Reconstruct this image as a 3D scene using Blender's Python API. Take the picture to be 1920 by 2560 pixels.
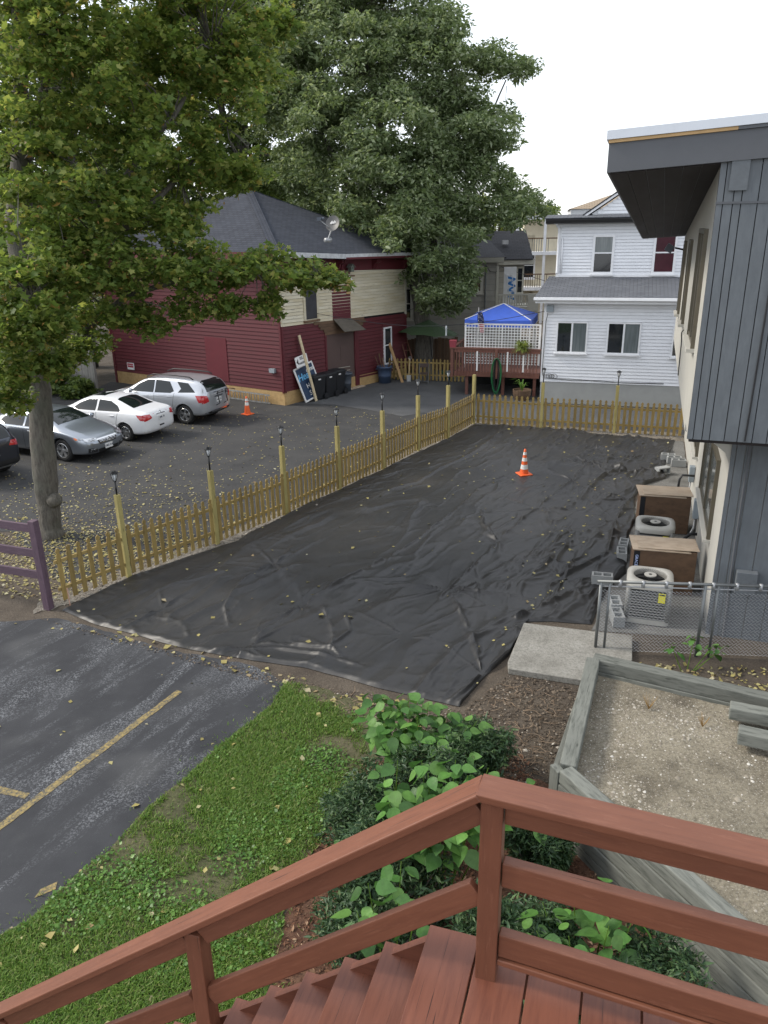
import bpy, bmesh, math, random
import numpy as np
from mathutils import Vector, Matrix
from mathutils.bvhtree import BVHTree
from mathutils.geometry import delaunay_2d_cdt
R = math.radians
random.seed(7); rng = np.random.default_rng(7)
scene = bpy.context.scene
for o in list(bpy.data.objects): bpy.data.objects.remove(o)
COL = scene.collection

# ---------------------------------------------------------------- camera
PITCH, ROLL = R(20.3), R(1.0)
f_ = Vector((0, math.cos(PITCH), -math.sin(PITCH)))
r0 = Vector((1, 0, 0)); u0 = r0.cross(f_)
rr = math.cos(ROLL)*r0 - math.sin(ROLL)*u0
uu = math.cos(ROLL)*u0 + math.sin(ROLL)*r0
cam = bpy.data.cameras.new('camera'); camo = bpy.data.objects.new('camera', cam); COL.objects.link(camo)
m = Matrix.Identity(4)
for i in range(3): m[i][0] = rr[i]; m[i][1] = uu[i]; m[i][2] = -f_[i]
m.translation = (0, 0, 6.7); camo.matrix_world = m
cam.sensor_fit = 'VERTICAL'; cam.sensor_height = 36; cam.lens = 36*1923/2560
cam.clip_end = 3000; cam.clip_start = .05
scene.camera = camo

# ---------------------------------------------------------------- world, sun, exposure
SUN_EL, SUN_AZ = R(40), R(-78)          # azimuth measured from +Y towards +X
w = bpy.data.worlds.new('World'); scene.world = w; w.use_nodes = True
nt = w.node_tree; nt.nodes.clear()
sky = nt.nodes.new('ShaderNodeTexSky'); sky.sky_type = 'NISHITA'; sky.sun_disc = False
sky.sun_elevation = SUN_EL; sky.sun_rotation = SUN_AZ
sky.air_density = 1.0; sky.dust_density = 1.5; sky.ozone_density = 1.0
hs = nt.nodes.new('ShaderNodeMix'); hs.data_type = 'RGBA'; hs.inputs[0].default_value = .68     # even white cloud over the clear sky
hs.inputs[7].default_value = (7.0, 7.15, 7.4, 1)
bg = nt.nodes.new('ShaderNodeBackground'); bg.inputs['Strength'].default_value = .15
wo = nt.nodes.new('ShaderNodeOutputWorld')
nt.links.new(sky.outputs[0], hs.inputs[6]); nt.links.new(hs.outputs[2], bg.inputs[0]); nt.links.new(bg.outputs[0], wo.inputs[0])
sl = bpy.data.lights.new('sun', 'SUN'); sl.energy = 2.0; sl.angle = R(14); sl.color = (1, .93, .82)
so = bpy.data.objects.new('sun', sl); COL.objects.link(so)
sd = Vector((math.sin(SUN_AZ)*math.cos(SUN_EL), math.cos(SUN_AZ)*math.cos(SUN_EL), math.sin(SUN_EL)))
so.rotation_euler = sd.to_track_quat('Z', 'Y').to_euler(); so.location = (0, 0, 60)
vs = scene.view_settings; vs.view_transform = 'Standard'; vs.look = 'None'; vs.gamma = 1; vs.exposure = 0.63
vs.use_curve_mapping = False

# ---------------------------------------------------------------- materials
MATS = {}
class N:
    def __init__(s, name):
        s.m = bpy.data.materials.new(name); s.m.use_nodes = True
        s.t = s.m.node_tree; s.t.nodes.clear()
        s.out = s.t.nodes.new('ShaderNodeOutputMaterial'); s.b = s.t.nodes.new('ShaderNodeBsdfPrincipled')
        s.t.links.new(s.b.outputs[0], s.out.inputs[0])
    def n(s, ty, **k):
        x = s.t.nodes.new(ty)
        for a, v in k.items(): setattr(x, a, v)
        return x
    def l(s, a, b): s.t.links.new(a, b)
    def coord(s, scale=(1,1,1), kind='Object', loc=None):
        c = s.n('ShaderNodeTexCoord'); mp = s.n('ShaderNodeMapping')
        s.l(c.outputs[kind], mp.inputs[0]); mp.inputs['Scale'].default_value = scale
        oi = s.n('ShaderNodeObjectInfo'); ml = s.n('ShaderNodeMath', operation='MULTIPLY'); ml.inputs[1].default_value = 37.0
        s.l(oi.outputs['Random'], ml.inputs[0]); cb = s.n('ShaderNodeCombineXYZ')
        for i in range(3): s.l(ml.outputs[0], cb.inputs[i])
        if kind == 'Object': s.l(cb.outputs[0], mp.inputs['Location'])
        return mp.outputs[0]
    def noise(s, vec, scale, detail=4, rough=.6, dist=0):
        x = s.n('ShaderNodeTexNoise'); s.l(vec, x.inputs['Vector'])
        x.inputs['Scale'].default_value = scale; x.inputs['Detail'].default_value = detail
        x.inputs['Roughness'].default_value = rough; x.inputs['Distortion'].default_value = dist
        return x.outputs['Fac']
    def ramp(s, fac, stops, interp='LINEAR'):
        x = s.n('ShaderNodeValToRGB'); s.l(fac, x.inputs[0]); e = x.color_ramp.elements; x.color_ramp.interpolation = interp
        while len(e) < len(stops): e.new(.5)
        for el, (p, c) in zip(e, stops):
            el.position = p; el.color = (*c, 1) if len(c) == 3 else c
        return x.outputs[0]
    def mix(s, fac, a, b, mode='MIX'):
        x = s.n('ShaderNodeMix', data_type='RGBA', blend_type=mode)
        for i, v in ((0, fac), (6, a), (7, b)):
            if hasattr(v, 'links'): s.l(v, x.inputs[i])
            else: x.inputs[i].default_value = v if i == 0 else ((*v, 1) if len(v) == 3 else v)
        return x.outputs[2]
    def bump(s, h, strength=.3, dist=.01, normal=None):
        x = s.n('ShaderNodeBump'); s.l(h, x.inputs['Height']); x.inputs['Strength'].default_value = strength
        x.inputs['Distance'].default_value = dist
        if normal is not None: s.l(normal, x.inputs['Normal'])
        s.l(x.outputs[0], s.b.inputs['Normal']); return x.outputs[0]
    def set(s, **k):
        for a, v in k.items():
            i = s.b.inputs[a.replace('_', ' ')]
            if hasattr(v, 'links'): s.l(v, i)
            else: i.default_value = (*v, 1) if isinstance(v, tuple) and len(v) == 3 else v
    def rnd(s, col, amt):
        oi = s.n('ShaderNodeObjectInfo'); mr = s.n('ShaderNodeMapRange')
        s.l(oi.outputs['Random'], mr.inputs[0]); mr.inputs[3].default_value = 1-amt; mr.inputs[4].default_value = 1+amt
        hs = s.n('ShaderNodeHueSaturation'); s.l(mr.outputs[0], hs.inputs['Value'])
        if hasattr(col, 'links'): s.l(col, hs.inputs['Color'])
        else: hs.inputs['Color'].default_value = (*col, 1)
        return hs.outputs[0]
def mulc(c, k): return tuple(min(1, x*k) for x in c)
def plain(name, col, rough=.6, var=.12, scale=6, bump=.15, bdist=.004, metal=0, rnd=0, bscale=None, spec=.5, coat=0, stretch=(1,1,1)):
    s = N(name); v = s.coord(stretch)
    f = s.noise(v, scale, 5, .62)
    c = s.ramp(f, [(.25, mulc(col, 1-var*1.6)), (.5, col), (.78, mulc(col, 1+var*1.4))])
    f2 = s.noise(v, scale*.17, 3); c = s.mix(f2, c, mulc(col, .8), 'MIX') if var > .1 else c
    if rnd: c = s.rnd(c, rnd)
    rf = s.ramp(f, [(.2, (rough*.85,)*3), (.8, (min(1, rough*1.12),)*3)])
    s.set(Base_Color=c, Roughness=rf, Metallic=metal, Specular_IOR_Level=spec, Coat_Weight=coat)
    if bump: s.bump(s.noise(v, bscale or scale*6, 4), bump, bdist)
    MATS[name] = s.m; return s.m
def wood(name, col, dark, rough=.7, grain=9, bump=.35, rnd=.12, crack=.0, wear=None, knots=.0):
    s = N(name); v = s.coord((1.2, grain, grain)); v1 = s.coord((1, 1, 1))
    f = s.noise(v, 3, 6, .65, .3)
    c = s.ramp(f, [(.3, dark), (.52, col), (.75, mulc(col, 1.15))])
    big = s.noise(v1, 1.8, 3); c = s.mix(s.ramp(big, [(.4, (0,)*3), (.7, (.55,)*3)]), c, mulc(col, .78))
    if wear:
        wf = s.ramp(s.noise(s.coord((2, 14, 14)), 4, 6, .7), [(.56, (0,)*3), (.66, (1,)*3)]); c = s.mix(wf, c, wear)
    if knots:
        vo = s.n('ShaderNodeTexVoronoi'); s.l(s.coord((1.6, 5, 5)), vo.inputs['Vector']); vo.inputs['Scale'].default_value = 1.4
        c = s.mix(s.ramp(vo.outputs['Distance'], [(.05, (knots,)*3), (.13, (0,)*3)]), c, mulc(dark, .5))
    h = f
    if crack:
        cf = s.noise(s.coord((.8, 48, 48)), 2.2, 3, .5, .15)
        cm = s.ramp(cf, [(.27, (1,)*3), (.31, (0,)*3)])
        c = s.mix(cm, c, mulc(dark, .25)); inv = s.n('ShaderNodeMath', operation='SUBTRACT'); inv.inputs[0].default_value = 1; s.l(cm, inv.inputs[1]); h = inv.outputs[0]
        ad = s.n('ShaderNodeMath', operation='ADD'); s.l(h, ad.inputs[0]); s.l(f, ad.inputs[1]); h = ad.outputs[0]
    if rnd: c = s.rnd(c, rnd)
    s.set(Base_Color=c, Roughness=rough); s.bump(h, bump, .004)
    MATS[name] = s.m; return s.m

# ---------------------------------------------------------------- mesh helpers
class MB:
    def __init__(s): s.v = []; s.f = []; s.mi = []
    def add(s, vs, fs, mi=0):
        o = len(s.v); s.v += [tuple(x) for x in vs]; s.f += [tuple(i+o for i in f) for f in fs]; s.mi += [mi]*len(fs); return s
    def box(s, x0, x1, y0, y1, z0, z1, M=None, mi=0):
        vs = [Vector((x, y, z)) for z in (z0, z1) for x, y in ((x0, y0), (x1, y0), (x1, y1), (x0, y1))]
        if M is not None: vs = [M @ v for v in vs]
        return s.add(vs, [(3,2,1,0), (4,5,6,7), (0,1,5,4), (1,2,6,5), (2,3,7,6), (3,0,4,7)], mi)
    def cyl(s, p0, p1, r0, r1=None, n=10, caps=True, mi=0):
        r1 = r0 if r1 is None else r1; p0 = Vector(p0); p1 = Vector(p1); d = (p1-p0).normalized()
        a = d.orthogonal().normalized(); b = d.cross(a); vs = []
        for p, r in ((p0, r0), (p1, r1)):
            for i in range(n): t = 2*math.pi*i/n; vs.append(p+a*math.cos(t)*r+b*math.sin(t)*r)
        fs = [(i, (i+1) % n, n+(i+1) % n, n+i) for i in range(n)]
        if caps: fs += [tuple(range(n))[::-1], tuple(range(n, 2*n))]
        return s.add(vs, fs, mi)
    def tube(s, pts, rad, n=8, mi=0, caps=True):
        pts = [Vector(p) for p in pts]
        if not hasattr(rad, '__len__'): rad = [rad]*len(pts)
        vs = []; a = None
        for i, p in enumerate(pts):
            d = (pts[min(i+1, len(pts)-1)]-pts[max(i-1, 0)]).normalized()
            a = d.orthogonal().normalized() if a is None else (a-d*a.dot(d)).normalized()
            b = d.cross(a)
            for k in range(n): t = 2*math.pi*k/n; vs.append(p+(a*math.cos(t)+b*math.sin(t))*rad[i])
        fs = [(i*n+k, i*n+(k+1) % n, (i+1)*n+(k+1) % n, (i+1)*n+k) for i in range(len(pts)-1) for k in range(n)]
        if caps: fs += [tuple(range(n))[::-1], tuple(range((len(pts)-1)*n, len(pts)*n))]
        return s.add(vs, fs, mi)
    def lathe(s, prof, n=20, M=None, mi=0):
        vs = []
        for r, z in prof:
            for k in range(n): t = 2*math.pi*k/n; v = Vector((r*math.cos(t), r*math.sin(t), z)); vs.append(M @ v if M is not None else v)
        fs = [(i*n+k, i*n+(k+1) % n, (i+1)*n+(k+1) % n, (i+1)*n+k) for i in range(len(prof)-1) for k in range(n)]
        return s.add(vs, fs, mi)
    def prism(s, poly, d0, d1, M=None, axis='y', mi=0):
        """poly of (a,b); axis y: x=a,z=b extruded in y"""
        mk = {'y': lambda a, b, d: Vector((a, d, b)), 'x': lambda a, b, d: Vector((d, a, b)), 'z': lambda a, b, d: Vector((a, b, d))}[axis]
        n = len(poly); vs = [mk(a, b, d0) for a, b in poly]+[mk(a, b, d1) for a, b in poly]
        if M is not None: vs = [M @ v for v in vs]
        fs = [tuple(range(n)), tuple(range(n, 2*n))[::-1]]+[(i, n+i, n+(i+1) % n, (i+1) % n) for i in range(n)]
        return s.add(vs, fs, mi)
    def mesh(s, name, mats, smooth=False):
        me = bpy.data.meshes.new(name); me.from_pydata(s.v, [], s.f)
        for mt in (mats if isinstance(mats, (list, tuple)) else [mats]): me.materials.append(mt)
        if len(set(s.mi)) > 1: me.polygons.foreach_set('material_index', s.mi)
        bm = bmesh.new(); bm.from_mesh(me); bmesh.ops.recalc_face_normals(bm, faces=bm.faces); bm.to_mesh(me); bm.free()
        if smooth: me.polygons.foreach_set('use_smooth', [True]*len(me.polygons))
        me.update(); return me
    def build(s, name, mats, parent=None, smooth=False, bevel=0, loc=None, rz=0, M=None):
        return put(name, s.mesh(name, mats, smooth), parent, bevel, loc, rz, M)
def put(name, me, parent=None, bevel=0, loc=None, rz=0, M=None):
    o = bpy.data.objects.new(name, me); COL.objects.link(o); o.parent = parent
    if M is not None: o.matrix_basis = M
    else:
        if loc is not None: o.location = loc
        o.rotation_euler = (0, 0, rz)
    if bevel: addbevel(o, bevel)
    return o
def addbevel(o, wd, seg=2):
    b = o.modifiers.new('bevel', 'BEVEL'); b.width = wd; b.segments = seg; b.limit_method = 'ANGLE'; b.angle_limit = R(40)
def npmesh(name, v, f, mat, smooth=False):
    """fast mesh: v (n,3) float, f (m,k) int, all faces k-gons"""
    me = bpy.data.meshes.new(name); v = np.asarray(v, np.float32); f = np.asarray(f, np.int32); k = f.shape[1]
    me.vertices.add(len(v)); me.vertices.foreach_set('co', v.ravel())
    me.loops.add(f.size); me.loops.foreach_set('vertex_index', f.ravel())
    me.polygons.add(len(f)); me.polygons.foreach_set('loop_start', np.arange(0, f.size, k, dtype=np.int32))
    if smooth: me.polygons.foreach_set('use_smooth', np.ones(len(f), bool))
    me.materials.append(mat); me.update(calc_edges=True); return me
def tag(o, label=None, cat=None, group=None, kind=None):
    if label: o['label'] = label
    if cat: o['category'] = cat
    if group: o['group'] = group
    if kind: o['kind'] = kind
    return o
def thing(name, label, cat, loc=(0,0,0), rz=0, group=None):
    o = bpy.data.objects.new(name, None); COL.objects.link(o); o.location = loc; o.rotation_euler = (0, 0, rz); o.empty_display_size = .2
    return tag(o, label, cat, group)
def copy_tree(o, parent=None):
    c = o.copy(); COL.objects.link(c); c.parent = parent
    for ch in o.children: copy_tree(ch, c)
    return c
_bm = {}
def beam(name, p0, p1, wd, ht, mat, parent=None, up=(0,0,1), bevel=0):
    """plank with its length along local X; wd along the sideways axis, ht along up"""
    p0 = Vector(p0); p1 = Vector(p1); x = (p1-p0); L = x.length; x.normalize(); up = Vector(up)
    y = up.cross(x).normalized(); z = x.cross(y)
    M = Matrix.Identity(4)
    for i in range(3): M[i][0] = x[i]; M[i][1] = y[i]; M[i][2] = z[i]
    M.translation = (p0+p1)/2
    key = (name, round(L, 3), wd, ht, mat.name)
    if key not in _bm: _bm[key] = MB().box(-L/2, L/2, -wd/2, wd/2, -ht/2, ht/2).mesh(name, mat)
    return put(name, _bm[key], parent, bevel, M=M)
def text(name, s, size, mat, parent, M, bold=0, shear=0, align='CENTER'):
    c = bpy.data.curves.new(name, 'FONT'); c.body = s; c.size = size; c.align_x = align; c.align_y = 'CENTER'; c.extrude = .001; c.offset = bold; c.shear = shear
    t = bpy.data.objects.new(name, c); COL.objects.link(t); dg = bpy.context.evaluated_depsgraph_get()
    me = bpy.data.meshes.new_from_object(t.evaluated_get(dg)); bpy.data.objects.remove(t); bpy.data.curves.remove(c)
    me.materials.clear(); me.materials.append(mat); return put(name, me, parent, M=M)
def XZ(x, y, z): return Matrix.Translation((x, y, z)) @ Matrix.Rotation(R(90), 4, 'X')     # text readable from -y
def inpoly(px, py, poly):
    poly = np.asarray(poly, float); ins = np.zeros(len(px), bool); j = len(poly)-1
    for i in range(len(poly)):
        xi, yi = poly[i][:2]; xj, yj = poly[j][:2]
        c = ((yi > py) != (yj > py)) & (px < (xj-xi)*(py-yi)/(yj-yi+1e-12)+xi); ins ^= c; j = i
    return ins
def sheet(name, poly, z, mat, label=None, cat=None, kind='structure', jag=0, sub=.25):
    """flat ground sheet with an uneven outline"""
    pts = []
    for i, (x, y) in enumerate(poly):
        x2, y2 = poly[(i+1) % len(poly)]; L = math.hypot(x2-x, y2-y); n = max(1, int(L/sub)) if jag else 1
        for k in range(n):
            t = k/n; dx, dy = -(y2-y)/L, (x2-x)/L; j = random.uniform(-jag, jag) if jag else 0
            pts.append((x+(x2-x)*t+dx*j, y+(y2-y)*t+dy*j))
    bm = bmesh.new(); bm.faces.new([bm.verts.new((x, y, z)) for x, y in pts]); bmesh.ops.triangulate(bm, faces=bm.faces)
    bmesh.ops.recalc_face_normals(bm, faces=bm.faces)
    me = bpy.data.meshes.new(name); bm.to_mesh(me); bm.free()
    if me.polygons and me.polygons[0].normal.z < 0: me.flip_normals()
    me.materials.append(mat); o = put(name, me); return tag(o, label, cat, kind=kind)
# smooth value noise for geometry
_g = rng.random((64, 64))
def vnoise(x, y):
    xi = np.floor(x).astype(int); yi = np.floor(y).astype(int); fx = x-xi; fy = y-yi; fx = fx*fx*(3-2*fx); fy = fy*fy*(3-2*fy)
    a = _g[xi % 64, yi % 64]; b = _g[(xi+1) % 64, yi % 64]; c = _g[xi % 64, (yi+1) % 64]; d = _g[(xi+1) % 64, (yi+1) % 64]
    return (a*(1-fx)+b*fx)*(1-fy)+(c*(1-fx)+d*fx)*fy
def fbm(x, y, o=4):
    s = 0; a = .5
    for i in range(o): s = s+a*vnoise(x*2**i+17*i, y*2**i+5*i); a *= .5
    return s
# ---------------------------------------------------------------- material library
def asphalt(name, col, col2, patches=.5, speck=(.30,.31,.33), speckp=.66, band=False):
    s = N(name); v = s.coord((1,1,1), 'Object')
    f = s.noise(v, 1.1, 5, .6); c = s.ramp(f, [(.32, col), (.62, col2)])
    if band:                                              # worn aggregate showing through the seal coat in wandering bands
        vr = s.n('ShaderNodeMapping'); s.l(v, vr.inputs[0]); vr.inputs['Rotation'].default_value = (0, 0, R(-63)); vb = s.n('ShaderNodeMapping'); s.l(vr.outputs[0], vb.inputs[0]); vb.inputs['Scale'].default_value = (.42, 1.7, 1)
        bf = s.noise(vb.outputs[0], 1.0, 5, .62, .8); bm_ = s.ramp(bf, [(.47, (0,)*3), (.68, (1,)*3)])
        sp = s.noise(v, 42, 4, .75); spm = s.ramp(sp, [(.50, (0,)*3), (.57, (1,)*3)])
        mu = s.n('ShaderNodeMath', operation='MULTIPLY'); s.l(bm_, mu.inputs[0]); s.l(spm, mu.inputs[1]); c = s.mix(mu.outputs[0], c, speck)
        dst = s.noise(v, .75, 3, .5); c = s.mix(s.ramp(dst, [(.56, (0,)*3), (.76, (.4,)*3)]), c, (.11, .112, .112))
    fine = s.noise(v, 130, 3, .7); c = s.mix(s.ramp(fine, [(speckp, (0,)*3), (speckp+.07, (.8,)*3)]), c, speck)
    c = s.mix(s.ramp(fine, [(.3, (.5,)*3), (.42, (0,)*3)]), c, (.012, .012, .013))
    s.set(Base_Color=c, Roughness=.86); s.bump(fine, .5, .006); MATS[name] = s.m; return s.m
ASPH_FRONT = asphalt('asphalt_sealed', (.019,.0205,.025), (.034,.036,.041), speck=(.20,.21,.225), band=True)
ASPH_REAR = asphalt('asphalt_rear', (.026,.0265,.028), (.044,.0435,.043), speck=(.11,.11,.11))
ASPH_NEW = asphalt('asphalt_grey', (.062,.064,.067), (.088,.09,.092), speck=(.22,.22,.22))
def soil(name, a, b, c3, speck, sp=.62, scale=1.3):
    s = N(name); v = s.coord()
    c = s.ramp(s.noise(v, scale, 6, .65), [(.3, a), (.5, b), (.7, c3)])
    c = s.mix(s.ramp(s.noise(v, 26, 5, .7), [(.35, (.6,)*3), (.55, (0,)*3)]), c, mulc(a, .6))
    fine = s.noise(v, 60, 3, .7); c = s.mix(s.ramp(fine, [(sp, (0,)*3), (sp+.06, (.9,)*3)]), c, speck)
    s.set(Base_Color=c, Roughness=.95); s.bump(s.noise(v, 34, 6, .75), .9, .02); MATS[name] = s.m; return s.m
DIRT = soil('dirt', (.055,.042,.031), (.092,.073,.054), (.13,.106,.08), (.22,.19,.15))
SAND = soil('sandy_gravel_soil', (.10,.084,.06), (.225,.198,.145), (.30,.268,.20), (.42,.40,.35), .60, 1.3)
MULCH = soil('bark_mulch', (.055,.026,.016), (.11,.052,.03), (.16,.085,.05), (.2,.12,.07), .6, 5)
GRASSBED = soil('lawn_soil', (.06,.062,.028), (.085,.088,.036), (.12,.105,.06), (.18,.16,.1), .64, 1.5)
GRAVEL = soil('gravel_strip', (.11,.098,.082), (.19,.17,.14), (.24,.215,.175), (.34,.32,.28), .57, 3)
YELLOW = plain('yellow_line_paint', (.40,.30,.09), .85, .3, 14, .4)
s = N('yellow_line_paint_worn'); v = s.coord(); wf = s.noise(v, 24, 5, .75)
s.set(Base_Color=s.mix(s.ramp(wf, [(.40, (0,)*3), (.60, (1,)*3)]), s.ramp(s.noise(v, 5, 3), [(.3, (.34,.25,.085)), (.7, (.24,.185,.075))]), (.07,.068,.06)), Roughness=.85); s.bump(wf, .4, .004); YELLOW = s.m
# landscape fabric
s = N('landscape_fabric'); v = s.coord()
c = s.ramp(s.noise(v, .55, 4, .6), [(.38, (.0155,.0158,.0168)), (.58, (.022,.0213,.0208)), (.75, (.035,.0325,.030))])
vw = s.noise(s.coord((1,1,1)), 420, 2); c = s.mix(s.ramp(s.noise(v, 7, 5, .7), [(.5, (0,)*3), (.8, (.5,)*3)]), c, (.036,.033,.030))
s.set(Base_Color=c, Roughness=.46, Specular_IOR_Level=.55)
s.bump(s.noise(v, 5, 3, .5), .12, .03); TARP = s.m
PICKET = wood('pressure_treated_picket', (.275,.195,.062), (.175,.118,.038), .72, 10, .3, .2, knots=.6)
POSTW = wood('pressure_treated_post', (.36,.305,.115), (.26,.21,.075), .72, 8, .3, .07, knots=.7)
RAILW = wood('pressure_treated_rail', (.31,.225,.078), (.21,.15,.05), .72, 10, .3, .12)
PURPLE = wood('purple_painted_wood', (.105,.066,.09), (.072,.045,.062), .7, 8, .35, .08, wear=(.15,.10,.12))
DECKRED = wood('red_brown_deck_stain', (.165,.057,.033), (.118,.038,.023), .5, 12, .3, .08, crack=1)
RAILRED = wood('red_brown_rail_paint', (.170,.063,.034), (.135,.048,.026), .5, 14, .3, .07, crack=.6, wear=(.19,.076,.044))
FARDECK = wood('red_brown_far_deck', (.17,.07,.05), (.12,.05,.035), .7, 8, .2, .15)
GREYWOOD = wood('weathered_grey_timber', (.165,.172,.152), (.06,.066,.056), .88, 7, .8, .16, crack=1, knots=.7)
BOARDGREY = wood('weathered_fence_board', (.235,.225,.205), (.16,.15,.135), .85, 7, .4, .16)
BROWNBOARD = wood('brown_board', (.14,.085,.05), (.08,.05,.03), .85, 7, .4, .2)
PLY = wood('plywood', (.46,.31,.14), (.34,.21,.085), .75, 2.2, .2, .08)
PLYOLD = wood('plywood_aged', (.135,.08,.047), (.075,.045,.028), .8, 2.2, .2, .1)
PLYTOP = wood('plywood_top', (.44,.355,.27), (.33,.25,.18), .8, 2.4, .2, .06)
REDSIDE = plain('red_clapboard_paint', (.105,.0145,.0205), .65, .16, 5, .25, rnd=.06, stretch=(.5,1,3))
REDTRIM = plain('red_trim_paint', (.10,.0145,.0205), .6, .1, 5, .1)
s = N('cream_clapboard_peeling'); v = s.coord((.6,1,3)); pf = s.noise(v, 3.2, 6, .7)
c = s.ramp(s.noise(v, 1.2, 3), [(.35, (.50,.44,.30)), (.65, (.60,.56,.44))]); c = s.mix(s.ramp(pf, [(.58, (0,)*3), (.68, (.85,)*3)]), c, (.33,.30,.245)); c = s.rnd(c, .08)
s.set(Base_Color=c, Roughness=.75); s.bump(pf, .4, .006); CREAM = s.m
WHITESIDE = plain('white_vinyl_siding', (.76,.775,.805), .45, .04, 3, .05, rnd=.02)
WHITETRIM = plain('white_trim', (.77,.78,.80), .45, .05, 4, .06)
BEIGE = plain('beige_shingle_siding', (.36,.345,.30), .75, .12, 4, .2, rnd=.05)
BEIGETRIM = plain('beige_trim', (.48,.46,.39), .65, .07, 4, .1)
CREAMFAR = plain('cream_far_siding', (.66,.60,.46), .6, .06, 3, .1)
def shingles(name, a, b, sc=3.3, rot=0):
    s = N(name); v = s.coord(); br = s.n('ShaderNodeTexBrick'); s.l(v, br.inputs['Vector'])
    br.inputs['Color1'].default_value = (*a, 1); br.inputs['Color2'].default_value = (*b, 1); br.inputs['Mortar'].default_value = (*mulc(a, .3), 1)
    br.inputs['Scale'].default_value = sc; br.inputs['Brick Width'].default_value = .9; br.inputs['Row Height'].default_value = .45; br.inputs['Mortar Size'].default_value = .035; br.inputs['Bias'].default_value = .1
    c = s.mix(s.ramp(s.noise(v, 60, 3), [(.3, (.35,)*3), (.6, (0,)*3)]), br.outputs['Color'], mulc(a, .5))
    c = s.mix(s.ramp(s.noise(v, .6, 3), [(.4, (0,)*3), (.8, (.3,)*3)]), c, mulc(b, 1.4))
    s.set(Base_Color=c, Roughness=.92); s.bump(br.outputs['Fac'], -.6, .012); return s.m
ROOFBLUE = shingles('roof_shingle_blue_grey', (.022,.027,.041), (.040,.046,.062))
ROOFGREY = shingles('roof_shingle_grey', (.085,.092,.108), (.125,.132,.148))
ROOFDARK = shingles('roof_shingle_charcoal', (.030,.031,.036), (.045,.046,.052))
ROOFTAN = shingles('roof_shingle_tan', (.33,.255,.18), (.39,.31,.225))
STUCCO = plain('cream_stucco', (.46,.45,.41), .9, .05, 2.2, .35, .004, bscale=90)
GREYSIDE = wood('grey_painted_siding', (.128,.143,.157), (.106,.119,.132), .62, 5, .25, .03)
GREYFASCIA = plain('grey_fascia_paint', (.098,.104,.115), .6, .06, 3, .2, bscale=60)
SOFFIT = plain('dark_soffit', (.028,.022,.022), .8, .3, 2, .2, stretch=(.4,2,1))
METALEDGE = plain('pale_metal_flashing', (.60,.63,.68), .35, .04, 3, .05, metal=.3)
RAWWOOD = plain('raw_wood_strip', (.55,.36,.17), .7, .15, 8, .1)
CONC = soil('concrete', (.20,.192,.168), (.285,.275,.245), (.34,.33,.298), (.46,.45,.42), .66, 2.2)
CONCBLOCK = plain('concrete_block', (.33,.34,.335), .92, .12, 8, .5, .004, rnd=.18)
CONCFOUND = plain('painted_foundation', (.36,.365,.35), .85, .07, 2, .2)
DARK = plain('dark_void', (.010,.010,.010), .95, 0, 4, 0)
s = N('window_glass'); s.set(Base_Color=(.016,.02,.024), Roughness=.06, Specular_IOR_Level=.7, Coat_Weight=.3); GLASS = s.m
s = N('curtained_glass'); v = s.coord((7,1,.4)); s.set(Base_Color=s.ramp(s.noise(v, 2, 2), [(.3, (.10,.12,.125)), (.7, (.17,.195,.20))]), Roughness=.12, Coat_Weight=.5); GLASSCURT = s.m
s = N('boarded_window_panel'); v = s.coord(); s.set(Base_Color=s.ramp(s.noise(v, 4, 3), [(.3, (.028,.028,.032)), (.7, (.045,.046,.052))]), Roughness=.7); BOARDWIN = s.m
GALV = plain('galvanised_steel', (.40,.41,.42), .45, .12, 9, .1, metal=.35)
GALVDARK = plain('galvanised_pipe', (.20,.21,.21), .5, .2, 7, .1, metal=.6)
BLACKPL = plain('black_plastic', (.014,.015,.018), .45, .1, 6, .1)
GREYPL = plain('grey_plastic', (.09,.105,.13), .5, .1, 6, .1)
BLUEPL = plain('blue_grey_plastic', (.055,.085,.15), .5, .1, 6, .1)
BROWNDOOR = plain('brown_painted_door', (.095,.062,.055), .6, .1, 3, .15)
WHITEPL = plain('white_paint', (.74,.74,.73), .5, .04, 5, .05)
ORANGE = plain('orange_pvc', (.75,.12,.025), .5, .08, 7, .05)
REFLECT = plain('white_reflective_band', (.70,.70,.68), .4, .06, 7, .05)
BLACKMET = plain('black_metal', (.016,.016,.017), .4, .08, 8, .05, metal=.3)
ALU = plain('aluminium', (.56,.57,.57), .38, .06, 8, .05, metal=.8)
ACPAINT = plain('beige_grey_unit_paint', (.40,.39,.355), .45, .06, 6, .05)
ACDARK = plain('unit_coil_dark', (.035,.036,.035), .6, .2, 20, .1)
TAGYEL = plain('yellow_energy_tag', (.75,.70,.04), .6, .05, 6, 0)
UTIL = plain('grey_utility_box', (.27,.31,.34), .5, .06, 6, .05)
REDSIGN = plain('red_sign_print', (.35,.02,.04), .5, .05, 6, 0)
BLUETENT = plain('blue_canopy_fabric', (.045,.115,.52), .7, .08, 3, .2, bscale=8)
GREENUMB = plain('green_umbrella_fabric', (.04,.075,.028), .8, .12, 4, .2, bscale=9)
HOSE = plain('green_hose', (.012,.13,.045), .45, .1, 8, 0)
HOSEBLK = plain('black_hose', (.012,.012,.012), .5, .1, 8, 0)
NAVY = plain('navy_print', (.012,.035,.085), .5, .05, 6, 0)
CYAN = plain('cyan_print', (.16,.48,.78), .5, .05, 6, 0)
BLUEP = plain('blue_print', (.03,.21,.55), .5, .05, 6, 0)
BARK = None
s = N('bark'); v = s.coord((5,5,1.1)); f = s.noise(v, 3, 7, .7, .6)
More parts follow.
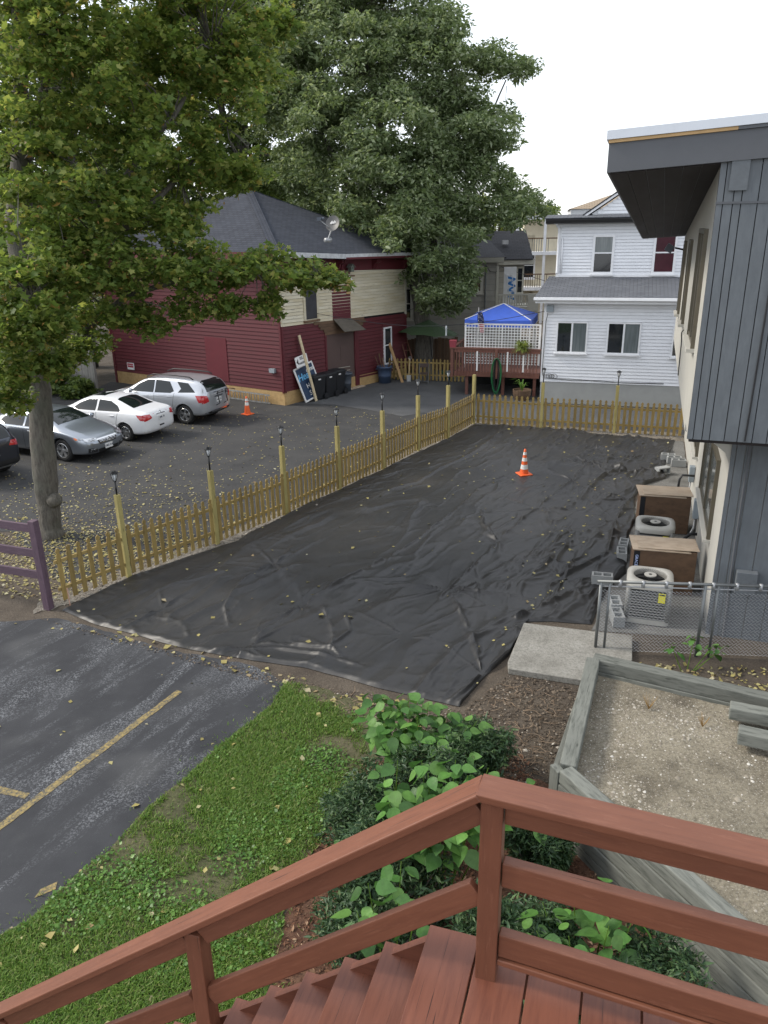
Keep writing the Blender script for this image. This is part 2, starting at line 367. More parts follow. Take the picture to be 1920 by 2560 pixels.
c = s.ramp(f, [(.3, (.045,.04,.034)), (.52, (.115,.105,.088)), (.75, (.17,.158,.135))]); c = s.mix(s.ramp(s.noise(s.coord(), 1.6, 3), [(.5, (0,)*3), (.75, (.5,)*3)]), c, (.09,.10,.075))
s.set(Base_Color=c, Roughness=.95); s.bump(f, 1.0, .035); BARK = s.m
def leafmat(name, stops, trans=.35, rough=.5):
    s = N(name); g = s.n('ShaderNodeNewGeometry'); c = s.ramp(g.outputs['Random Per Island'], stops)
    s.set(Base_Color=c, Roughness=rough, Specular_IOR_Level=.35)
    tr = s.n('ShaderNodeBsdfTranslucent'); tc = s.mix(1.0, c, (.95,1.0,.5), 'MULTIPLY'); gm = s.n('ShaderNodeGamma'); s.l(tc, gm.inputs[0]); gm.inputs[1].default_value = .8; s.l(gm.outputs[0], tr.inputs[0])
    mx = s.n('ShaderNodeMixShader'); mx.inputs[0].default_value = trans
    s.l(s.b.outputs[0], mx.inputs[1]); s.l(tr.outputs[0], mx.inputs[2]); s.l(mx.outputs[0], s.out.inputs[0]); return s.m
LEAF_MAPLE = leafmat('maple_leaf', [(0, (.075,.125,.03)), (.4, (.14,.21,.048)), (.8, (.225,.275,.07)), (.97, (.34,.36,.11)), (1, (.34,.21,.06))], .55)
LEAF_SILVER = leafmat('silver_green_leaf', [(0, (.085,.125,.05)), (.5, (.155,.21,.095)), (.82, (.27,.33,.185)), (1, (.42,.47,.33))], .45)
LEAF_DARK = leafmat('dark_green_leaf', [(0, (.05,.085,.022)), (.6, (.095,.145,.036)), (1, (.17,.21,.055))], .45)
LEAF_FAR = leafmat('sunny_far_leaf', [(0, (.12,.17,.03)), (.6, (.20,.25,.05)), (1, (.30,.32,.09))], .4)
LEAF_KNOT = leafmat('broad_bright_leaf', [(0, (.055,.13,.025)), (.5, (.09,.20,.035)), (1, (.16,.29,.06))], .3, .4)
LEAF_YEW = leafmat('yew_needle', [(0, (.018,.045,.018)), (.6, (.04,.085,.032)), (1, (.10,.16,.06))], .15, .45)
LEAF_GRASS = leafmat('grass_blade', [(0, (.06,.125,.02)), (.45, (.115,.215,.03)), (.82, (.17,.28,.045)), (1, (.30,.30,.12))], .35)
LEAF_FALLEN = leafmat('fallen_leaf', [(0, (.26,.22,.08)), (.45, (.36,.31,.11)), (.75, (.40,.37,.2)), (.9, (.22,.14,.06)), (1, (.48,.46,.32))], .1)
SEED = leafmat('maple_seed', [(0, (.32,.17,.05)), (1, (.42,.27,.09))], .3)

# ---------------------------------------------------------------- ground
def grid_ground():
    xs = np.concatenate([[-400,-150,-60], np.linspace(-22, 22, 12), [60,150,400]]); ys = np.concatenate([[-60,-15], np.linspace(-2, 50, 14), [80,150,300,700]])
    X, Y = np.meshgrid(xs, ys, indexing='ij'); n, k = X.shape
    v = np.stack([X.ravel(), Y.ravel(), np.zeros(X.size)], 1)
    f = [(i*k+j, (i+1)*k+j, (i+1)*k+j+1, i*k+j+1) for i in range(n-1) for j in range(k-1)]
    return npmesh('ground', v, f, DIRT)
tag(put('ground', grid_ground()), 'bare brown dirt ground', 'ground', kind='structure')
FRONT = [(-30,12.9),(-8.93,12.62),(-6.9,12.65),(-6.08,12.73),(-4.8,12.1),(-3.76,11.51),(-2.7,11.16),(-2.23,10.97),(-1.6,10.44),(-1.75,9.77),(-2.14,9.17),(-2.35,8.83),(-2.67,8.17),(-2.98,7.68),(-3.26,6.99),(-3.51,6.61),(-3.73,6.06),(-3.97,5.85),(-4.31,5.26),(-5.2,2),(-6,-8),(-30,-8)]
sheet('front_parking_lot', FRONT, .006, ASPH_FRONT, 'dark sealed asphalt parking lot left of the lawn', 'asphalt', jag=.025, sub=.12)
REARLOT = [(-40,12.9+6),(-9,17.2),(-6.6,14.2),(-5.75,14.55),(-3.2,17.4),(-.6,20.9),(1.0,23.6),(2.9,27.2),(3.6,27.75),(10.2,25.1),(14,40),(3.7,38),(-3.9,31.2),(-12.9,36.7),(-13.2,34.3),(-40,46)]
sheet('rear_parking_lot', REARLOT, .004, ASPH_REAR, 'dark asphalt lot under the parked cars', 'asphalt', jag=.04, sub=.3)
sheet('light_asphalt_patch', [(-3.75,30.9),(-2.9,31.0),(-1.95,30.7),(-.6,29.7),(.74,28.5),(1.6,29.0),(2.6,28.1),(11.2,25.9),(11.6,28.6),(6.3,30.3),(6.2,40),(1.6,38),(-.2,35.7)], .008, ASPH_NEW, 'paler grey asphalt apron in front of the red building', 'asphalt', jag=.02, sub=.25)
# gravel strip along the picket fence
sheet('gravel_strip', [(-6.6,12.9),(-5.2,14.0),(-3.3,15.9),(-2.4,17.3),(-.8,20.0),(.5,22.0),(1.8,24.0),(3.3,26.6),(6.4,25.5),(9.9,24.2),(10.0,25.3),(6.6,26.3),(3.4,27.4),(1.0,24.1),(-.6,21.3),(-2.2,18.9),(-3.9,16.7),(-5.5,14.9),(-6.7,13.5)], .010, GRAVEL, 'pale gravelly strip under the picket fence', 'gravel', jag=.06, sub=.15)
LAWN = [(-1.6,10.44),(-1.39,10.42),(-.9,10.2),(-.35,9.85),(-.05,9.3),(-.15,8.59),(-.40,8.06),(-.66,7.68),(-.80,7.04),(-1.02,6.63),(-1.1,6.05),(-1.1,5.45),(-1.2,4.6),(-1.3,2.5),(-5.2,2.0),(-4.31,5.26),(-3.97,5.85),(-3.73,6.06),(-3.51,6.61),(-3.26,6.99),(-2.98,7.68),(-2.67,8.17),(-2.35,8.83),(-2.14,9.17),(-1.75,9.77)]
sheet('lawn', LAWN, .012, GRASSBED, 'green lawn soil beside the front lot', 'lawn', jag=.03, sub=.1)
sheet('mulch_bed', [(-1.0,6.6),(-.55,7.75),(-.3,8.4),(.2,8.6),(1.3,8.3),(2.3,7.9),(3.2,4.5),(3.6,1.5),(-1.25,1.5),(-1.2,4.6),(-1.1,6.05)], .014, MULCH, 'reddish bark mulch bed below the stairs', 'mulch', jag=.05, sub=.12)
sheet('side_path', [(3.6,11.9),(5.6,11.6),(9.9,24.6),(8.4,24.2),(7.2,20.2),(5.1,15.3)], .009, soil('dirty_concrete', (.11,.108,.1), (.17,.168,.158), (.21,.205,.195), (.3,.29,.27), .66, 2.2), 'grey concrete strip along the building wall', 'path', jag=.02, sub=.3)
def line(name, poly, lab):
    sheet(name, poly, .011, YELLOW, lab, 'line', kind='structure', jag=.006, sub=.08)
line('long_yellow_line', [(-4.93,7.06),(-3.27,10.27),(-3.17,10.22),(-4.83,7.01)], 'worn long yellow parking line on the front lot')
line('short_yellow_line', [(-6.6,8.60),(-4.57,7.98),(-4.60,7.88),(-6.6,8.48)], 'short yellow parking line meeting the long one')
line('faded_line_mark', [(-3.81,6.45),(-3.66,6.55),(-3.64,6.44),(-3.83,6.33)], 'small faded paint remnant near the lawn edge')
# concrete slab
m_ = MB().prism([(2.44,12.06),(3.56,11.72),(4.2,11.55),(3.95,10.75),(3.04,10.19),(1.93,10.57),(1.95,10.77)], 0.0, .11, axis='z')
tag(m_.build('concrete_slab', CONC, bevel=.012), 'raised grey concrete slab between the tarp and the timber bed', 'slab', kind=None)

# ---------------------------------------------------------------- landscape fabric
def resample(P, n):
    P = np.array(P, float); d = np.r_[0, np.cumsum(np.hypot(*np.diff(P, axis=0).T))]; t = np.linspace(0, d[-1], n)
    return np.stack([np.interp(t, d, P[:, 0]), np.interp(t, d, P[:, 1])], 1)
def make_tarp():
    left = [(-6.12,13.03),(-5.25,14.51),(-4.3,15.5),(-3.39,16.28),(-2.51,17.67),(-1.99,18.78),(-.88,20.34),(.41,22.27),(1.72,24.27),(2.6,25.82),(3.27,26.92)]
    top = [(3.27,26.92),(4.85,26.57),(6.36,25.78),(7.8,25.08),(9.55,24.35)]
    right = [(3.66,12.13),(3.95,12.77),(4.34,13.51),(4.91,14.23),(5.15,14.98),(5.55,16.2),(6.05,17.25),(6.5,18.86),(7.1,19.85),(7.87,20.38),(8.17,21.39),(8.74,22.61),(9.55,24.35)]
    bot = [(-6.12,13.03),(-5.27,12.44),(-4.46,12.06),(-3.66,11.63),(-2.77,11.29),(-2.25,11.12),(-1.34,10.86),(-.64,10.51),(-.11,10.22),(.55,9.93),(1.07,9.70),(1.15,9.84),(1.57,10.52),(2.02,11.1),(2.36,11.84),(2.40,12.28),(2.99,12.26),(3.66,12.13)]
    nu, nv = 600, 600
    B = resample(bot, nu); T = resample(top, nu); Lf = resample(left, nv); Rt = resample(right, nv)
    u = np.linspace(0, 1, nu)[:, None, None]; v = np.linspace(0, 1, nv)[None, :, None]
    # blend so the stretched corner of the bottom edge stays tidy
    S = (1-v)*B[:, None]+v*T[:, None]+(1-u)*Lf[None]+u*Rt[None]-((1-u)*(1-v)*B[0]+u*(1-v)*B[-1]+(1-u)*v*T[0]+u*v*T[-1])
    X, Y = S[..., 0], S[..., 1]
    g = np.random.default_rng(11)
    Z = .055+.05*(fbm(X*.45+3, Y*.45, 3)-.5)
    wx = X+.5*(fbm(X*.8, Y*.8, 3)-.5); wy = Y+.5*(fbm(X*.8+40, Y*.8+9, 3)-.5)
    right_w = np.clip((X-.30*(Y-10)-.4)/3.2, 0, 1)
    def ridged(a, b, o=3): n = fbm(a, b, o); return np.clip(1-np.abs(n-.47)*9, 0, 1)**1.5
    # wandering creases: along the length everywhere, dense on the building side
    c1, s1 = math.cos(R(58)), math.sin(R(58)); U = wx*c1+wy*s1; V = -wx*s1+wy*c1
    def crease(a, b, o=3, sharp=13, pw=1.2): n = fbm(a, b, o); return np.clip(1-np.abs(n-.47)*sharp, 0, 1)**pw
    m1 = np.clip(fbm(X*.6+9, Y*.6, 3)*2.4-.65, 0, 1); m2 = np.clip(fbm(X*.8+70, Y*.8+20, 3)*2.6-.8, 0, 1); m3 = np.clip(fbm(X*.7+33, Y*.7+50, 3)*2.6-.8, 0, 1)
    Z += .018*ridged(U*.28, V*.95)*(.35+.65*fbm(X*.4+9, Y*.4))
    Z += (.014+.042*right_w)*crease(U*.5+31, V*1.5+7)*(.35+.65*m1)
    Z += (.007+.030*right_w)*crease(U*.9+3, V*2.6+11, 3, 11)*(.3+.7*m2)
    Z += (.0025+.011*right_w)*crease(U*1.8+3, V*5.2+11, 2, 9)*m3
    c2, s2 = math.cos(R(-14)), math.sin(R(-14)); U2 = wx*c2+wy*s2; V2 = -wx*s2+wy*c2
    Z += .020*crease(U2*.5+13, V2*1.6+2)*m2*(.4+.6*right_w)+.004*crease(U2*1.2+13, V2*3.2+2)*m1*right_w
    c3, s3 = math.cos(R(25)), math.sin(R(25)); U3 = wx*c3+wy*s3; V3_ = -wx*s3+wy*c3
    Z += .016*crease(U3*.45+53, V3_*1.7+2, 2)*m3+.03*(fbm(U*.5+5, V*1.1+44, 2)-.5)
    near_e = np.clip(1-(Y-(12.9-.62*(X+6)*.72))/1.6, 0, 1); Z += .016*near_e*crease(U*1.6+8, V*.8+3)
    # pins that pull the cloth down, with creases radiating from them
    pins = [(-2.34,14.93,1.3),(-1.53,12.97,1.5),(1.21,13.65,1.7),(2.58,16.01,1.4),(3.87,18.15,1.3),(5.27,20.35,1.6),(6.14,21.92,1.3),(5.58,17.28,1.2),(6.29,18.57,1.2),(7.11,21.03,1.3),(-2.35,11.52,1.6),(1.53,10.56,1.5),(1.88,13.97,.9),(.31,11.85,1.0),(-4.2,13.0,1.1),(3.6,14.0,1.2)]
    for px, py, rad in pins:
        dx = X-px; dy = Y-py; r = np.hypot(dx, dy); th = np.arctan2(dy, dx); k = int(g.integers(4, 7)); ph = g.uniform(0, 6.28)
        tw = th+.35*np.sin(2*th+ph)+.2*np.sin(3*th+2*ph)+.35*(fbm(X*1.5+px, Y*1.5+py, 2)-.5)
        rid = np.clip(np.cos(k*tw+ph), 0, 1)**7*(.55+.45*np.sin(2*th+ph*1.7))
        Z += .052*rid*np.exp(-r/(rad*.6))*np.clip(r/.18, 0, 1)-.028*np.exp(-(r/.22)**2)
        rid2 = np.clip(np.cos((2*k+3)*tw+ph*2.3), 0, 1)**5*np.clip(np.sin(th*1.0+ph), 0, 1); Z += .018*rid2*np.exp(-r/(rad*.33))*np.clip(r/.1, 0, 1)
    # long overlap seams
    def seam(pts, h, wd, step):
        nonlocal Z
        P = np.array(pts, float); best = np.full(X.shape, 1e9); side = np.zeros(X.shape); tt = np.zeros(X.shape); acc = 0
        for a, b in zip(P[:-1], P[1:]):
            ab = b-a; L = np.hypot(*ab); t = np.clip(((X-a[0])*ab[0]+(Y-a[1])*ab[1])/L**2, 0, 1)
            qx = a[0]+t*ab[0]; qy = a[1]+t*ab[1]; d = np.hypot(X-qx, Y-qy); sg = np.sign((X-a[0])*ab[1]-(Y-a[1])*ab[0])
            mk = d < best; best = np.where(mk, d, best); side = np.where(mk, sg, side); tt = np.where(mk, acc+t*L, tt); acc += L
        wob = .5+.8*fbm(tt*1.1+h*100, tt*0+3, 3); dd = best*side+.05*(fbm(tt*1.7, tt*0+8, 2)-.5)
        tn = tt/acc; tp = np.clip(np.sin(math.pi*np.clip(tn,.002,.998))*2.2, 0, 1) if step == 0 else 1.0
        brk = np.clip(fbm(tt*2.3+h*300, tt*0+5, 3)*3-.75, .15, 1); dd = np.where(dd > 0, dd*1.7, dd)
        Z += h*wob*tp*brk*np.exp(-np.abs(dd)/(wd*.75))+step*(1/(1+np.exp(-dd/.02))-.5)*np.exp(-(best/.6)**2)
    seam([(-2.45,11.21),(-2.27,11.8),(-1.53,12.97),(-.67,14.07),(-.19,14.73),(.25,15.45),(.66,16.0),(1.56,17.61),(2.48,19.54),(3.97,21.33),(5.06,23.29),(6.31,25.56)], .07, .075, .035)
    seam([(1.04,13.21),(2.55,15.96),(3.53,17.65),(3.87,18.15),(5.27,20.35),(6.14,21.92),(7.04,24.11)], .055, .07, .02)
    seam([(2.35,12.32),(3.32,13.12),(4.2,14.16),(4.86,15.36),(5.58,17.28),(6.29,18.57)], .06, .08, .015)
    seam([(-1.2,12.9),(-1.0,12.2),(-.9,11.6),(-.95,11.2)], .045, .07, .0)
    seam([(1.21,13.6),(1.35,12.6),(1.5,11.6),(1.55,10.7)], .05, .07, .0)
    seam([(2.58,15.9),(2.35,17.0),(2.45,18.1)], .05, .06, .0)
    seam([(-2.34,14.9),(-2.9,13.9),(-3.0,12.9),(-2.75,12.1)], .04, .06, .0)
    seam([(-2.5,11.35),(-1.9,11.42),(-1.3,11.22),(-.8,11.0),(-.3,10.75)], .05, .05, .0)
    seam([(-2.3,11.6),(-1.5,11.5),(-.9,11.3),(-.6,10.9)], .05, .05, .0)
    seam([(-.9,11.4),(-.6,11.9),(-.75,12.6)], .04, .05, .0)
    # hem: rises a little, then turns under at the very edge
    uu_, vv_ = np.meshgrid(np.linspace(0, 1, nu), np.linspace(0, 1, nv), indexing='ij')
    e = np.minimum(np.minimum(uu_, 1-uu_), np.minimum(vv_, 1-vv_))
    Z = .055+(Z-.055)*1.9+.085*(fbm(U*.45+15, V*1.35+4, 2)-.42)+.07*(fbm(U*.9+25, V*2.6+14, 2)-.42)*(.35+.65*right_w)+.045*crease(U*.22+61, V*.75+9, 2, 16); Z = .018+.02*np.log1p(np.exp(np.clip((Z-.03)/.02, -30, 30))); k_ = np.clip(e/.0035, 0, 1); k_ = k_*k_*(3-2*k_); Z = .013+(Z-.013)*k_
    dxy = .02*(fbm(X*3, Y*3, 3)-.5)*np.exp(-e/.01); X = X+dxy; Y = Y+dxy
    V3 = np.stack([X.ravel(), Y.ravel(), Z.ravel()], 1); i, j = np.meshgrid(np.arange(nu-1), np.arange(nv-1), indexing='ij'); a = (i*nv+j).ravel()
    me = npmesh('landscape_fabric', V3, np.stack([a, a+nv, a+nv+1, a+1], 1), TARP, True)
    tag(put('landscape_fabric', me), 'large wrinkled black landscape fabric sheet spread across the fenced yard', 'tarp')
    return X, Y, Z
TX, TY, TZ = make_tarp()
# ---------------------------------------------------------------- building helpers
def clap_mesh(L, h, t=.034):
    """one lapped clapboard: length along x from 0, thick at the bottom, face towards -y"""
    return MB().add([(0,-t,0),(L,-t,0),(L,-.010,h),(0,-.010,h),(0,.012,0),(L,.012,0),(L,.012,h),(0,.012,h)], [(0,1,2,3),(7,6,5,4),(0,4,5,1),(2,6,7,3),(1,5,6,2),(0,3,7,4)])
def clap_wall(parent, x0, x1, z0, z1, step, mat, y=0, shear=0, name='clapboard', jx=0):
    n = int(round((z1-z0)/step)); st = (z1-z0)/n
    me = clap_mesh(x1-x0, st*.93).mesh(name, mat)
    for i in range(n):
        o = put(name, me, parent); M = Matrix.Translation((x0+random.uniform(-jx, jx), y, z0+i*st-shear*x0)); M[2][0] = -shear; o.matrix_basis = M
def window(parent, x0, x1, z0, z1, y=-.02, frame=WHITETRIM, glass=GLASS, style='double', fw=.07, sill=True, proud=.05, shear=0, mid=None, gl2=None):
    zm = mid if mid is not None else (z0+z1)/2; xm = (x0+x1)/2
    m_ = MB(); a, b = y-proud, y+.02
    m_.box(x0, x0+fw, a, b, z0, z1).box(x1-fw, x1, a, b, z0, z1).box(x0+fw, x1-fw, a, b, z1-fw, z1).box(x0+fw, x1-fw, a, b, z0, z0+fw)
    if style == 'double': m_.box(x0+fw, x1-fw, a+.008, b, zm-.025, zm+.025)
    if style == 'slider': m_.box(xm-.035, xm+.035, a+.004, b, z0+fw, z1-fw)
    wdw = m_.build('window', frame, parent)
    if style == 'slider': rects = [(x0+fw, xm-.035, z0+fw, z1-fw), (xm+.035, x1-fw, z0+fw, z1-fw)]
    elif style == 'double': rects = [(x0+fw, x1-fw, zm+.025, z1-fw), (x0+fw, x1-fw, z0+fw, zm-.025)]
    else: rects = [(x0+fw, x1-fw, z0+fw, z1-fw)]
    for i, r_ in enumerate(rects): MB().box(r_[0]-.004, r_[1]+.004, a+.022+.008*i, b-.004, r_[2]-.004, r_[3]+.004).build('pane', (gl2 if (gl2 and i) else glass), wdw)
    if sill: MB().box(x0-.05, x1+.05, a-.05, b-.003, z0-.05, z0-.002).build('sill', frame, wdw)
    return wdw
def roof_slab(parent, quad, th, mat, name='roof'):
    q = [Vector(p) for p in quad]; n_ = (q[1]-q[0]).cross(q[2]-q[0]).normalized()
    if n_.z < 0: n_ = -n_
    vs = q+[p-n_*th for p in q]; k = len(q)
    return MB().add(vs, [tuple(range(k)), tuple(range(k, 2*k))[::-1]]+[(i, k+i, k+(i+1) % k, (i+1) % k) for i in range(k)]).build(name, mat, parent)

# ---------------------------------------------------------------- red building
RH = thing('red_building', 'red clapboard building with peeling cream upper wall and blue grey hip roof', 'building', (-3.91,30.73,0), R(52))
SH = .034                                              # the old building sags to the right
LW = Matrix.Rotation(R(94), 4, 'Z')                    # the left wall runs off at 94 degrees
LR = 8.3; LLn = 10.5
# carcass
m_ = MB(); cs = [Vector((.02,.03,0)), Vector((LR-.02,.03,0)), Vector((LR-.8,10.4,0)), LW @ Vector((LLn-.02,-.03,0))]
m_.prism([(c.x, c.y) for c in cs], 0, 5.0, axis='z'); m_.build('carcass', DARK, RH)
def lwbox(x0, x1, y0, y1, z0, z1): return MB().box(x0, x1, y0, y1, z0, z1, LW)
# right wall
MB().box(.0, LR, -.02, .06, .0, .55, Matrix(((1,0,0,0),(0,1,0,0),(-SH*.3,0,1,0),(0,0,0,1)))).build('plywood_skirt', PLY, RH)
clap_wall(RH, .09, 2.52, .56, 3.12, .15, REDSIDE, shear=SH); clap_wall(RH, 4.68, LR-.08, .56, 3.12, .15, REDSIDE, shear=SH)
clap_wall(RH, .09, LR-.08, 3.12, 5.16, .127, CREAM, shear=SH)
MB().box(0, LR, -.035, .05, 5.16, 5.62, Matrix(((1,0,0,0),(0,1,0,0),(-SH,0,1,0),(0,0,0,1)))).build('frieze_board', REDTRIM, RH)
MB().box(.0, .09, -.04, .04, .5, 3.12).build('corner_board', REDTRIM, RH); MB().box(.0, .09, -.04, .04, 3.12, 5.17).build('corner_board', CREAM, RH)
MB().box(LR-.1, LR, -.04, .04, .3, 2.86).build('corner_board', REDTRIM, RH); MB().box(LR-.1, LR, -.04, .04, 2.86, 4.9).build('corner_board', BEIGETRIM, RH)
# red strip up the middle of the cream wall, with bare boards at its corner
n_ = 13; me = clap_mesh(1.17, .133, .032).mesh('clapboard', REDTRIM)
for i in range(n_):
    o = put('clapboard', me, RH); M = Matrix.Translation((3.06, -.012, 3.06+i*.133)); M[2][0] = -SH; o.matrix_basis = M
for i in range(6): beam('bare_board', (3.95+.05*(i % 2), -.055, 4.12+i*.105), (4.24, -.055, 4.11+i*.105), .02, .09, RAWWOOD, RH)
for x in (3.17, 3.5): MB().box(x, x+.1, -.06, -.02, 4.2, 4.36).build('bare_patch', RAWWOOD, RH)
# broken hood above, exposed sheathing, canopy flap
beam('hood_board', (2.95,-.12,4.86), (4.35,-.12,4.80), .2, .06, BROWNBOARD, RH); beam('hood_board', (3.1,-.10,4.98), (4.1,-.10,4.94), .16, .12, BROWNBOARD, RH)
beam('hanging_stick', (3.85,-.35,4.82), (4.05,-.42,4.5), .03, .03, WHITETRIM, RH)
for i, (a, b, z) in enumerate(((1.95,5.1,3.04),(2.1,5.15,2.92),(2.2,4.95,2.80),(2.35,4.75,2.69),(2.5,4.7,2.58))):
    beam('sheathing_board', (a+random.uniform(-.1,.1),-.045-.006*(i%2),z-SH*a+.08), (b+random.uniform(-.1,.1),-.045-.006*(i%2),z-SH*b+.1), .02, .112, BROWNBOARD, RH)
q = [(3.04,-.07,3.14),(4.19,-.07,3.06),(4.62,-.55,2.56),(3.2,-.55,2.62)]
roof_slab(RH, q, .03, wood('canopy_plywood', (.115,.10,.08), (.08,.07,.055), .85, 3, .2, 0), 'door_canopy')
# garage style door
dr = MB().box(2.6, 4.42, .0, .1, .12, 2.6).build('door', BROWNDOOR, RH)
MB().box(3.5, 4.05, -.012, .0, 1.35, 1.95).build('door_panel', BROWNDOOR, dr)
for z in (.55, .72, .87, 1.02): beam('slat_line', (2.68,-.006,z+.03), (4.1,-.006,z-.02), .008, .02, BEIGETRIM, dr)
MB().box(2.50, 2.60, -.05, .12, .12, 2.66).build('door_jamb', REDTRIM, RH); MB().box(4.42, 4.68, -.06, .12, .1, 2.62).build('door_jamb', REDTRIM, RH)
# boarded window with cream casing
m_ = MB().box(1.30, 1.42, -.06, .0, 3.2, 5.0).box(2.08, 2.18, -.06, .0, 3.2, 5.0); wb = m_.build('window_casing', CREAM, RH)
MB().box(1.42, 2.08, -.045, .0, 3.26, 4.98).build('boarded_pane', BOARDWIN, wb); MB().box(1.28, 2.2, -.1, .0, 3.14, 3.22).build('sill', BROWNBOARD, wb)
# white framed window
window(RH, 6.5, 7.08, .72, 2.42, y=-.03, fw=.07, sill=False, proud=.05, mid=1.6)
MB().box(6.42, 7.16, -.055, -.0, 2.42, 2.56).build('window_head', REDTRIM, RH)
for x in (3.43, 5.75, 8.0):                             # eave brackets
    for k in (0, .16):
        z = 5.58-SH*x; MB().prism([(-.0,z),(-.34,z),(-.34,z-.1),(-.2,z-.16),(-.14,z-.34),(0,z-.42)], x+k, x+k+.09, axis='x').build('bracket', REDTRIM, RH)
# left wall
def lw_clap(x0, x1, z0, z1, step):
    n = int(round((z1-z0)/step)); st = (z1-z0)/n; me = MB().add(*[(lambda v, f: (v, f))(c.v, c.f) for c in [clap_mesh(x1-x0, st*.93)]][0]).mesh('clapboard', REDSIDE)
    for i in range(n):
        # mirrored so that the board faces outwards on the left wall
        put('clapboard', me, RH, M=LW @ Matrix.Translation((x1, .0, z0+i*st)) @ Matrix.Rotation(math.pi, 4, 'Z'))
lw_clap(.09, LLn-.12, .56, 5.2, .155)
lwbox(.0, LLn, -.05, .02, 0, .55).build('plywood_skirt', PLY, RH)
lwbox(0, .09, -.03, .045, .5, 5.2).build('corner_board', REDTRIM, RH); lwbox(LLn-.14, LLn, -.03, .05, 0, 5.2).build('corner_board', REDTRIM, RH)
lwbox(0, LLn, -.05, .04, 5.2, 5.62).build('frieze_board', REDTRIM, RH)
lwbox(3.02, 4.26, .0, .045, .70, 2.5).build('wall_panel', plain('dark_red_panel', (.125,.016,.024), .6, .08, 3, .1), RH)
lwbox(2.9, 4.0, .0, .045, 3.55, 5.1).build('wall_panel', MATS['dark_red_panel'], RH)
ub = lwbox(.37, .65, .0, .14, 1.30, 1.46).build('outlet_box', UTIL, RH)
# roof: low hip with a short ridge, blue grey shingles, thick fascia
OV = .62
e0 = Vector((-OV, -OV, 5.92)); e1 = Vector((LR+.75, -OV, 5.60)); e3 = LW @ Vector((LLn+.4, OV, 5.92)); e2 = Vector((LR+.4, 10.8, 5.7))
pk0 = Vector((3.1, 4.6, 8.35)); pk1 = Vector((3.75, 5.25, 8.35))
sag = Vector((3.3, -OV, 5.70))
def roof_plane(parent, pts, mat, name='roof_plane', th=.02):
    """shingled plane in its own frame: local X along the eave (first edge), local Y up the slope"""
    p = [Vector(q) for q in pts]; x = (p[1]-p[0]).normalized(); nn = x.cross(p[-1]-p[0]).normalized()
    if nn.z < 0: nn = -nn
    y = nn.cross(x); M = Matrix.Identity(4)
    for i in range(3): M[i][0] = x[i]; M[i][1] = y[i]; M[i][2] = nn[i]
    M.translation = p[0]; Mi = M.inverted(); q = [Mi @ v for v in p]; k = len(q)
    return MB().add(q+[v-Vector((0,0,th)) for v in q], [tuple(range(k)), tuple(range(k,2*k))[::-1]]+[(i,k+i,k+(i+1)%k,(i+1)%k) for i in range(k)]).build(name, mat, parent, M=M)
rfo = roof_plane(RH, [e0, sag, pk0], ROOFBLUE, 'roof')
for pl in ([sag, e1, pk1, pk0], [e4_ for e4_ in (e3, e0, pk0)], [e1, e2, pk1], [e2, e3, pk0, pk1]): roof_plane(RH, pl, ROOFBLUE)
def strip(name, a, b, wd, mat, par): return beam(name, a, b, wd, .03, mat, par, up=(0,0,1))
strip('hip_cap', e0+Vector((0,0,.02)), pk0+Vector((0,0,.03)), .3, ROOFBLUE, RH); strip('hip_cap', e1+Vector((0,0,.02)), pk1+Vector((0,0,.03)), .26, ROOFBLUE, RH)
WORN = plain('peeling_white_fascia', (.52,.53,.54), .7, .35, 7, .3)
def fasc(name, a, b, zt, zb, mat, th=.04):
    a = Vector(a); b = Vector(b); d = (b-a); d.z = 0; nn = Vector((d.y, -d.x, 0)).normalized()*th
    vs = [a+Vector((0,0,zt))+nn, b+Vector((0,0,zt))+nn, b+Vector((0,0,zb))+nn, a+Vector((0,0,zb))+nn, a+Vector((0,0,zt))-nn, b+Vector((0,0,zt))-nn, b+Vector((0,0,zb))-nn, a+Vector((0,0,zb))-nn]
    return MB().add(vs, [(0,1,2,3),(7,6,5,4),(0,4,5,1),(3,2,6,7),(0,3,7,4),(1,5,6,2)]).build(name, mat, RH)
fasc('fascia', e0, sag, .01, -.17, WORN); fasc('fascia', sag, e1, .01, -.12, WORN); fasc('fascia', sag, e1, -.122, -.2, REDTRIM)
fasc('fascia', e3, e0, -.01, -.27, REDTRIM)
MB().add([e0+Vector((0,0,-.2)), sag+Vector((0,0,-.2)), e1+Vector((0,0,-.2)), Vector((LR,0,5.35)), Vector((3.3,0,5.5)), Vector((0,0,5.6))], [(0,1,4,5),(1,2,3,4)]).build('soffit', REDTRIM, RH)
MB().add([e0+Vector((0,0,-.25)), e3+Vector((0,0,-.25)), LW @ Vector((LLn,0,5.6)), Vector((0,0,5.6))], [(0,1,2,3)]).build('soffit', REDTRIM, RH)
# wooden step and prop board at the door
tag(MB().box(-.55,.55,-.28,.28,0,.05).build('wooden_step', PLYTOP, loc=(-1.30,34.15,.009), rz=R(50), bevel=.01), 'flat wooden board step before the brown garage door', 'board')
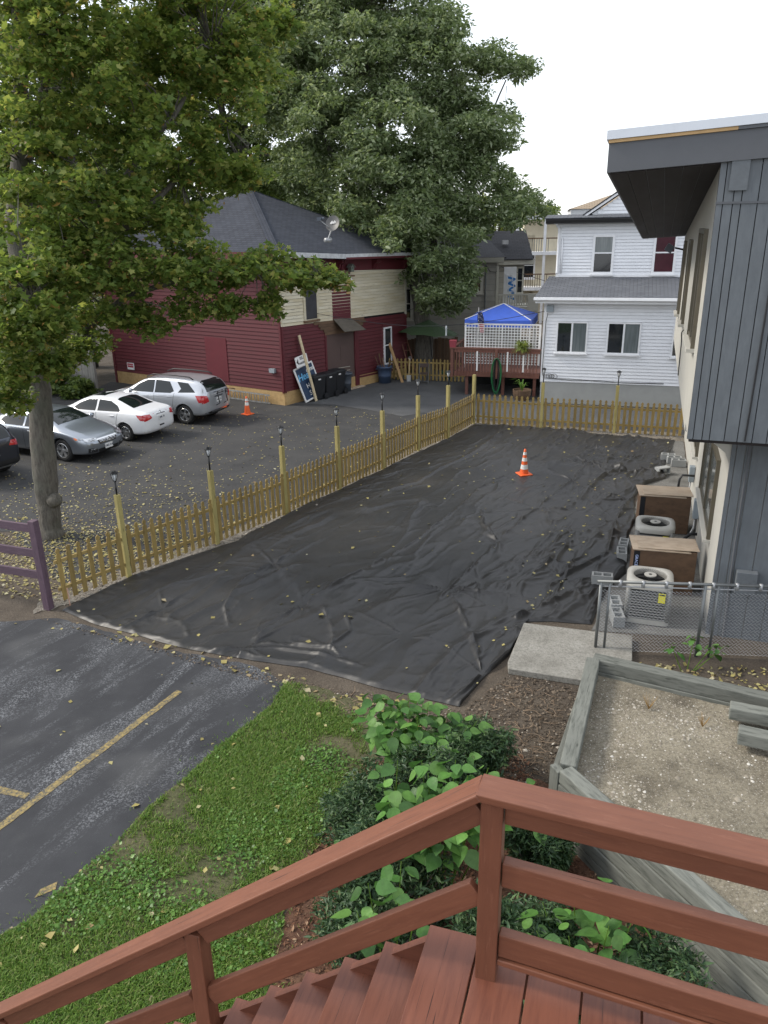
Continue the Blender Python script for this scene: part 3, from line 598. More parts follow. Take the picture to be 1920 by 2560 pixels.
# satellite dish
SD = thing('satellite_dish', 'small grey satellite dish standing on the blue grey roof', 'satellite dish', (-1.98,31.55,6.30), R(0))
MB().tube([(0,0,-.1),(.0,0,.0),(.12,.02,.28),(.2,.05,.34)], .028, 8).cyl((-.1,-.1,-.03),(.1,.1,-.02),.09).build('mast', GALV, SD, True)
dm = MB(); prof = [(0,0),(.12,.012),(.24,.045),(.33,.09)]
Md = Matrix.Translation((.22,-.02,.55)) @ Matrix.Rotation(R(62), 4, 'X') @ Matrix.Rotation(R(-18), 4, 'Y') @ Matrix.Scale(1.12, 4, (0,1,0)) @ Matrix.Scale(.85, 4)
dm.lathe([(r+.001, z) for r, z in prof], 28, Md).lathe([(.33,.09),(.335,.085),(.24,.035),(.001,-.012)], 28, Md)
ds = dm.build('reflector', plain('dish_grey', (.10,.098,.095), .5, .05, 5, 0), SD, True)
text('logo', 'dish', .17, WHITEPL, ds, Md @ Matrix.Translation((.0,.06,.034)), .004, .2)
MB().tube([(.16,.0,.36),(-.05,-.18,.52),(-.28,-.36,.72)], .02, 8).build('feed_arm', GALV, SD, True)
MB().box(-.36,-.2,-.44,-.3,.68,.80).cyl((-.2,-.36,.75),(-.12,-.3,.76),.05).build('feed_horn', GREYPL, SD)
# birdhouse
BH = thing('birdhouse', 'tiny green grey birdhouse under the eave of the red building', 'birdhouse', (-1.20,33.78,4.98), R(52))
MB().prism([(-.09,0),(.09,0),(.09,.2),(0,.3),(-.09,.2)], -.09, .09).build('box', plain('moss_wood', (.13,.15,.12), .8), BH)
for sx in (-1, 1): beam('roof', (0,0,.315), (sx*.15,0,.175), .24, .02, GREYWOOD, BH, up=(0,1,0) if False else (0,0,1))
MB().cyl((0,-.094,.15),(0,-.088,.15),.028).build('entrance', DARK, BH)
# small red sign on the left wall
SG = thing('wall_sign', 'small red and white notice sign on the red left wall', 'sign', tuple(RH.matrix_basis @ Vector((0,0,0))), 0)
SG.location = (-11.62,35.86,.86); SG.rotation_euler = (0,0,R(326))
MB().box(-.235,.235,-.012,.012,-.155,.155).build('plate', WHITEPL, SG); MB().box(-.2,.2,-.016,-.0125,-.05,.125).build('red_field', REDSIGN, SG)
text('lettering', 'NO PARKING', .06, WHITEPL, SG, XZ(0,-.0175,.04), .001)

# ---------------------------------------------------------------- white house
LAPSHADE = plain('lap_shade_grey', (.16,.17,.19), .9, .05, 4, 0)  # shade under the siding laps, painted as a grey backing in the gaps
WH = thing('white_house', 'white vinyl sided house with grey porch roof and black gutter', 'house', (6.35,30.5,0), R(-17))
WL = 6.6
MB().box(.02, WL, .03, 2.5, 0, 3.9).box(.18, WL+.2, 2.03, 8, 3.6, 7.0).build('carcass', LAPSHADE, WH)
MB().box(-.02, WL, -.01, .1, 0, .86).build('foundation', CONCFOUND, WH)
clap_wall(WH, .08, WL, .86, 3.95, .1235, WHITESIDE)
MB().box(-.04, .08, -.03, .05, .84, 3.95).build('corner_board', WHITETRIM, WH)
MB().box(-.03, 0.02, .05, 2.4, .0, 3.95).build('side_wall', WHITESIDE, WH)
window(WH, .48, 1.66, 2.0, 3.2, y=-.02, style='slider', fw=.06, glass=GLASS, gl2=GLASSCURT, proud=.06)
window(WH, 2.37, 3.6, 2.0, 3.2, y=-.02, style='slider', fw=.06, glass=GLASS, gl2=GLASSCURT, proud=.06)
window(WH, 4.72, 5.6, 1.95, 3.1, y=-.02, style='slider', fw=.06, proud=.06)
# porch roof, gutter, fascia
q = [(-.37,-.42,4.13),(WL,-.42,4.13),(WL,2.05,4.74),(-.1,2.05,4.74)]; roof_slab(WH, q, .05, ROOFGREY)
MB().prism([(-.42,4.12),(-.54,4.12),(-.55,4.03),(-.50,3.99),(-.42,3.98)], -.4, WL, axis='x').build('gutter', WHITETRIM, WH)
MB().box(-.34, WL, -.418, -.36, 3.9, 4.08).build('fascia', WHITETRIM, WH); MB().box(-.3, WL, -.4, .02, 3.91, 3.95).build('soffit', WHITETRIM, WH)
clap_wall(WH, .3, WL+.2, 4.80, 6.72, .1235, WHITESIDE, y=2.0)
MB().box(.16, .30, 1.97, 2.05, 4.72, 6.75).build('corner_board', WHITETRIM, WH); MB().box(.16, WL, 1.96, 2.02, 4.70, 4.80).build('flashing', WHITETRIM, WH)
window(WH, 1.53, 2.36, 4.82, 6.30, y=1.98, fw=.09, glass=GLASSCURT, gl2=GLASS, proud=.05, mid=5.62)
window(WH, 3.80, 4.66, 4.82, 6.30, y=1.98, fw=.09, proud=.05, mid=5.62, glass=plain('maroon_blind_glass', (.06,.012,.022), .2, .3, 3, 0))
MB().prism([(1.6,6.93),(1.55,6.93),(1.5,6.86),(1.52,6.74),(2.0,6.70),(2.0,6.93)], -.3, WL+.6, axis='x').build('gutter', BLACKMET, WH)
roof_slab(WH, [(-.34,1.5,6.94),(WL+.6,1.5,6.94),(WL+.6,2.6,7.06),(-.34,2.6,7.06)], .03, ROOFGREY, 'eave_roof')
# gable dormer
gd = MB().prism([(1.4,7.02),(5.2,7.02),(3.3,8.30)], 2.3, 6, axis='y').build('gable', WHITESIDE, WH)
for i in range(9):
    z = 7.06+i*.125; hw = (8.24-z)/1.28*1.83
    if hw > .2: put('clapboard', clap_mesh(2*hw, .117).mesh('clapboard', WHITESIDE), gd, M=Matrix.Translation((3.3-hw, 2.29, z)))
beam('rake_board', (1.1,2.2,6.98), (3.3,2.2,8.45), .16, .10, WHITETRIM, WH, up=(0,0,1)); beam('rake_board', (5.5,2.2,6.98), (3.3,2.2,8.45), .16, .10, WHITETRIM, WH)
roof_slab(WH, [(1.05,2.1,7.04),(3.3,2.1,8.54),(3.3,6,8.54),(1.05,6,7.04)], .05, ROOFDARK); roof_slab(WH, [(5.55,2.1,7.04),(3.3,2.1,8.54),(3.3,6,8.54),(5.55,6,7.04)], .05, ROOFDARK)
MB().tube([(-.2,1.56,6.86),(-.12,1.6,6.8),(.08,1.82,6.74),(.2,1.92,6.55),(.2,1.93,4.9),(.2,1.9,4.84)], .045, 8).build('downspout', WHITETRIM, WH, True)
MB().tube([(.36,1.94,6.2),(.36,1.94,4.85)], .03, 6).build('conduit', WHITETRIM, WH, True)
# wall lamp and cables on the corner
MB().box(.07,.33,-.2,-.02,3.56,3.8).build('flood_light', UTIL, WH)
pts = [(.12,-.05,3.5),(.06,-.05,3.2),(.05,-.05,2.6),(.03,-.05,1.8),(.02,-.06,1.2),(.1,-.06,1.02)]
MB().tube(pts, .012, 5).build('cable', BLACKPL, WH)
m_ = MB()
for k in range(4):
    cx = .2+.1*k; rr_ = .10+.02*(k % 2); m_.tube([(cx+rr_*math.cos(t/10*6.28), -.06-.004*k, 1.08+.8*rr_*math.sin(t/10*6.28)) for t in range(11)], .009, 5)
m_.tube([(.3,-.05,1.0),(1.2,-.05,.93),(2.2,-.05,.97),(3.2,-.05,.91),(4.6,-.05,.93)], .01, 5).tube([(.3,-.06,1.02),(1.5,-.06,.99),(2.4,-.06,.92),(4.6,-.06,.95)], .008, 5)
m_.build('cable_coil', BLACKPL, WH)
# tan roofed house behind it
TH = thing('tan_roofed_house', 'house with tan hip roof rising behind the white house', 'house', (12.1,44,0), R(-12))
MB().box(-1.4,6,.3,8,0,7.3).build('wall', WHITESIDE, TH); MB().box(-1.8,6.4,.0,8.3,7.15,7.45).build('cornice', WHITETRIM, TH)
MB().add([(-1.9,-.1,7.46),(6.5,-.1,7.46),(6.5,8.4,7.46),(-1.9,8.4,7.46),(2.3,3.2,8.8),(2.3,5.2,8.8)], [(0,1,4),(1,2,5,4),(2,3,5),(3,0,4,5)]).build('roof', ROOFTAN, TH)

# ---------------------------------------------------------------- beige house behind the deck
BHs = thing('beige_house', 'beige shingle sided house with dark roof behind the blue canopy', 'house', (6.15,42,0), 0)
MB().box(-9, .0, .03, 8, 0, 4.92).box(0,1.6,1.33,8,0,4.92).build('carcass', LAPSHADE, BHs)
for i in range(17): put('siding_course', bpy.data.meshes.get('siding_course') or clap_mesh(9.0, .275, .03).mesh('siding_course', BEIGE), BHs, M=Matrix.Translation((-9, 0, .05+i*.288)))
for i in range(17): put('siding_course', bpy.data.meshes.get('siding_course_short') or clap_mesh(1.62, .275, .03).mesh('siding_course_short', BEIGE), BHs, M=Matrix.Translation((0.0, 1.3, .05+i*.288)))
MB().box(-.06,.06,-.05,1.3,0,4.9).build('corner_board', BEIGETRIM, BHs)
window(BHs, -1.75, -.75, 3.35, 4.75, y=-.02, frame=BEIGETRIM, fw=.14, style='double', mid=4.0, gl2=BROWNBOARD)
window(BHs, -5.25, -4.45, 2.05, 3.75, y=-.02, frame=BEIGETRIM, fw=.12, style='double', mid=2.9)
window(BHs, 1.2, 1.6, 3.2, 4.6, y=1.28, frame=BEIGETRIM, fw=.08)
MB().prism([(-.45,4.92),(.05,4.88),(.05,5.14),(-.5,5.16)], -9.4, .25, axis='x').build('cornice', BEIGETRIM, BHs)
MB().box(.0,2.05,.75,1.35,4.74,5.0).build('cornice', BEIGETRIM, BHs)
roof_slab(BHs, [(-9.4,-.5,5.17),(.35,-.5,5.17),(-.5,3.2,6.35),(-9.4,3.2,6.35)], .06, ROOFDARK)
roof_slab(BHs, [(-.3,.6,5.02),(1.95,.6,5.02),(1.95,3.1,6.42),(-.6,3.1,6.42)], .06, ROOFDARK); roof_slab(BHs, [(-.3,5.6,5.02),(1.95,5.6,5.02),(1.95,3.1,6.42),(-.6,3.1,6.42)], .06, ROOFDARK)
MB().prism([(.7,5.0),(5.5,5.0),(3.1,6.32)], 1.7, 1.85, axis='x').build('gable', WHITETRIM, BHs)
MB().box(.45,.75,1.5,1.75,5.75,5.95).build('roof_vent', plain('vent_metal', (.6,.6,.6), .3, .05, 5, 0, metal=.5), BHs)
MB().tube([(-.62,-.06,4.85),(-.62,-.06,2.0)], .035, 6).build('conduit', GALVDARK, BHs)
MB().tube([(-.62,-.08,4.75),(-.4,-.1,4.45),(-.1,-.1,4.42),(.2,.3,4.66),(1.0,.5,4.4),(2.6,.3,3.9)], .014, 5).build('cable', BLACKPL, BHs)
# balcony of the beige house, things on it
BAL = thing('balcony', 'grey beige balcony with balusters on the beige house', 'balcony', (6.15,41.0,0), 0)
MB().box(-.05,2.0,-.0,2.2,2.45,2.72).build('floor', BEIGETRIM, BAL); MB().box(-.05,2.0,-.03,.06,3.30,3.38).build('handrail', BEIGETRIM, BAL); MB().box(-.05,2.0,-.02,.05,2.76,2.82).build('bottom_rail', BEIGETRIM, BAL)
bme = MB().box(-.025,.025,-.02,.02,2.82,3.3).mesh('baluster', BEIGETRIM)
for i in range(12): put('baluster', bme, BAL, loc=(.03+i*.125,.01,0))
MB().box(1.45,2.02,-.035,-.0,2.5,3.3).build('side_panel', BEIGETRIM, BAL)
for x in (.05, 1.9): MB().box(x-.06,x+.06,.1,.22,0,2.45).build('post', BEIGETRIM, BAL)
SB = thing('surf_board_panel', 'white panel with blue zigzag marks leaning on the balcony', 'panel', (6.78,41.9,2.72), R(-4))
MB().box(-.3,.34,-.03,.03,.1,1.95).build('panel', WHITEPL, SB)
zz = [(-.06,1.42),(.26,1.34),(-.04,1.12),(.27,1.0),(-.04,.78),(.26,.66),(.0,.46),(.25,.34)]
m_ = MB()
for a, b in zip(zz[:-1], zz[1:]):
    d = Vector((b[0]-a[0],0,b[1]-a[1])).normalized(); p = Vector((-d.z,0,d.x))*.055; A = Vector((a[0],-.036,a[1]))-d*.03; B_ = Vector((b[0],-.036,b[1]))+d*.03
    m_.add([A+p,A-p,B_-p,B_+p,A+p+Vector((0,.005,0)),A-p+Vector((0,.005,0)),B_-p+Vector((0,.005,0)),B_+p+Vector((0,.005,0))], [(0,1,2,3),(7,6,5,4),(0,4,5,1),(2,6,7,3),(1,5,6,2),(0,3,7,4)])
m_.build('mark', BLUEP, SB)
def ladder(name, lab, base, top, wd, nr, mat, grp=None, side=None, rr_=.018, sw=.05):
    b = Vector(base); t = Vector(top); L_ = thing(name, lab, 'ladder', base, 0, grp); d = (t-b); sd_ = Vector(side).normalized()*wd/2 if side else Vector((wd/2,0,0))
    for s_ in (-1, 1): beam('stile', sd_*s_, d+sd_*s_, .03, sw, mat, L_, up=d.cross(sd_))
    for i in range(nr): p = d*((i+.6)/nr); MB().cyl(p-sd_, p+sd_, rr_, n=8).build('rung', mat, L_)
    return L_
ladder('step_ladder', 'aluminium ladder leaning against the panel on the balcony', (6.98,41.55,2.73), (6.72,41.8,4.35), .3, 6, ALU)
# ---------------------------------------------------------------- far three decker
FB = thing('porch_house', 'pale cream house with stacked porches seen past the white house gutter', 'house', (10.3,58,0), R(-8))
MB().box(-1.9,.8,.6,6,0,6.0).box(.0,8,.6,6,0,7.0).build('wall', CREAMFAR, FB)
for i in range(24): put('siding_course', bpy.data.meshes.get('far_course') or clap_mesh(1.9, .26, .03).mesh('far_course', CREAMFAR), FB, M=Matrix.Translation((-1.9,.6,.02+i*.25)))
for z0_, z1_ in ((7.05,7.3),(4.7,4.92),(2.3,2.52)): MB().box(-.6,3,-1.0,.6,z0_,z1_).build('porch_floor', WHITETRIM, FB)
for x in (-.5,1.4): MB().box(x-.09,x+.09,-.95,-.77,0,7.05).build('porch_post', WHITETRIM, FB)
for z in (4.92,2.52):
    MB().box(-.5,3,-.92,-.86,z+.85,z+.93).build('porch_rail', BROWNBOARD, FB); bm2 = MB().box(-.02,.02,-.91,-.87,z,z+.86).mesh('baluster', BROWNBOARD if z < 3 else GALVDARK)
    for i in range(14): put('baluster', bm2, FB, loc=(-.42+i*.16,0,0))
window(FB, -.1, .9, 3.0, 4.9, y=.58, frame=WHITETRIM, fw=.12)
# ---------------------------------------------------------------- grey building on the right
d_ = Vector((.324,.946,0)); ang = math.atan2(.946,.324)
GB = thing('grey_building', 'two storey building with grey board end wall, cream stucco side and deep dark eave', 'building', (5.54,11.74,0), ang)
# local: +x runs along the long wall away from the viewer, +y is to the left (outside), -y is into the building
WD = 7.0; FARX = 13.9; NEARX = -.72+1.41
nx = .55                                               # near end of the upper storey along x
MB().box(.02, FARX, -WD, -.01, 0, 3.6).build('lower_wall', STUCCO, GB)
# coved overhang to the upper storey
NXE = -.99; YU = .74; UF = 11.2
pr = [(-.01,2.95),(.02,3.08),(.10,3.24),(.28,3.38),(.54,3.45),(YU,3.56),(YU,7.4),(-.5,7.4),(-.5,2.95)]
me_n = len(pr); x0_, x1_ = .03, UF
MB().add([(NXE+.05,YU,3.69),(.03,YU,3.69),(.03,-.5,3.69),(NXE+.05,-.5,3.69),(NXE+.05,YU,7.42),(.03,YU,7.33),(.03,-.5,7.33),(NXE+.05,-.5,7.42)], [(3,2,1,0),(4,5,6,7),(0,1,5,4),(1,2,6,5),(2,3,7,6),(3,0,4,7)]).build('upper_wall', STUCCO, GB)
vs = [(x0_, y, z if z < 7 else 7.42) for y, z in pr]+[(x1_, y, z if z < 7 else 6.33) for y, z in pr]
MB().add(vs, [tuple(range(me_n))[::-1], tuple(range(me_n, 2*me_n))]+[(i, (i+1) % me_n, me_n+(i+1) % me_n, me_n+i) for i in range(me_n)]).build('upper_wall', STUCCO, GB)
def endboards(xf, y0, z0, z1, edges, name='siding_panel', th=.03):
    for a, b in zip(edges[:-1], edges[1:]):
        L_ = z1-z0; me = MB().box(0, L_, -th/2, th/2, -(b-a)/2+.006, (b-a)/2-.006).mesh(name, GREYSIDE)
        M = Matrix(((0,1,0,xf),(0,0,-1,y0-(a+b)/2),(1,0,0,z0),(0,0,0,1))); put(name, me, GB, M=M)
ue = [0,.086,.208,.309,.509,.683,.88,1.07,1.27,1.46,1.65,1.85,2.05,2.3,2.6,3.0,3.5,4,5,6,7.5]
endboards(NXE, YU+.015, 3.69, 6.92, ue); endboards(NXE-.01, YU+.015, 6.945, 7.48, ue)
MB().box(NXE+.02,NXE+.06,-WD,YU+.01,3.68,7.4).build('end_backing', DARK, GB)
MB().box(NXE-.03,NXE+.01,-WD,YU+.018,6.918,6.947).build('z_flashing', GREYFASCIA, GB)
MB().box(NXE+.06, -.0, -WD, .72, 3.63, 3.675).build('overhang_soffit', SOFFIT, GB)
MB().box(NXE-.07,NXE-.02,.40,.62,7.08,7.5).build('rafter_end', GREYSIDE, GB)
le = [0,.075,.21,.30,.58,.86,1.14,1.42,1.7,2.0,2.3,2.6,3,3.4,3.8,4.4,5,6,7]
endboards(.0, .02, .0, 3.62, le)
MB().box(-.16,-.02,-.64,-.32,.9,1.29).build('meter_box', GREYSIDE, GB, bevel=.01)
MB().tube([(-.03,-.24,3.6),(-.03,-.24,1.6),(-.03,-.27,.0)], .02, 6).build('conduit', GREYFASCIA, GB)
MB().tube([(NXE-.025,YU-.80,6.2),(NXE-.03,YU-.78,4.2),(NXE-.03,YU-.77,3.72),(NXE+.2,YU-.77,3.6),(-.03,-.05,3.55)], .013, 6).build('cable', BLACKPL, GB)
# roof with deep eave, sloping down towards the far end
YO = 2.19; ZN, ZF = 7.35, 6.27; XN, XF = -1.07, 11.25
def rz_(x): return ZN+(ZF-ZN)*(x-XN)/(XF-XN)
ris = .055
def rp(x, y, dz):
    if y > .8: y = .8+(y-.8)*(1-.23*(x-XN)/(XF-XN))
    return Vector((x, y, rz_(x)+(YO-y)*ris+dz))
MB().add([rp(XN,YO,0), rp(XF,YO,0), rp(XF,-WD,0), rp(XN,-WD,0), rp(XN,YO,.36), rp(XF,YO,.36), rp(XF,-WD,.36), rp(XN,-WD,.36)], [(0,1,2,3),(4,5,6,7),(0,1,5,4),(1,2,6,5),(2,3,7,6),(3,0,4,7)], 0).build('roof', GREYFASCIA, GB)
nb_ = 6
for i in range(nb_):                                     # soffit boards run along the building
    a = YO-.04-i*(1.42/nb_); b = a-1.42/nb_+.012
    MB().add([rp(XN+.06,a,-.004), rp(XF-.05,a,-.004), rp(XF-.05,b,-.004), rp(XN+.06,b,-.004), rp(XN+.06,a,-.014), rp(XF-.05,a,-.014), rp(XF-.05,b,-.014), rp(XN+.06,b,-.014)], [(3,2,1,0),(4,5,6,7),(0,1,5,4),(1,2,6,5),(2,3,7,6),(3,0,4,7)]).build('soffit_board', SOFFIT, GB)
def band(name, z0, z1, ya, yb, mat, xo=.025):
    MB().add([rp(XN-xo,ya,z0), rp(XN+.1,ya,z0), rp(XN+.1,yb,z0), rp(XN-xo,yb,z0), rp(XN-xo,ya,z1), rp(XN+.1,ya,z1), rp(XN+.1,yb,z1), rp(XN-xo,yb,z1)], [(3,2,1,0),(4,5,6,7),(0,1,5,4),(1,2,6,5),(2,3,7,6),(3,0,4,7)]).build(name, mat, GB)
band('fascia_strip', .362, .402, YO+.004, .60, RAWWOOD); band('fascia_strip', .362, .40, .598, -WD, GREYFASCIA, .03)
MB().add([rp(XN-.045,YO+.03,.404), rp(XF,YO+.03,.404), rp(XF,-WD,.404), rp(XN-.045,-WD,.404), rp(XN-.045,YO+.03,.515), rp(XF,YO+.03,.515), rp(XF,-WD,.515), rp(XN-.045,-WD,.515)], [(3,2,1,0),(4,5,6,7),(0,1,5,4),(1,2,6,5),(2,3,7,6),(3,0,4,7)]).build('roof_edge', METALEDGE, GB)
# side windows: deep bronze frames
BRONZE = plain('bronze_window_frame', (.13,.115,.085), .45, .08, 8, 0, metal=.3)
def sidewin(xa, xb, z0, z1, yw):
    m_ = MB(); a, b = yw-.05, yw+.06
    m_.box(xa,xa+.07,a,b,z0,z1).box(xb-.07,xb,a,b,z0,z1).box(xa+.07,xb-.07,a,b,z1-.07,z1).box(xa+.07,xb-.07,a,b-.02,z0,z0+.07).box((xa+xb)/2-.04,(xa+xb)/2+.04,a,b-.01,z0+.07,z1-.07)
    wn = m_.build('window', BRONZE, GB); MB().box(xa+.06,xb-.06,yw-.03,yw+.012,z0+.06,z1-.06).build('pane', GLASSCURT, wn)
    MB().box(xa-.03,xb+.03,a,b+.06,z0-.06,z0-.003).build('sill', STUCCO, wn)
sidewin(1.5,4.7,1.17,2.7,.0); sidewin(6.9,8.4,1.25,2.7,.0)
sidewin(.1,1.9,4.85,6.6,YU); sidewin(5.1,6.0,4.65,6.35,YU); sidewin(8.6,9.6,4.5,6.25,YU)
MB().tube([(4.5,.76,4.6),(4.75,.78,4.52),(4.55,.77,4.35),(4.25,.77,3.7)], .012, 5).build('loose_wire', BLACKPL, GB)
MB().tube([(10.6,.76,6.0),(10.6,.98,6.05)], .025, 6).build('lamp_arm', BLACKMET, GB)
fl = MB().box(-.12,.12,-.02,.18,-.1,.1, Matrix.Translation((10.6,1.05,6.0)) @ Matrix.Rotation(R(30),4,'X')).build('flood_lamp', GREYPL, GB)
for x, z, h in ((4.4,.55,.42),(7.1,.55,.40)):
    MB().box(x-.1,x+.1,.005,.13,z,z+h).build('switch_box', UTIL, GB, bevel=.008)
MB().tube([(4.4,.07,.55),(4.38,.08,.3),(4.0,.25,.1),(3.7,.5,.02)], .022, 6).tube([(7.1,.07,.55),(7.1,.08,.4),(6.8,.3,.15)], .02, 6).build('flex_conduit', GALV, GB, True)
MB().tube([(3.9,.02,.35),(3.9,.16,.34),(3.75,.3,.25),(3.6,.55,.1)], .035, 8).build('coolant_line', BLACKPL, GB, True)
MB().tube([(6.75,.02,.8),(6.75,.3,.8),(6.7,.36,.7),(6.7,.38,.2)], .03, 8).build('coolant_line', BLACKPL, GB, True)
# ---------------------------------------------------------------- picket fences
def picket_mesh(h, wd=.094, th=.018, gothic=True):
    a = wd/2; nk = a*.62
    if gothic: pf = [(-a,0),(a,0),(a,h-.135),(nk,h-.115),(nk*.95,h-.10),(a*.98,h-.07),(a*.75,h-.03),(.008,h),(-.008,h),(-a*.75,h-.03),(-a*.98,h-.07),(-nk*.95,h-.10),(-nk,h-.115),(-a,h-.135)]
    else: pf = [(-a,0),(a,0),(a,h-.06),(.012,h),(-.012,h),(-a,h-.06)]
    # local X is the length of the picket so that the grain runs along it
    n = len(pf); vs = [(z, x, -th/2) for x, z in pf]+[(z, x, th/2) for x, z in pf]
    return MB().add(vs, [tuple(range(n)), tuple(range(n, 2*n))[::-1]]+[(i, n+i, n+(i+1) % n, (i+1) % n) for i in range(n)]).mesh('picket', PICKET)
PK = picket_mesh(1.07)
def picket_run(fence, pts, posth, npick, side, ph=1.07, zb=.06, skip_posts=(), railz=(.30,.86), pick=None, postw=.10):
    """posts at pts; pickets on the given side of the rails"""
    for i, p in enumerate(pts):
        if i in skip_posts: continue
        hgt = posth+random.uniform(-.03, .03); me = beam('post', (p[0],p[1],-.05), (p[0],p[1],hgt), postw, postw, POSTW, fence, up=(pts[1][1]-pts[0][1], -(pts[1][0]-pts[0][0]), 0), bevel=.004)
    for a, b, k in zip(pts[:-1], pts[1:], npick):
        a = Vector((*a,0)); b = Vector((*b,0)); d = (b-a).normalized(); nn = Vector((d.y,-d.x,0))*side
        for z in railz: beam('rail', a+d*.04+Vector((0,0,z)), b-d*.04+Vector((0,0,z)), .038, .065, RAILW, fence)
        for j in range(k):
            q = a+(b-a)*((j+.62)/(k+.24))+nn*.031; h = zb+random.uniform(-.012,.012)
            lean = Vector((random.gauss(0,.008)*d.x, random.gauss(0,.008)*d.y, 1)).normalized()
            y_ = nn.cross(lean).normalized(); M = Matrix.Identity(4)
            for r_ in range(3): M[r_][0] = lean[r_]; M[r_][1] = y_[r_]; M[r_][2] = nn[r_]
            M.translation = q+Vector((0,0,h)); put('picket', pick or PK, fence, M=M)
SF = thing('side_picket_fence', 'long new wooden picket fence between the rear lot and the black fabric', 'fence')
sp = [(-6.28,13.30),(-5.31,14.51),(-3.81,16.20),(-2.45,18.01),(-1.21,19.90),(0,21.72),(1.12,23.68),(2.18,25.10),(3.27,27.10)]
picket_run(SF, sp, 1.78, [7,12,13,13,13,13,12,13], 1, skip_posts=(0,))
BF = thing('back_picket_fence', 'wooden picket fence along the far end of the black fabric', 'fence')
bp = [(3.33,27.08),(5.54,26.23),(7.87,25.45),(9.95,24.72)]
picket_run(BF, bp, 1.62, [12,12,12], 1, skip_posts=(0,3), zb=.05)
RF = thing('far_picket_fence', 'short picket fence section beyond the grey apron, behind the folding chair', 'fence')
picket_run(RF, [(.3,35.9),(2.1,35.35),(3.95,34.8)], 1.1, [10,11], 1, pick=picket_mesh(.98), skip_posts=(0,1,2))
# solar lights on the posts
def solar_light(loc, lab):
    t = thing('solar_light', lab, 'lamp', loc, random.uniform(0,1.5), 'solar lights on the fence posts')
    for nm, me in SOLAR: put(nm, me, t)
    return t
_s = MB().cyl((0,0,-.02),(0,0,.30),.018,n=10).mesh('stake', BLACKMET, True)
_c = MB()
for k in range(6):
    a = k*math.pi/3; _c.tube([(.022*math.cos(a),.022*math.sin(a),.30),(.05*math.cos(a),.05*math.sin(a),.38),(.062*math.cos(a),.062*math.sin(a),.45)], .005, 4)
_c.cyl((0,0,.295),(0,0,.31),.03,n=12)
_c = _c.mesh('cage', BLACKMET)
_g2 = MB().lathe([(.02,.31),(.04,.36),(.05,.45),(.0,.452)], 14).mesh('lens', plain('frosted_lens', (.55,.57,.58), .3, .05, 5, 0), True)
_t = MB().lathe([(.0,.515),(.03,.51),(.078,.475),(.082,.46),(.0,.452)], 14).mesh('cap', BLACKMET)
SOLAR = [('stake',_s),('cage',_c),('lens',_g2),('cap',_t)]
sol = ['first from the purple fence','second from the purple fence','third from the purple fence','fourth from the purple fence','fifth from the purple fence','sixth from the purple fence','seventh from the purple fence']
for (x, y), t_ in zip(sp[1:8], sol): solar_light((x,y,1.78), 'black solar light on a side fence post, '+t_)
solar_light((5.54,26.23,1.62), 'black solar light on the back fence post beside the house corner'); solar_light((7.87,25.45,1.62), 'black solar light on the back fence post in front of the foundation')
# purple rail fence
PF = thing('purple_rail_fence', 'purple painted post and rail fence at the left edge', 'fence')
pd_ = Vector((-.943,.332,0)); p0_ = Vector((-6.40,13.12,0))
beam('post', p0_-Vector((0,0,.05)), p0_+Vector((0,0,1.80)), .14, .14, PURPLE, PF, up=(.33,.94,0), bevel=.008)
beam('post', p0_+pd_*3.0-Vector((0,0,.05)), p0_+pd_*3.0+Vector((0,0,1.80)), .14, .14, PURPLE, PF, up=(.33,.94,0), bevel=.008)
for z in (1.64,1.14,.70): beam('rail', p0_+pd_*.03+Vector((0,-.0,z)), p0_+pd_*2.97+Vector((0,0,z+.02)), .05, .16, PURPLE, PF, bevel=.006)
tag(beam('wooden_stake', (-6.05,13.25,0), (-6.06,13.27,.36), .02, .02, plain('pinkish_stake', (.5,.3,.22), .8)), 'thin survey stake standing by the end of the picket fence', 'stake')
# grey board fence behind the cars
WF = thing('board_fence', 'tall weathered grey board fence behind the parked cars', 'fence')
a = Vector((-12.55,33.7,0)); dd = Vector((-.885,.466,0))
for i in range(30): beam('board', a+dd*(.1+i*.185)+Vector((0,.02*(i%2),0)), a+dd*(.1+i*.185)+Vector((0,.02*(i%2),2.3+random.uniform(-.03,.03))), .178, .02, BOARDGREY, WF, up=(.466,.885,0))
beam('post', a+Vector((.02,-.02,0)), a+Vector((.02,-.02,2.35)), .12, .12, BOARDGREY, WF, up=(.466,.885,0))
for z in (.5,1.8): beam('rail', a+dd*.0+Vector((.03,.07,z)), a+dd*5.6+Vector((.03,.07,z)), .04, .09, BOARDGREY, WF)
# brown board fence behind the tree
BFn = thing('brown_board_fence', 'brown board fence behind the small far picket fence', 'fence')
for i in range(18): beam('board', (.9+i*.165,38.4,0), (.9+i*.165,38.4,1.55+random.uniform(-.05,.05)), .16, .02, BROWNBOARD, BFn, up=(0,1,0))
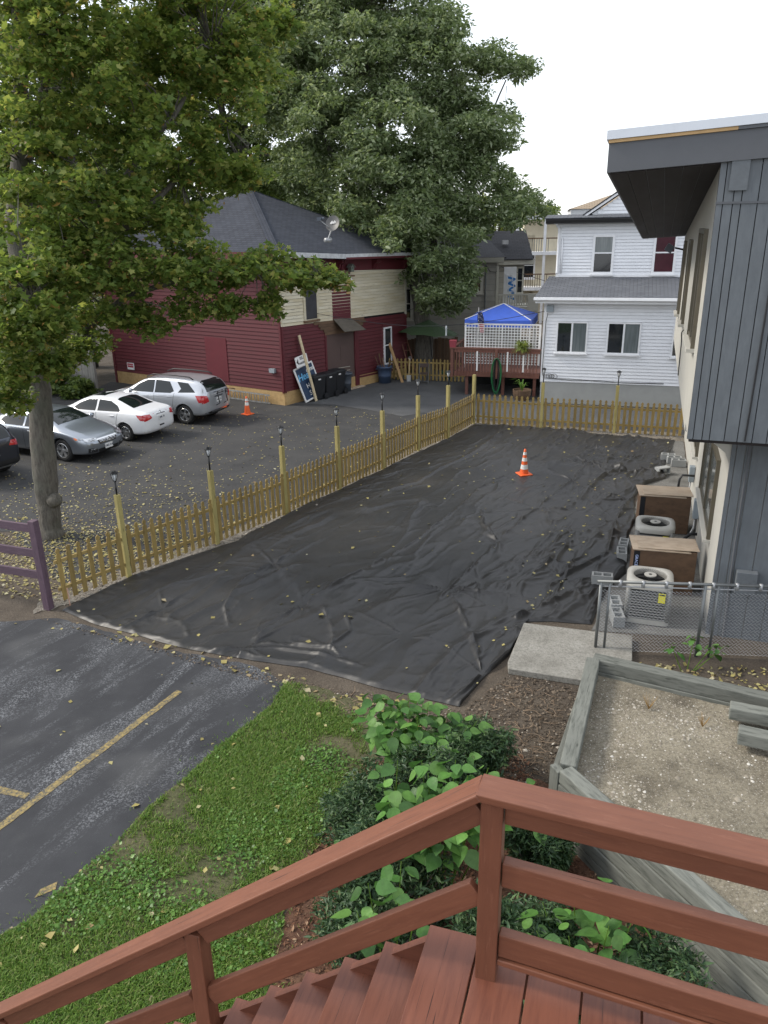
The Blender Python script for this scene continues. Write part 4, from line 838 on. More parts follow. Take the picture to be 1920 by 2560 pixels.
# ---------------------------------------------------------------- chain link fence
CF = thing('chain_link_fence', 'galvanised chain link fence beside the concrete slab', 'fence')
A0 = Vector((3.47,11.18,0)); A1 = Vector((6.6,10.84,0)); L_ = (A1-A0).length; dx_ = (A1-A0).normalized(); ny_ = Vector((dx_.y,-dx_.x,0))
MB().cyl(A0+Vector((0,0,1.31))-dx_*.06, A1+Vector((0,0,1.31)), .026, n=10).build('top_rail', GALVDARK, CF, True)
MB().cyl(A0+Vector((0,0,1.23)), A1+Vector((0,0,1.23)), .012, n=8).build('tension_bar', GALV, CF, True)
for s_ in (0,.14,1.62,1.82,3.0): MB().cyl(A0+dx_*s_-Vector((0,0,.02)), A0+dx_*s_+Vector((0,0,1.30)), .026 if s_ in (0,1.62,3.0) else .02, n=10).build('post', GALVDARK, CF, True)
for i in range(9): MB().cyl(A0+dx_*(.3+i*.36)+Vector((0,0,1.225)), A0+dx_*(.3+i*.36)+Vector((0,0,1.34)), .029, n=10).build('tie', GALV, CF, True)
wm = MB(); cell = .062; nw = int(L_/cell); nr = int(1.17/cell)
for i in range(nw):
    pts = []
    for j in range(nr*2+1):
        off = (i+(.5 if j % 2 else -.5))*cell+cell*.5; pts.append(A0+dx_*off+Vector((0,0,.05+j*cell*.5))+ny_*(.004 if j % 2 else -.004))
    wm.tube(pts, .0048, 3, caps=False)
tag(wm.build('wire_mesh', GALV, CF), 'diamond wire mesh', kind='stuff')
# ---------------------------------------------------------------- timber bed
TB = thing('timber_bed', 'raised bed walled with weathered grey landscape timbers', 'planter bed')
C0 = Vector((1.99,7.18,0)); C1 = Vector((2.90,9.52,0)); C2 = Vector((3.91,3.44,0)); C3 = Vector((6.6,7.65,0)); TS = .187
for k in range(5):
    z = -.02+k*TS+TS/2; j = .006*(k % 2)
    beam('timber', C0+Vector((.0,.04,z)) + (C0-C2).normalized()*-.05, C2+Vector((j,0,z)), TS-.008+.016*(k % 2), TS-.014, GREYWOOD, TB, bevel=.014)
    if k < 4: beam('timber', C0+Vector((.02,.2,z)), C1+Vector((0,-.1,z)), TS-.008+.016*(k % 2), TS-.014, GREYWOOD, TB, bevel=.014)
ztop = -.02+4.5*TS
beam('timber', C0+(C1-C0).normalized()*.02+Vector((.05,.02,ztop+.004)), C1+Vector((.04,0,ztop+.004)), TS, TS-.004, GREYWOOD, TB, bevel=.012)
for k in (2,3,4): beam('timber', C1+Vector((-.02+.02*k,.06,-.02+k*TS+TS/2)), C3+Vector((0,0,-.02+k*TS+TS/2)), TS, TS-.004, GREYWOOD, TB, bevel=.012)
beam('timber_end', C0+Vector((-.055,.05,-.05)), C0+Vector((-.055,.05,ztop+.05)), .10, .16, GREYWOOD, TB, up=(.39,-.92,0), bevel=.01)
for k, (p, q) in enumerate((((4.36,8.30),(6.4,7.40)),((4.25,7.80),(6.2,6.90)))): tag(beam('landscape_timber', (*p,.86-.0*k), (*q,.88), .19, .17, GREYWOOD, None, bevel=.012), ['loose grey timber lying on the bed, the farther of two','loose grey timber lying on the bed, the nearer of two'][k], 'timber', 'loose timbers')
bm = bmesh.new()
def bed_soil():
    P = [(2.04,7.2),(2.95,9.5),(6.6,7.7),(6.6,2.6),(3.95,3.5)]; xs = np.arange(1.8,6.7,.06); ys = np.arange(2.5,9.6,.06); X, Y = np.meshgrid(xs, ys, indexing='ij')
    Z = .66+.10*(fbm(X*.9, Y*.9, 3)-.5)+.035*(fbm(X*6, Y*6, 3)-.5)+.02*(X-3); ok = inpoly(X.ravel(), Y.ravel(), P).reshape(X.shape); k = X.shape[1]
    f = [(i*k+j, (i+1)*k+j, (i+1)*k+j+1, i*k+j+1) for i in range(X.shape[0]-1) for j in range(k-1) if ok[i,j] or ok[i+1,j+1] or ok[i+1,j] or ok[i,j+1]]
    return npmesh('bed_soil', np.stack([X.ravel(), Y.ravel(), Z.ravel()], 1), f, SAND, True)
tag(put('bed_soil', bed_soil()), 'sandy gravelly soil filling the timber bed', 'soil', kind='structure')
# ---------------------------------------------------------------- cones
def cone(name, loc, h, bands, lab, rz):
    t = thing(name, lab, 'traffic cone', loc, rz, 'traffic cones'); b = .5*h
    MB().box(-.19,.19,-.19,.19,0,.035).build('base', ORANGE, t, bevel=.02)
    r = lambda z: .125+(.028-.125)*(z-.03)/(h-.03)
    cu = [.03]+[x for ab in bands for x in ab]+[h]
    for i, (a, c) in enumerate(zip(cu[:-1], cu[1:])):
        MB().lathe([(r(a)+(.003 if i % 2 else 0), a), (r(c)+(.003 if i % 2 else 0), c)]+([(0.001, h)] if i == len(cu)-2 else []), 24).build('reflective_band' if i % 2 else 'cone_section', REFLECT if i % 2 else ORANGE, t, True)
cone('traffic_cone', (4.0,20.87,.05), .74, [(.17,.30),(.40,.50),(.58,.66)], 'orange traffic cone with white bands standing on the black fabric', .3)
cone('traffic_cone', (-5.21,29.26,.006), .70, [(.36,.48),(.52,.62)], 'orange traffic cone on the rear lot beside the silver SUV', .9)
# ---------------------------------------------------------------- AC units, boxes, blocks
ACSIDE = plain('unit_louvre_paint', (.17,.17,.16), .5, .06, 6, .05)
def ac_unit(loc, rz, lab):
    t = thing('air_conditioner', lab, 'air conditioner', loc, rz, 'air conditioning units by the wall'); w_, h = .38, .80; r_ = .09
    def rsq(w, n=5):
        return [(sx*(w-r_)+r_*math.cos(a), sy*(w-r_)+r_*math.sin(a)) for sx, sy, a0 in ((1,1,0),(-1,1,90),(-1,-1,180),(1,-1,270)) for a in [R(a0+k*90/n) for k in range(n+1)]]
    MB().prism(rsq(w_-.03), .06, h-.12, axis='z').build('coil', ACDARK, t, True)
    MB().prism(rsq(w_), .0, .09, axis='z').build('base_pan', ACPAINT, t)
    P = rsq(w_+.004); n = len(P)
    for k in range(12):
        z = .11+k*.05; vs = [(x, y, z) for x, y in P]+[(x*.97, y*.97, z+.014) for x, y in P]
        MB().add(vs, [(i, (i+1) % n, n+(i+1) % n, n+i) for i in range(n)]).build('louvre', ACSIDE, t)
    for sx in (-1,1):
        for sy in (-1,1): MB().cyl((sx*(w_-.045),sy*(w_-.045),.08),(sx*(w_-.045),sy*(w_-.045),h-.1),.05,n=10).build('corner_post', ACSIDE, t, True)
    # rounded lid with the fan opening
    nn_ = 48; rings = []
    def rs(w, r2, z): 
        out = []
        for i in range(nn_):
            a = 2*math.pi*i/nn_; c, s_ = math.cos(a), math.sin(a); k = 1/((abs(c)**5+abs(s_)**5)**.2); out.append((c*k*w, s_*k*w, z))
        return out
    for w2, z in ((w_+.012,h-.13),(w_+.016,h-.04),(w_-.005,h-.012),(w_-.05,h)): rings.append(rs(w2, 0, z))
    for rad, z in ((.29,h+.004),(.275,h-.02),(.27,h-.10)): rings.append([(rad*math.cos(2*math.pi*i/nn_), rad*math.sin(2*math.pi*i/nn_), z) for i in range(nn_)])
    vs = [p for r3 in rings for p in r3]; MB().add(vs, [(k*nn_+i, k*nn_+(i+1) % nn_, (k+1)*nn_+(i+1) % nn_, (k+1)*nn_+i) for k in range(len(rings)-1) for i in range(nn_)]).build('lid', ACPAINT, t, True)
    MB().cyl((0,0,h-.12),(0,0,h-.11),.27,n=24).build('fan_well', DARK, t)
    for k in range(3):
        a = k*2.094+.4; MB().add([(.05*math.cos(a),.05*math.sin(a),h-.085),(.05*math.cos(a+.9),.05*math.sin(a+.9),h-.06),(.24*math.cos(a+.75),.24*math.sin(a+.75),h-.055),(.25*math.cos(a-.05),.25*math.sin(a-.05),h-.09)], [(0,1,2,3)]).build('fan_blade', ACDARK, t)
    g = MB()
    for k in range(40):
        a = k*math.pi/20; g.cyl((.10*math.cos(a),.10*math.sin(a),h-.004),(.285*math.cos(a),.285*math.sin(a),h-.004),.0025,n=4,caps=False)
    tag(g.build('fan_grille', BLACKMET, t), kind='stuff')
    hub = MB().cyl((0,0,h-.012),(0,0,h+.008),.105,n=20).build('hub_plate', ACPAINT, t); MB().cyl((0,0,h+.0085),(0,0,h+.011),.028,n=12).build('badge', BLACKPL, hub)
    tg = MB().box(.16,.275,-w_-.025,-w_-.018,h-.34,h-.16).build('energy_tag', TAGYEL, t); MB().box(.17,.265,-w_-.027,-w_-.0255,h-.2,h-.175).build('tag_heading', BLACKPL, tg)
    return t
ac_unit((4.72,12.42,.03), ang-R(90), 'beige grey air conditioner behind the chain link fence')
ac_unit((5.68,15.0,.03), ang-R(90), 'beige grey air conditioner between the two plywood boxes')
def ply_box(p, L1, D1, h, lab, tape):
    t = thing('plywood_box', lab, 'box', p, R(-13), 'plywood boxes by the wall')
    for nm, b in (('front_panel',(0,L1,-.012,.006,0,h)),('back_panel',(0,L1,D1-.01,D1+.008,0,h)),('left_panel',(-.012,.006,.0065,D1-.011,0,h)),('right_panel',(L1-.006,L1+.012,.0065,D1-.011,0,h))): MB().box(*b).build(nm, PLYOLD, t)
    MB().box(-.07,L1-.12,-.05,D1+.05,h+.002,h+.02).build('lid', PLYTOP, t, M=Matrix.Rotation(R(1.2),4,'Y') @ Matrix.Rotation(R(1.5),4,'Z'))
    MB().box(.0,L1,.0,D1,h+.0215,h+.034).build('lid', PLYTOP, t, M=Matrix.Translation((.05,0,0)))
    tp = MB().box(-.02,.09,-.017,-.0125,.0,h-.03).build('black_tape', BLACKPL, t)
    if tape:
        tp2 = text('tape_print', 'GRACE VYCOR PLUS', .072, plain('pale_blue_print', (.45,.55,.85), .5, 0, 4, 0), tp, Matrix.Translation((.035,-.019,h*.5)) @ Matrix.Rotation(R(90),4,'X') @ Matrix.Rotation(R(-90),4,'Z'), .001)
    dm_ = MB()
    for i in range(9): dm_.cyl((.2+random.random()*(L1-.3),-.0135,.1+random.random()*(h-.2)),(.2,-.0125,.3),.006,n=5) if False else None
    return t
ply_box((4.76,13.42,.02), 1.10, .62, .88, 'dark plywood box with black tape, nearer of the two by the wall', True)
ply_box((5.86,16.48,.02), 1.06, .66, .88, 'brown plywood box with a pale lid, farther of the two by the wall', False)
def block_mesh():
    L1, w_, h = .40, .20, .20; m_ = MB(); ox = [(-.2,-.1),(.2,-.1),(.2,.1),(-.2,.1)]
    holes = [(-.165,-.02),(.02,.165)]; bm = bmesh.new(); 
    # cross sections: web layout extruded
    m_.box(-.2,.2,-.1,-.068,0,h).box(-.2,.2,.068,.1,0,h).box(-.2,-.165,-.0678,.0678,0,h).box(.165,.2,-.0678,.0678,0,h).box(-.018,.018,-.0678,.0678,0,h)
    return m_.mesh('cinder_block', CONCBLOCK)
BLK = block_mesh()
def block(p, rx, rz, lab):
    o = put('cinder_block', BLK); o.location = p; o.rotation_euler = (R(rx),0,R(rz)); tag(o, lab, 'cinder block', 'cinder blocks along the wall')
block((5.02,14.95,.02), 0, 75, 'cinder block lying on the fabric edge beside the near plywood box')
block((5.20,15.42,.02), 0, 68, 'cinder block behind another beside the near plywood box')
block((4.28,13.75,.03), 0, -14, 'cinder block on the fabric just left of the near air conditioner')
block((4.12,12.18,.02), 0, 84, 'cinder block behind the chain link fence, nearest the slab')
block((4.22,12.66,.02), 0, 82, 'cinder block behind the chain link fence, touching the nearer one')
block((7.86,20.85,.13), 90, 20, 'single cinder block on its side at the right edge of the fabric')
block((8.62,21.5,.02), 0, -15, 'cinder block nearest the camera in the row of three against the wall')
block((8.60,21.8,.02), 0, -12, 'middle cinder block in the row of three against the wall')
block((8.52,22.1,.02), 0, -18, 'farthest cinder block in the row of three against the wall')
# ---------------------------------------------------------------- bins, barrel, signs by the red building
def wheelie(loc, rz, lab, k=1.0):
    t = thing('wheeled_bin', lab, 'trash bin', loc, rz, 'black wheeled bins by the red wall')
    m_ = MB(); hb = 1.0*k
    prof = [(.24,.27,.03),(.245,.275,.08),(.285,.33,hb*.90),(.30,.345,hb*.905),(.30,.345,hb*.95)]
    vs = []
    for hx, hy, z in prof: 
        c = .05
        vs += [(-hx,-hy+c,z),(-hx+c,-hy,z),(hx-c,-hy,z),(hx,-hy+c,z),(hx,hy-c,z),(hx-c,hy,z),(-hx+c,hy,z),(-hx,hy-c,z)]
    fs = [(i*8+j, i*8+(j+1) % 8, (i+1)*8+(j+1) % 8, (i+1)*8+j) for i in range(len(prof)-1) for j in range(8)]+[tuple(range(8))[::-1], tuple(range(32,40))]
    m_.add(vs, fs).build('body', BLACKPL, t)
    ld = []
    for hx, hy, z in ((.31,.36,hb*.952),(.31,.36,hb*.975),(.26,.31,hb*1.02),(.12,.16,hb*1.045)):
        c = .06; ld += [(-hx,-hy+c,z),(-hx+c,-hy,z),(hx-c,-hy,z),(hx,-hy+c,z),(hx,hy-c,z),(hx-c,hy,z),(-hx+c,hy,z),(-hx,hy-c,z)]
    MB().add(ld, [(i*8+j, i*8+(j+1) % 8, (i+1)*8+(j+1) % 8, (i+1)*8+j) for i in range(3) for j in range(8)]+[tuple(range(24,32))]).build('lid', BLACKPL, t)
    MB().cyl((-.27,.40,hb*.95),(.27,.40,hb*.95),.02,n=8).build('handle', BLACKPL, t)
    for sx in (-1,1): MB().cyl((sx*.28,.27,.13),(sx*.33,.27,.13),.13,n=18).build('wheel', BLACKPL, t)
    MB().cyl((-.0,-.322,.72*k),(0,-.330,.72*k),.075,n=20).build('emblem', GREYPL, t); MB().box(.32-.03,.30+.004,-.16,-.02,.84*k,.89*k).build('lid_sticker', WHITEPL, t)
    return t
wheelie((-2.72,31.86,.01), R(-40), 'black wheeled trash bin with round emblem, nearest the leaning sign')
wheelie((-2.30,32.36,.01), R(-38), 'black wheeled trash bin in the middle of the three')
wheelie((-1.95,32.88,.01), R(-38), 'black wheeled trash bin nearest the garage door', 1.03)
def barrel(name, loc, lab, mat, r1, r2, h, grp=None):
    t = thing(name, lab, 'barrel', loc, .3, grp)
    MB().lathe([(.001,.0),(r1,.0),(r1+(r2-r1)*.4,h*.4),(r1+(r2-r1)*.41+.012,h*.41),(r1+(r2-r1)*.45,h*.46),(r2,h*.9),(r2+.03,h*.91),(r2+.035,h),(r2-.015,h),(r1,.06),(.001,.06)], 28).build('drum', mat, t, True)
    for a in (0, math.pi): MB().tube([(math.cos(a)*(r2+.02),-.07,h*.86),(math.cos(a)*(r2+.075),-.05,h*.84),(math.cos(a)*(r2+.075),.05,h*.84),(math.cos(a)*(r2+.02),.07,h*.86)], .014, 6).build('handle', mat, t)
    return t
gb = barrel('grey_bin', (-1.55,33.5,.01), 'grey plastic bin with yellow lettering behind the black bins', GREYPL, .2, .25, .8)
text('lettering', 'N14', .16, TAGYEL, gb, Matrix.Rotation(R(-.3*57-40),4,'Z') @ XZ(0,-.262,.42), .003)
barrel('blue_barrel', (.14,35.25,.009), 'blue grey plastic barrel full of wood scraps', BLUEPL, .27,.33,.76)
for i, (p, q) in enumerate((((.05,35.2,.3),(-.28,35.15,1.25)),((.1,35.3,.3),(-.1,35.4,1.32)),((.2,35.2,.3),(.05,35.35,1.12)),((.22,35.3,.3),(.42,35.2,1.05)))):
    tag(beam('wood_scrap', p, q, .07 if i < 3 else .12, .025, BROWNBOARD), ['leftmost scrap board sticking out of the blue barrel','tall scrap board in the middle of the blue barrel','short scrap board in the blue barrel','wide pale scrap at the right of the blue barrel'][i], 'board', 'scraps in the barrel')
tag(beam('leaning_plank', (.95,35.2,0), (.35,36.2,1.75), .14, .03, wood('tan_plank', (.35,.22,.1), (.25,.15,.07)), None), 'tan plank leaning under the white framed window', 'plank')
ladder('wooden_step_ladder', 'reddish wooden ladder leaning at the corner of the red building', (1.55,36.3,0), (1.0,37.4,2.0), .36, 6, wood('red_wood', (.2,.09,.06), (.13,.06,.04)), side=(.8,.6,0))
# leaning shop sign
SS = thing('shop_sign', 'framed navy shop sign leaning against the red wall', 'sign', (-3.91,30.73,0), R(52))
Ms = Matrix.Translation((.78,-.42,.10)) @ Matrix.Rotation(R(-15),4,'X') @ Matrix.Rotation(R(-11),4,'Y')
MB().box(.0,1.05,-.015,.015,0,1.30, Ms).build('board', NAVY, SS)
for b in ((-.06,.0,-.03,.02,-.06,1.36),(1.05,1.11,-.03,.02,-.06,1.36),(0,1.05,-.03,.02,1.30,1.36),(0,1.05,-.03,.02,-.06,0)): MB().box(*b, Ms).build('frame', WHITEPL, SS)
text('lettering', 'Hea', .40, CYAN, SS, Ms @ XZ(.32,-.018,.92), .006, .25); text('lettering', 'ome', .26, WHITEPL, SS, Ms @ XZ(.82,-.018,1.10), .004, .25)
text('lettering', 'H', .28, WHITEPL, SS, Ms @ XZ(.42,-.018,.50), .004); text('lettering', 'S', .28, WHITEPL, SS, Ms @ XZ(.42,-.018,.2), .004)
SP = thing('self_parking_sign', 'white parking sign with a black arrow on a tall wooden stake', 'sign', (-3.91,30.73,0), R(52))
stk = Matrix.Translation((1.28,-.50,.02)) @ Matrix.Rotation(R(-8),4,'X') @ Matrix.Rotation(R(-9),4,'Y')
MB().box(-.06,.06,-.04,.0,0,2.75,stk).build('stake', wood('fresh_stake', (.62,.52,.34),(.5,.4,.24)), SP)
MB().box(-.55,.16,.002,.02,1.56,1.98,stk).build('plate', WHITEPL, SP)
text('lettering', 'SELF', .15, BLACKPL, SP, stk @ XZ(-.15,.0008,1.87), .004); text('lettering', 'PARKING', .115, BLACKPL, SP, stk @ XZ(-.18,.0008,1.68), .004)
MB().prism([(-.51,1.77),(-.40,1.90),(-.40,1.64)], .0005,.0018, stk).build('arrow', BLACKPL, SP)
# extension ladder lying along the skirt
al = thing('aluminium_ladder', 'aluminium extension ladder lying on its edge against the red left wall', 'ladder', (-4.55,30.98,.02), R(146))
for z in (.03,.36): MB().box(0,3.6,-.0,.03,z-.03,z+.03, Matrix.Rotation(R(0),4,'X')).build('stile', ALU, al)
for i in range(12): MB().cyl((.12+i*.3,.015,.05),(.12+i*.3,.015,.34),.018,n=8).build('rung', ALU, al)
for i in range(12): MB().cyl((.2+i*.3,.06,.05),(.2+i*.3,.06,.34),.018,n=8).build('rung', ALU, al)
# shovel, chair
sh = thing('shovel', 'long handled shovel leaning on the far picket fence', 'shovel', (1.25,35.4,0), R(-16))
MB().tube([(0,0,.3),(.05,.05,1.0)], .018, 8).build('shaft', wood('ash_handle', (.55,.42,.26),(.45,.34,.2)), sh)
MB().tube([(.05,.05,1.0),(0,.055,1.06),(.0,.06,1.13),(.1,.06,1.13),(.1,.055,1.06),(.05,.05,1.0)], .012, 6).build('grip', ALU, sh)
MB().prism([(-.09,.0),(-.02,-.0),(.0,.02),(.09,.0),(.1,.3),(-.1,.3)], -.01,.01).build('blade', ALU, sh)
fc = thing('folding_chair', 'brown metal folding chair before the far picket fence', 'chair', (1.92,34.95,.009), R(-10))
CHB = plain('chair_brown', (.075,.05,.042), .5, .1, 6, .1)
MB().box(-.2,.2,-.19,.19,.42,.46).build('seat', CHB, fc, bevel=.015); MB().box(-.2,.2,.2,.23,.68,.86).build('backrest', CHB, fc, bevel=.015)
for sx in (-1,1):
    MB().tube([(sx*.22,-.24,0),(sx*.22,.10,.5),(sx*.21,.22,.86)], .012, 6).build('leg', GALVDARK, fc); MB().tube([(sx*.19,.24,0),(sx*.19,-.12,.43)], .012, 6).build('leg', GALVDARK, fc)
MB().cyl((-.22,-.16,.12),(.22,-.16,.12),.01,n=6).build('crossbar', GALVDARK, fc)
tag(MB().lathe([(.001,0),(.22,0),(.3,.3),(.31,.34),(.28,.34),(.001,.3)], 16).build('green_tub', plain('green_plastic', (.02,.12,.07), .5), loc=(3.1,35.9,0), smooth=True), 'green plastic tub behind the far picket fence', 'tub')
# ---------------------------------------------------------------- far deck with lattice, tent, hose
DK = thing('wooden_deck', 'red brown raised deck with balusters beside the white house', 'deck', (3.56,32.23,0), R(-17))
MB().box(-.5,3.0,.0,4.2,.86,.98).build('floor', FARDECK, DK); MB().box(-.5,3.0,-.04,.0,.80,1.0).build('rim_board', FARDECK, DK); MB().box(-.54,-.50,-.04,4.2,.80,1.0).build('rim_board', FARDECK, DK)
MB().box(-.72,3.04,-.1,.08,1.93,1.98).build('handrail', FARDECK, DK); MB().box(-.70,-.56,.08,4.2,1.93,1.98).build('handrail', FARDECK, DK)
MB().box(-.5,3.0,-.065,-.045,1.80,1.925).build('top_rail', FARDECK, DK)
bme = MB().box(-.02,.02,-.085,-.065,.84,1.925).mesh('baluster', FARDECK)
for i in range(27): put('baluster', bme, DK, loc=(-.42+i*.127,0,0))
for i in range(8): put('baluster', MB().box(-.60,-.57,-.02,.02,.84,1.925).mesh('baluster', FARDECK) if i == 0 else bpy.data.objects[lastb].data, DK, loc=(0,.3+i*.4,0)); lastb = [o for o in DK.children if o.name.startswith('baluster')][-1].name
for x, y in ((-.62,-.03),(1.24,-.09),(-.5,2.0)): MB().box(x-.06,x+.06,y-.05,y+.05,.75,1.93).build('rail_post', FARDECK, DK)
for x, y in ((.0,.1),(1.5,.3),(2.8,.3),(0,3)): MB().box(x-.06,x+.06,y-.06,y+.06,0,.86).build('support_post', FARDECK, DK)
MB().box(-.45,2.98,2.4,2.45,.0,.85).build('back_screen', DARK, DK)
LT = thing('lattice_screen', 'white square lattice screen fixed along the deck rail', 'lattice', (3.56,32.23,0), R(-17))
for i in range(25): 
    x = -.08+i*.125; wd_ = .028 if i % 6 else .05
    MB().box(x-wd_/2,x+wd_/2,.085,.1,1.32,2.92).build('upright', WHITEPL, LT)
for i in range(15): MB().box(-.1,2.96,.1005,.114,1.32+i*.112,1.352+i*.112).build('crosspiece', WHITEPL, LT)
for b in ((-.13,-.09,1.3,2.95),(2.94,2.98,1.3,2.95)): MB().box(b[0],b[1],.08,.118,b[2],b[3]).build('frame', WHITEPL, LT)
MB().box(-.09,2.94,.08,.118,2.91,2.95).build('frame', WHITEPL, LT)
for x in (.45,1.7,2.35): MB().box(x-.03,x+.03,-.11,-.088,1.05,1.85).build('slat', WHITEPL, LT)
TN = thing('canopy_tent', 'blue pop up canopy tent standing on the deck', 'canopy', (5.28,34.2,.98), R(-17))
a_ = 1.38; zt, ze, zv = 2.56, 2.02, 1.72
ap = Vector((.05,0,zt)); cs_ = [Vector((-a_,-a_,ze)),Vector((a_,-a_,ze)),Vector((a_,a_,ze)),Vector((-a_,a_,ze))]
for i in range(4):
    c0, c1 = cs_[i], cs_[(i+1) % 4]; mid = (c0+c1)/2-Vector((0,0,.05))
    MB().add([ap, c0, mid, c1, ap-Vector((0,0,.012)), c0-Vector((0,0,.012)), mid-Vector((0,0,.012)), c1-Vector((0,0,.012))], [(0,1,2),(0,2,3),(4,6,5),(4,7,6),(0,4,5,1),(0,3,7,4),(1,5,6,2),(2,6,7,3)]).build('roof_panel', BLUETENT, TN)
    vs = []; n = 14
    for k in range(n+1):
        p = c0.lerp(c1, k/n); sag_ = -.05*math.sin(math.pi*k/n); out = Vector(((c1-c0).y,-(c1-c0).x,0)).normalized()*(.02+.015*math.sin(k*2.2)); vs += [p+Vector((0,0,sag_+.002))+out*.3, Vector((p.x,p.y,zv+.3*sag_))+out]
    MB().add(vs, [(2*k,2*k+2,2*k+3,2*k+1) for k in range(n)]).build('valance', BLUETENT, TN, True)
    beam('edge_trim', ap+Vector((0,0,.008)), c0+Vector((0,0,.012)), .05, .012, WHITEPL, TN); MB().cyl(Vector((c0.x*.97,c0.y*.97,0)), Vector((c0.x*.97,c0.y*.97,ze)), .022, n=8).build('leg', WHITEPL, TN)
    vs2 = [v for v in vs[1::2]]; MB().tube(vs2, .012, 4).build('hem_trim', WHITEPL, TN)
FL = thing('flag', 'small United States flag hanging before the lattice', 'flag', (4.03,31.98,2.62), R(-17))
nx_, nz_ = 10, 26
STR = N('flag_print'); c = STR.n('ShaderNodeTexCoord'); sp_ = STR.n('ShaderNodeSeparateXYZ'); STR.l(c.outputs['Object'], sp_.inputs[0])
w1_ = STR.n('ShaderNodeMath', operation='MULTIPLY'); STR.l(sp_.outputs[2], w1_.inputs[0]); w1_.inputs[1].default_value = 14.0
fr_ = STR.n('ShaderNodeMath', operation='FRACT'); STR.l(w1_.outputs[0], fr_.inputs[0]); stp = STR.ramp(fr_.outputs[0], [(.5,(.45,.03,.05)),(.501,(.72,.72,.72))], 'CONSTANT')
gt_ = STR.n('ShaderNodeMath', operation='GREATER_THAN'); STR.l(sp_.outputs[2], gt_.inputs[0]); gt_.inputs[1].default_value = .36
vo = STR.n('ShaderNodeTexVoronoi'); STR.l(c.outputs['Object'], vo.inputs['Vector']); vo.inputs['Scale'].default_value = 17; vo.inputs['Randomness'].default_value = .1
star = STR.ramp(vo.outputs['Distance'], [(.25,(.75,.75,.78)),(.32,(.012,.018,.09))]); STR.set(Base_Color=STR.mix(gt_.outputs[0], stp, star), Roughness=.8)
vs = []
for j in range(nz_+1):
    for i in range(nx_+1):
        z = j/nz_*.8; w_ = .16+.10*math.sin(math.pi*min(1, (1-j/nz_)*1.3+.05)); u_ = (i/nx_-.5)*w_+.10*(1-j/nz_); vs.append((u_, .03*math.sin(i*1.7+j*.3), z))
MB().add(vs, [(j*(nx_+1)+i, j*(nx_+1)+i+1, (j+1)*(nx_+1)+i+1, (j+1)*(nx_+1)+i) for j in range(nz_) for i in range(nx_)]).build('cloth', STR.m, FL, True)
MB().cyl((-.06,.0,.98),(-.06,.3,-.65),.012,n=6).build('pole', WHITEPL, FL)
HS = thing('garden_hose', 'green and black garden hose coiled over the deck post', 'hose', (4.75,31.75,0), R(-17))
for k in range(7):
    w_ = .10+.018*k; b_ = .12+.05*((k*37) % 5); blk = k in (1,2,4)
    if blk: w_ *= .6
    pts = [(w_*math.sin(t)*(1+.1*math.cos(t)), -.03-.012*k, (1.6+b_)/2-(1.6-b_)/2*math.cos(t+math.pi)) for t in np.linspace(0, 2*math.pi, 26)]
    MB().tube(pts, .016 if not blk else .022, 6, caps=False).build('loop', HOSEBLK if blk else HOSE, HS, True)
UM = thing('patio_umbrella', 'faded green patio umbrella beneath the big tree', 'umbrella', (2.2,36.9,0), R(10))
MB().cyl((.3,0,0),(.05,0,2.55),.025,n=8).build('pole', BLACKMET, UM)
vs = [(.05,0,2.62)]; n = 8
for k in range(16): a = k*math.pi/8; r_ = 1.35 if k % 2 == 0 else 1.2; vs.append((.05+r_*math.cos(a)*1.1, r_*math.sin(a), 1.98+(.05 if k % 2 else 0)-.1*math.cos(a)))
MB().add(vs, [(0,1+k,1+(k+1) % 16) for k in range(16)]).build('canopy', GREENUMB, UM)
rp_ = thing('red_planter', 'red square planter on the corner of the far deck', 'planter', (3.0,32.45,1.98), R(-17))
MB().add([(-.11,-.11,0),(.11,-.11,0),(.11,.11,0),(-.11,.11,0),(-.14,-.14,.28),(.14,-.14,.28),(.14,.14,.28),(-.14,.14,.28)], [(3,2,1,0),(0,1,5,4),(1,2,6,5),(2,3,7,6),(3,0,4,7),(4,5,6,7)]).build('pot', plain('red_pot', (.32,.05,.07), .6), rp_)
bf_ = thing('bird_feeder', 'white tube bird feeder hanging left of the lattice', 'bird feeder', (2.75,33.0,2.35), 0)
MB().lathe([(.001,0),(.05,.02),(.035,.06),(.035,.3),(.05,.34),(.03,.42),(.001,.46)], 12).build('tube', plain('milky_glass', (.5,.55,.56), .3), bf_, True)
MB().cyl((0,0,.46),(0,0,1.6),.004,n=4).build('hanger', BLACKMET, bf_)
pb = thing('planter_barrel', 'wooden half barrel planter under the far deck', 'planter', (5.7,31.05,0), 0)
MB().lathe([(.001,0),(.28,0),(.36,.22),(.38,.42),(.34,.42),(.3,.34),(.001,.34)], 20).build('barrel', BROWNBOARD, pb)
hp = MB()
for k in range(14):
    a = random.uniform(0,6.28); l_ = random.uniform(.35,.7); d2 = Vector((math.cos(a),math.sin(a),0)); p0 = Vector((0,0,.36)); p1 = p0+d2*l_*.4+Vector((0,0,l_*.8)); p2 = p0+d2*l_+Vector((0,0,l_*.7)); sd2 = Vector((-d2.y,d2.x,0))*.02
    hp.add([p0-sd2,p0+sd2,p1+sd2,p1-sd2,p2], [(0,1,2,3),(3,2,4)])
hp.build('leaves', LEAF_KNOT, pb)
hg = thing('hanging_fern', 'yellow green fern in a basket on the deck rail', 'plant', (5.72,31.5,2.0), 0)
hp = MB()
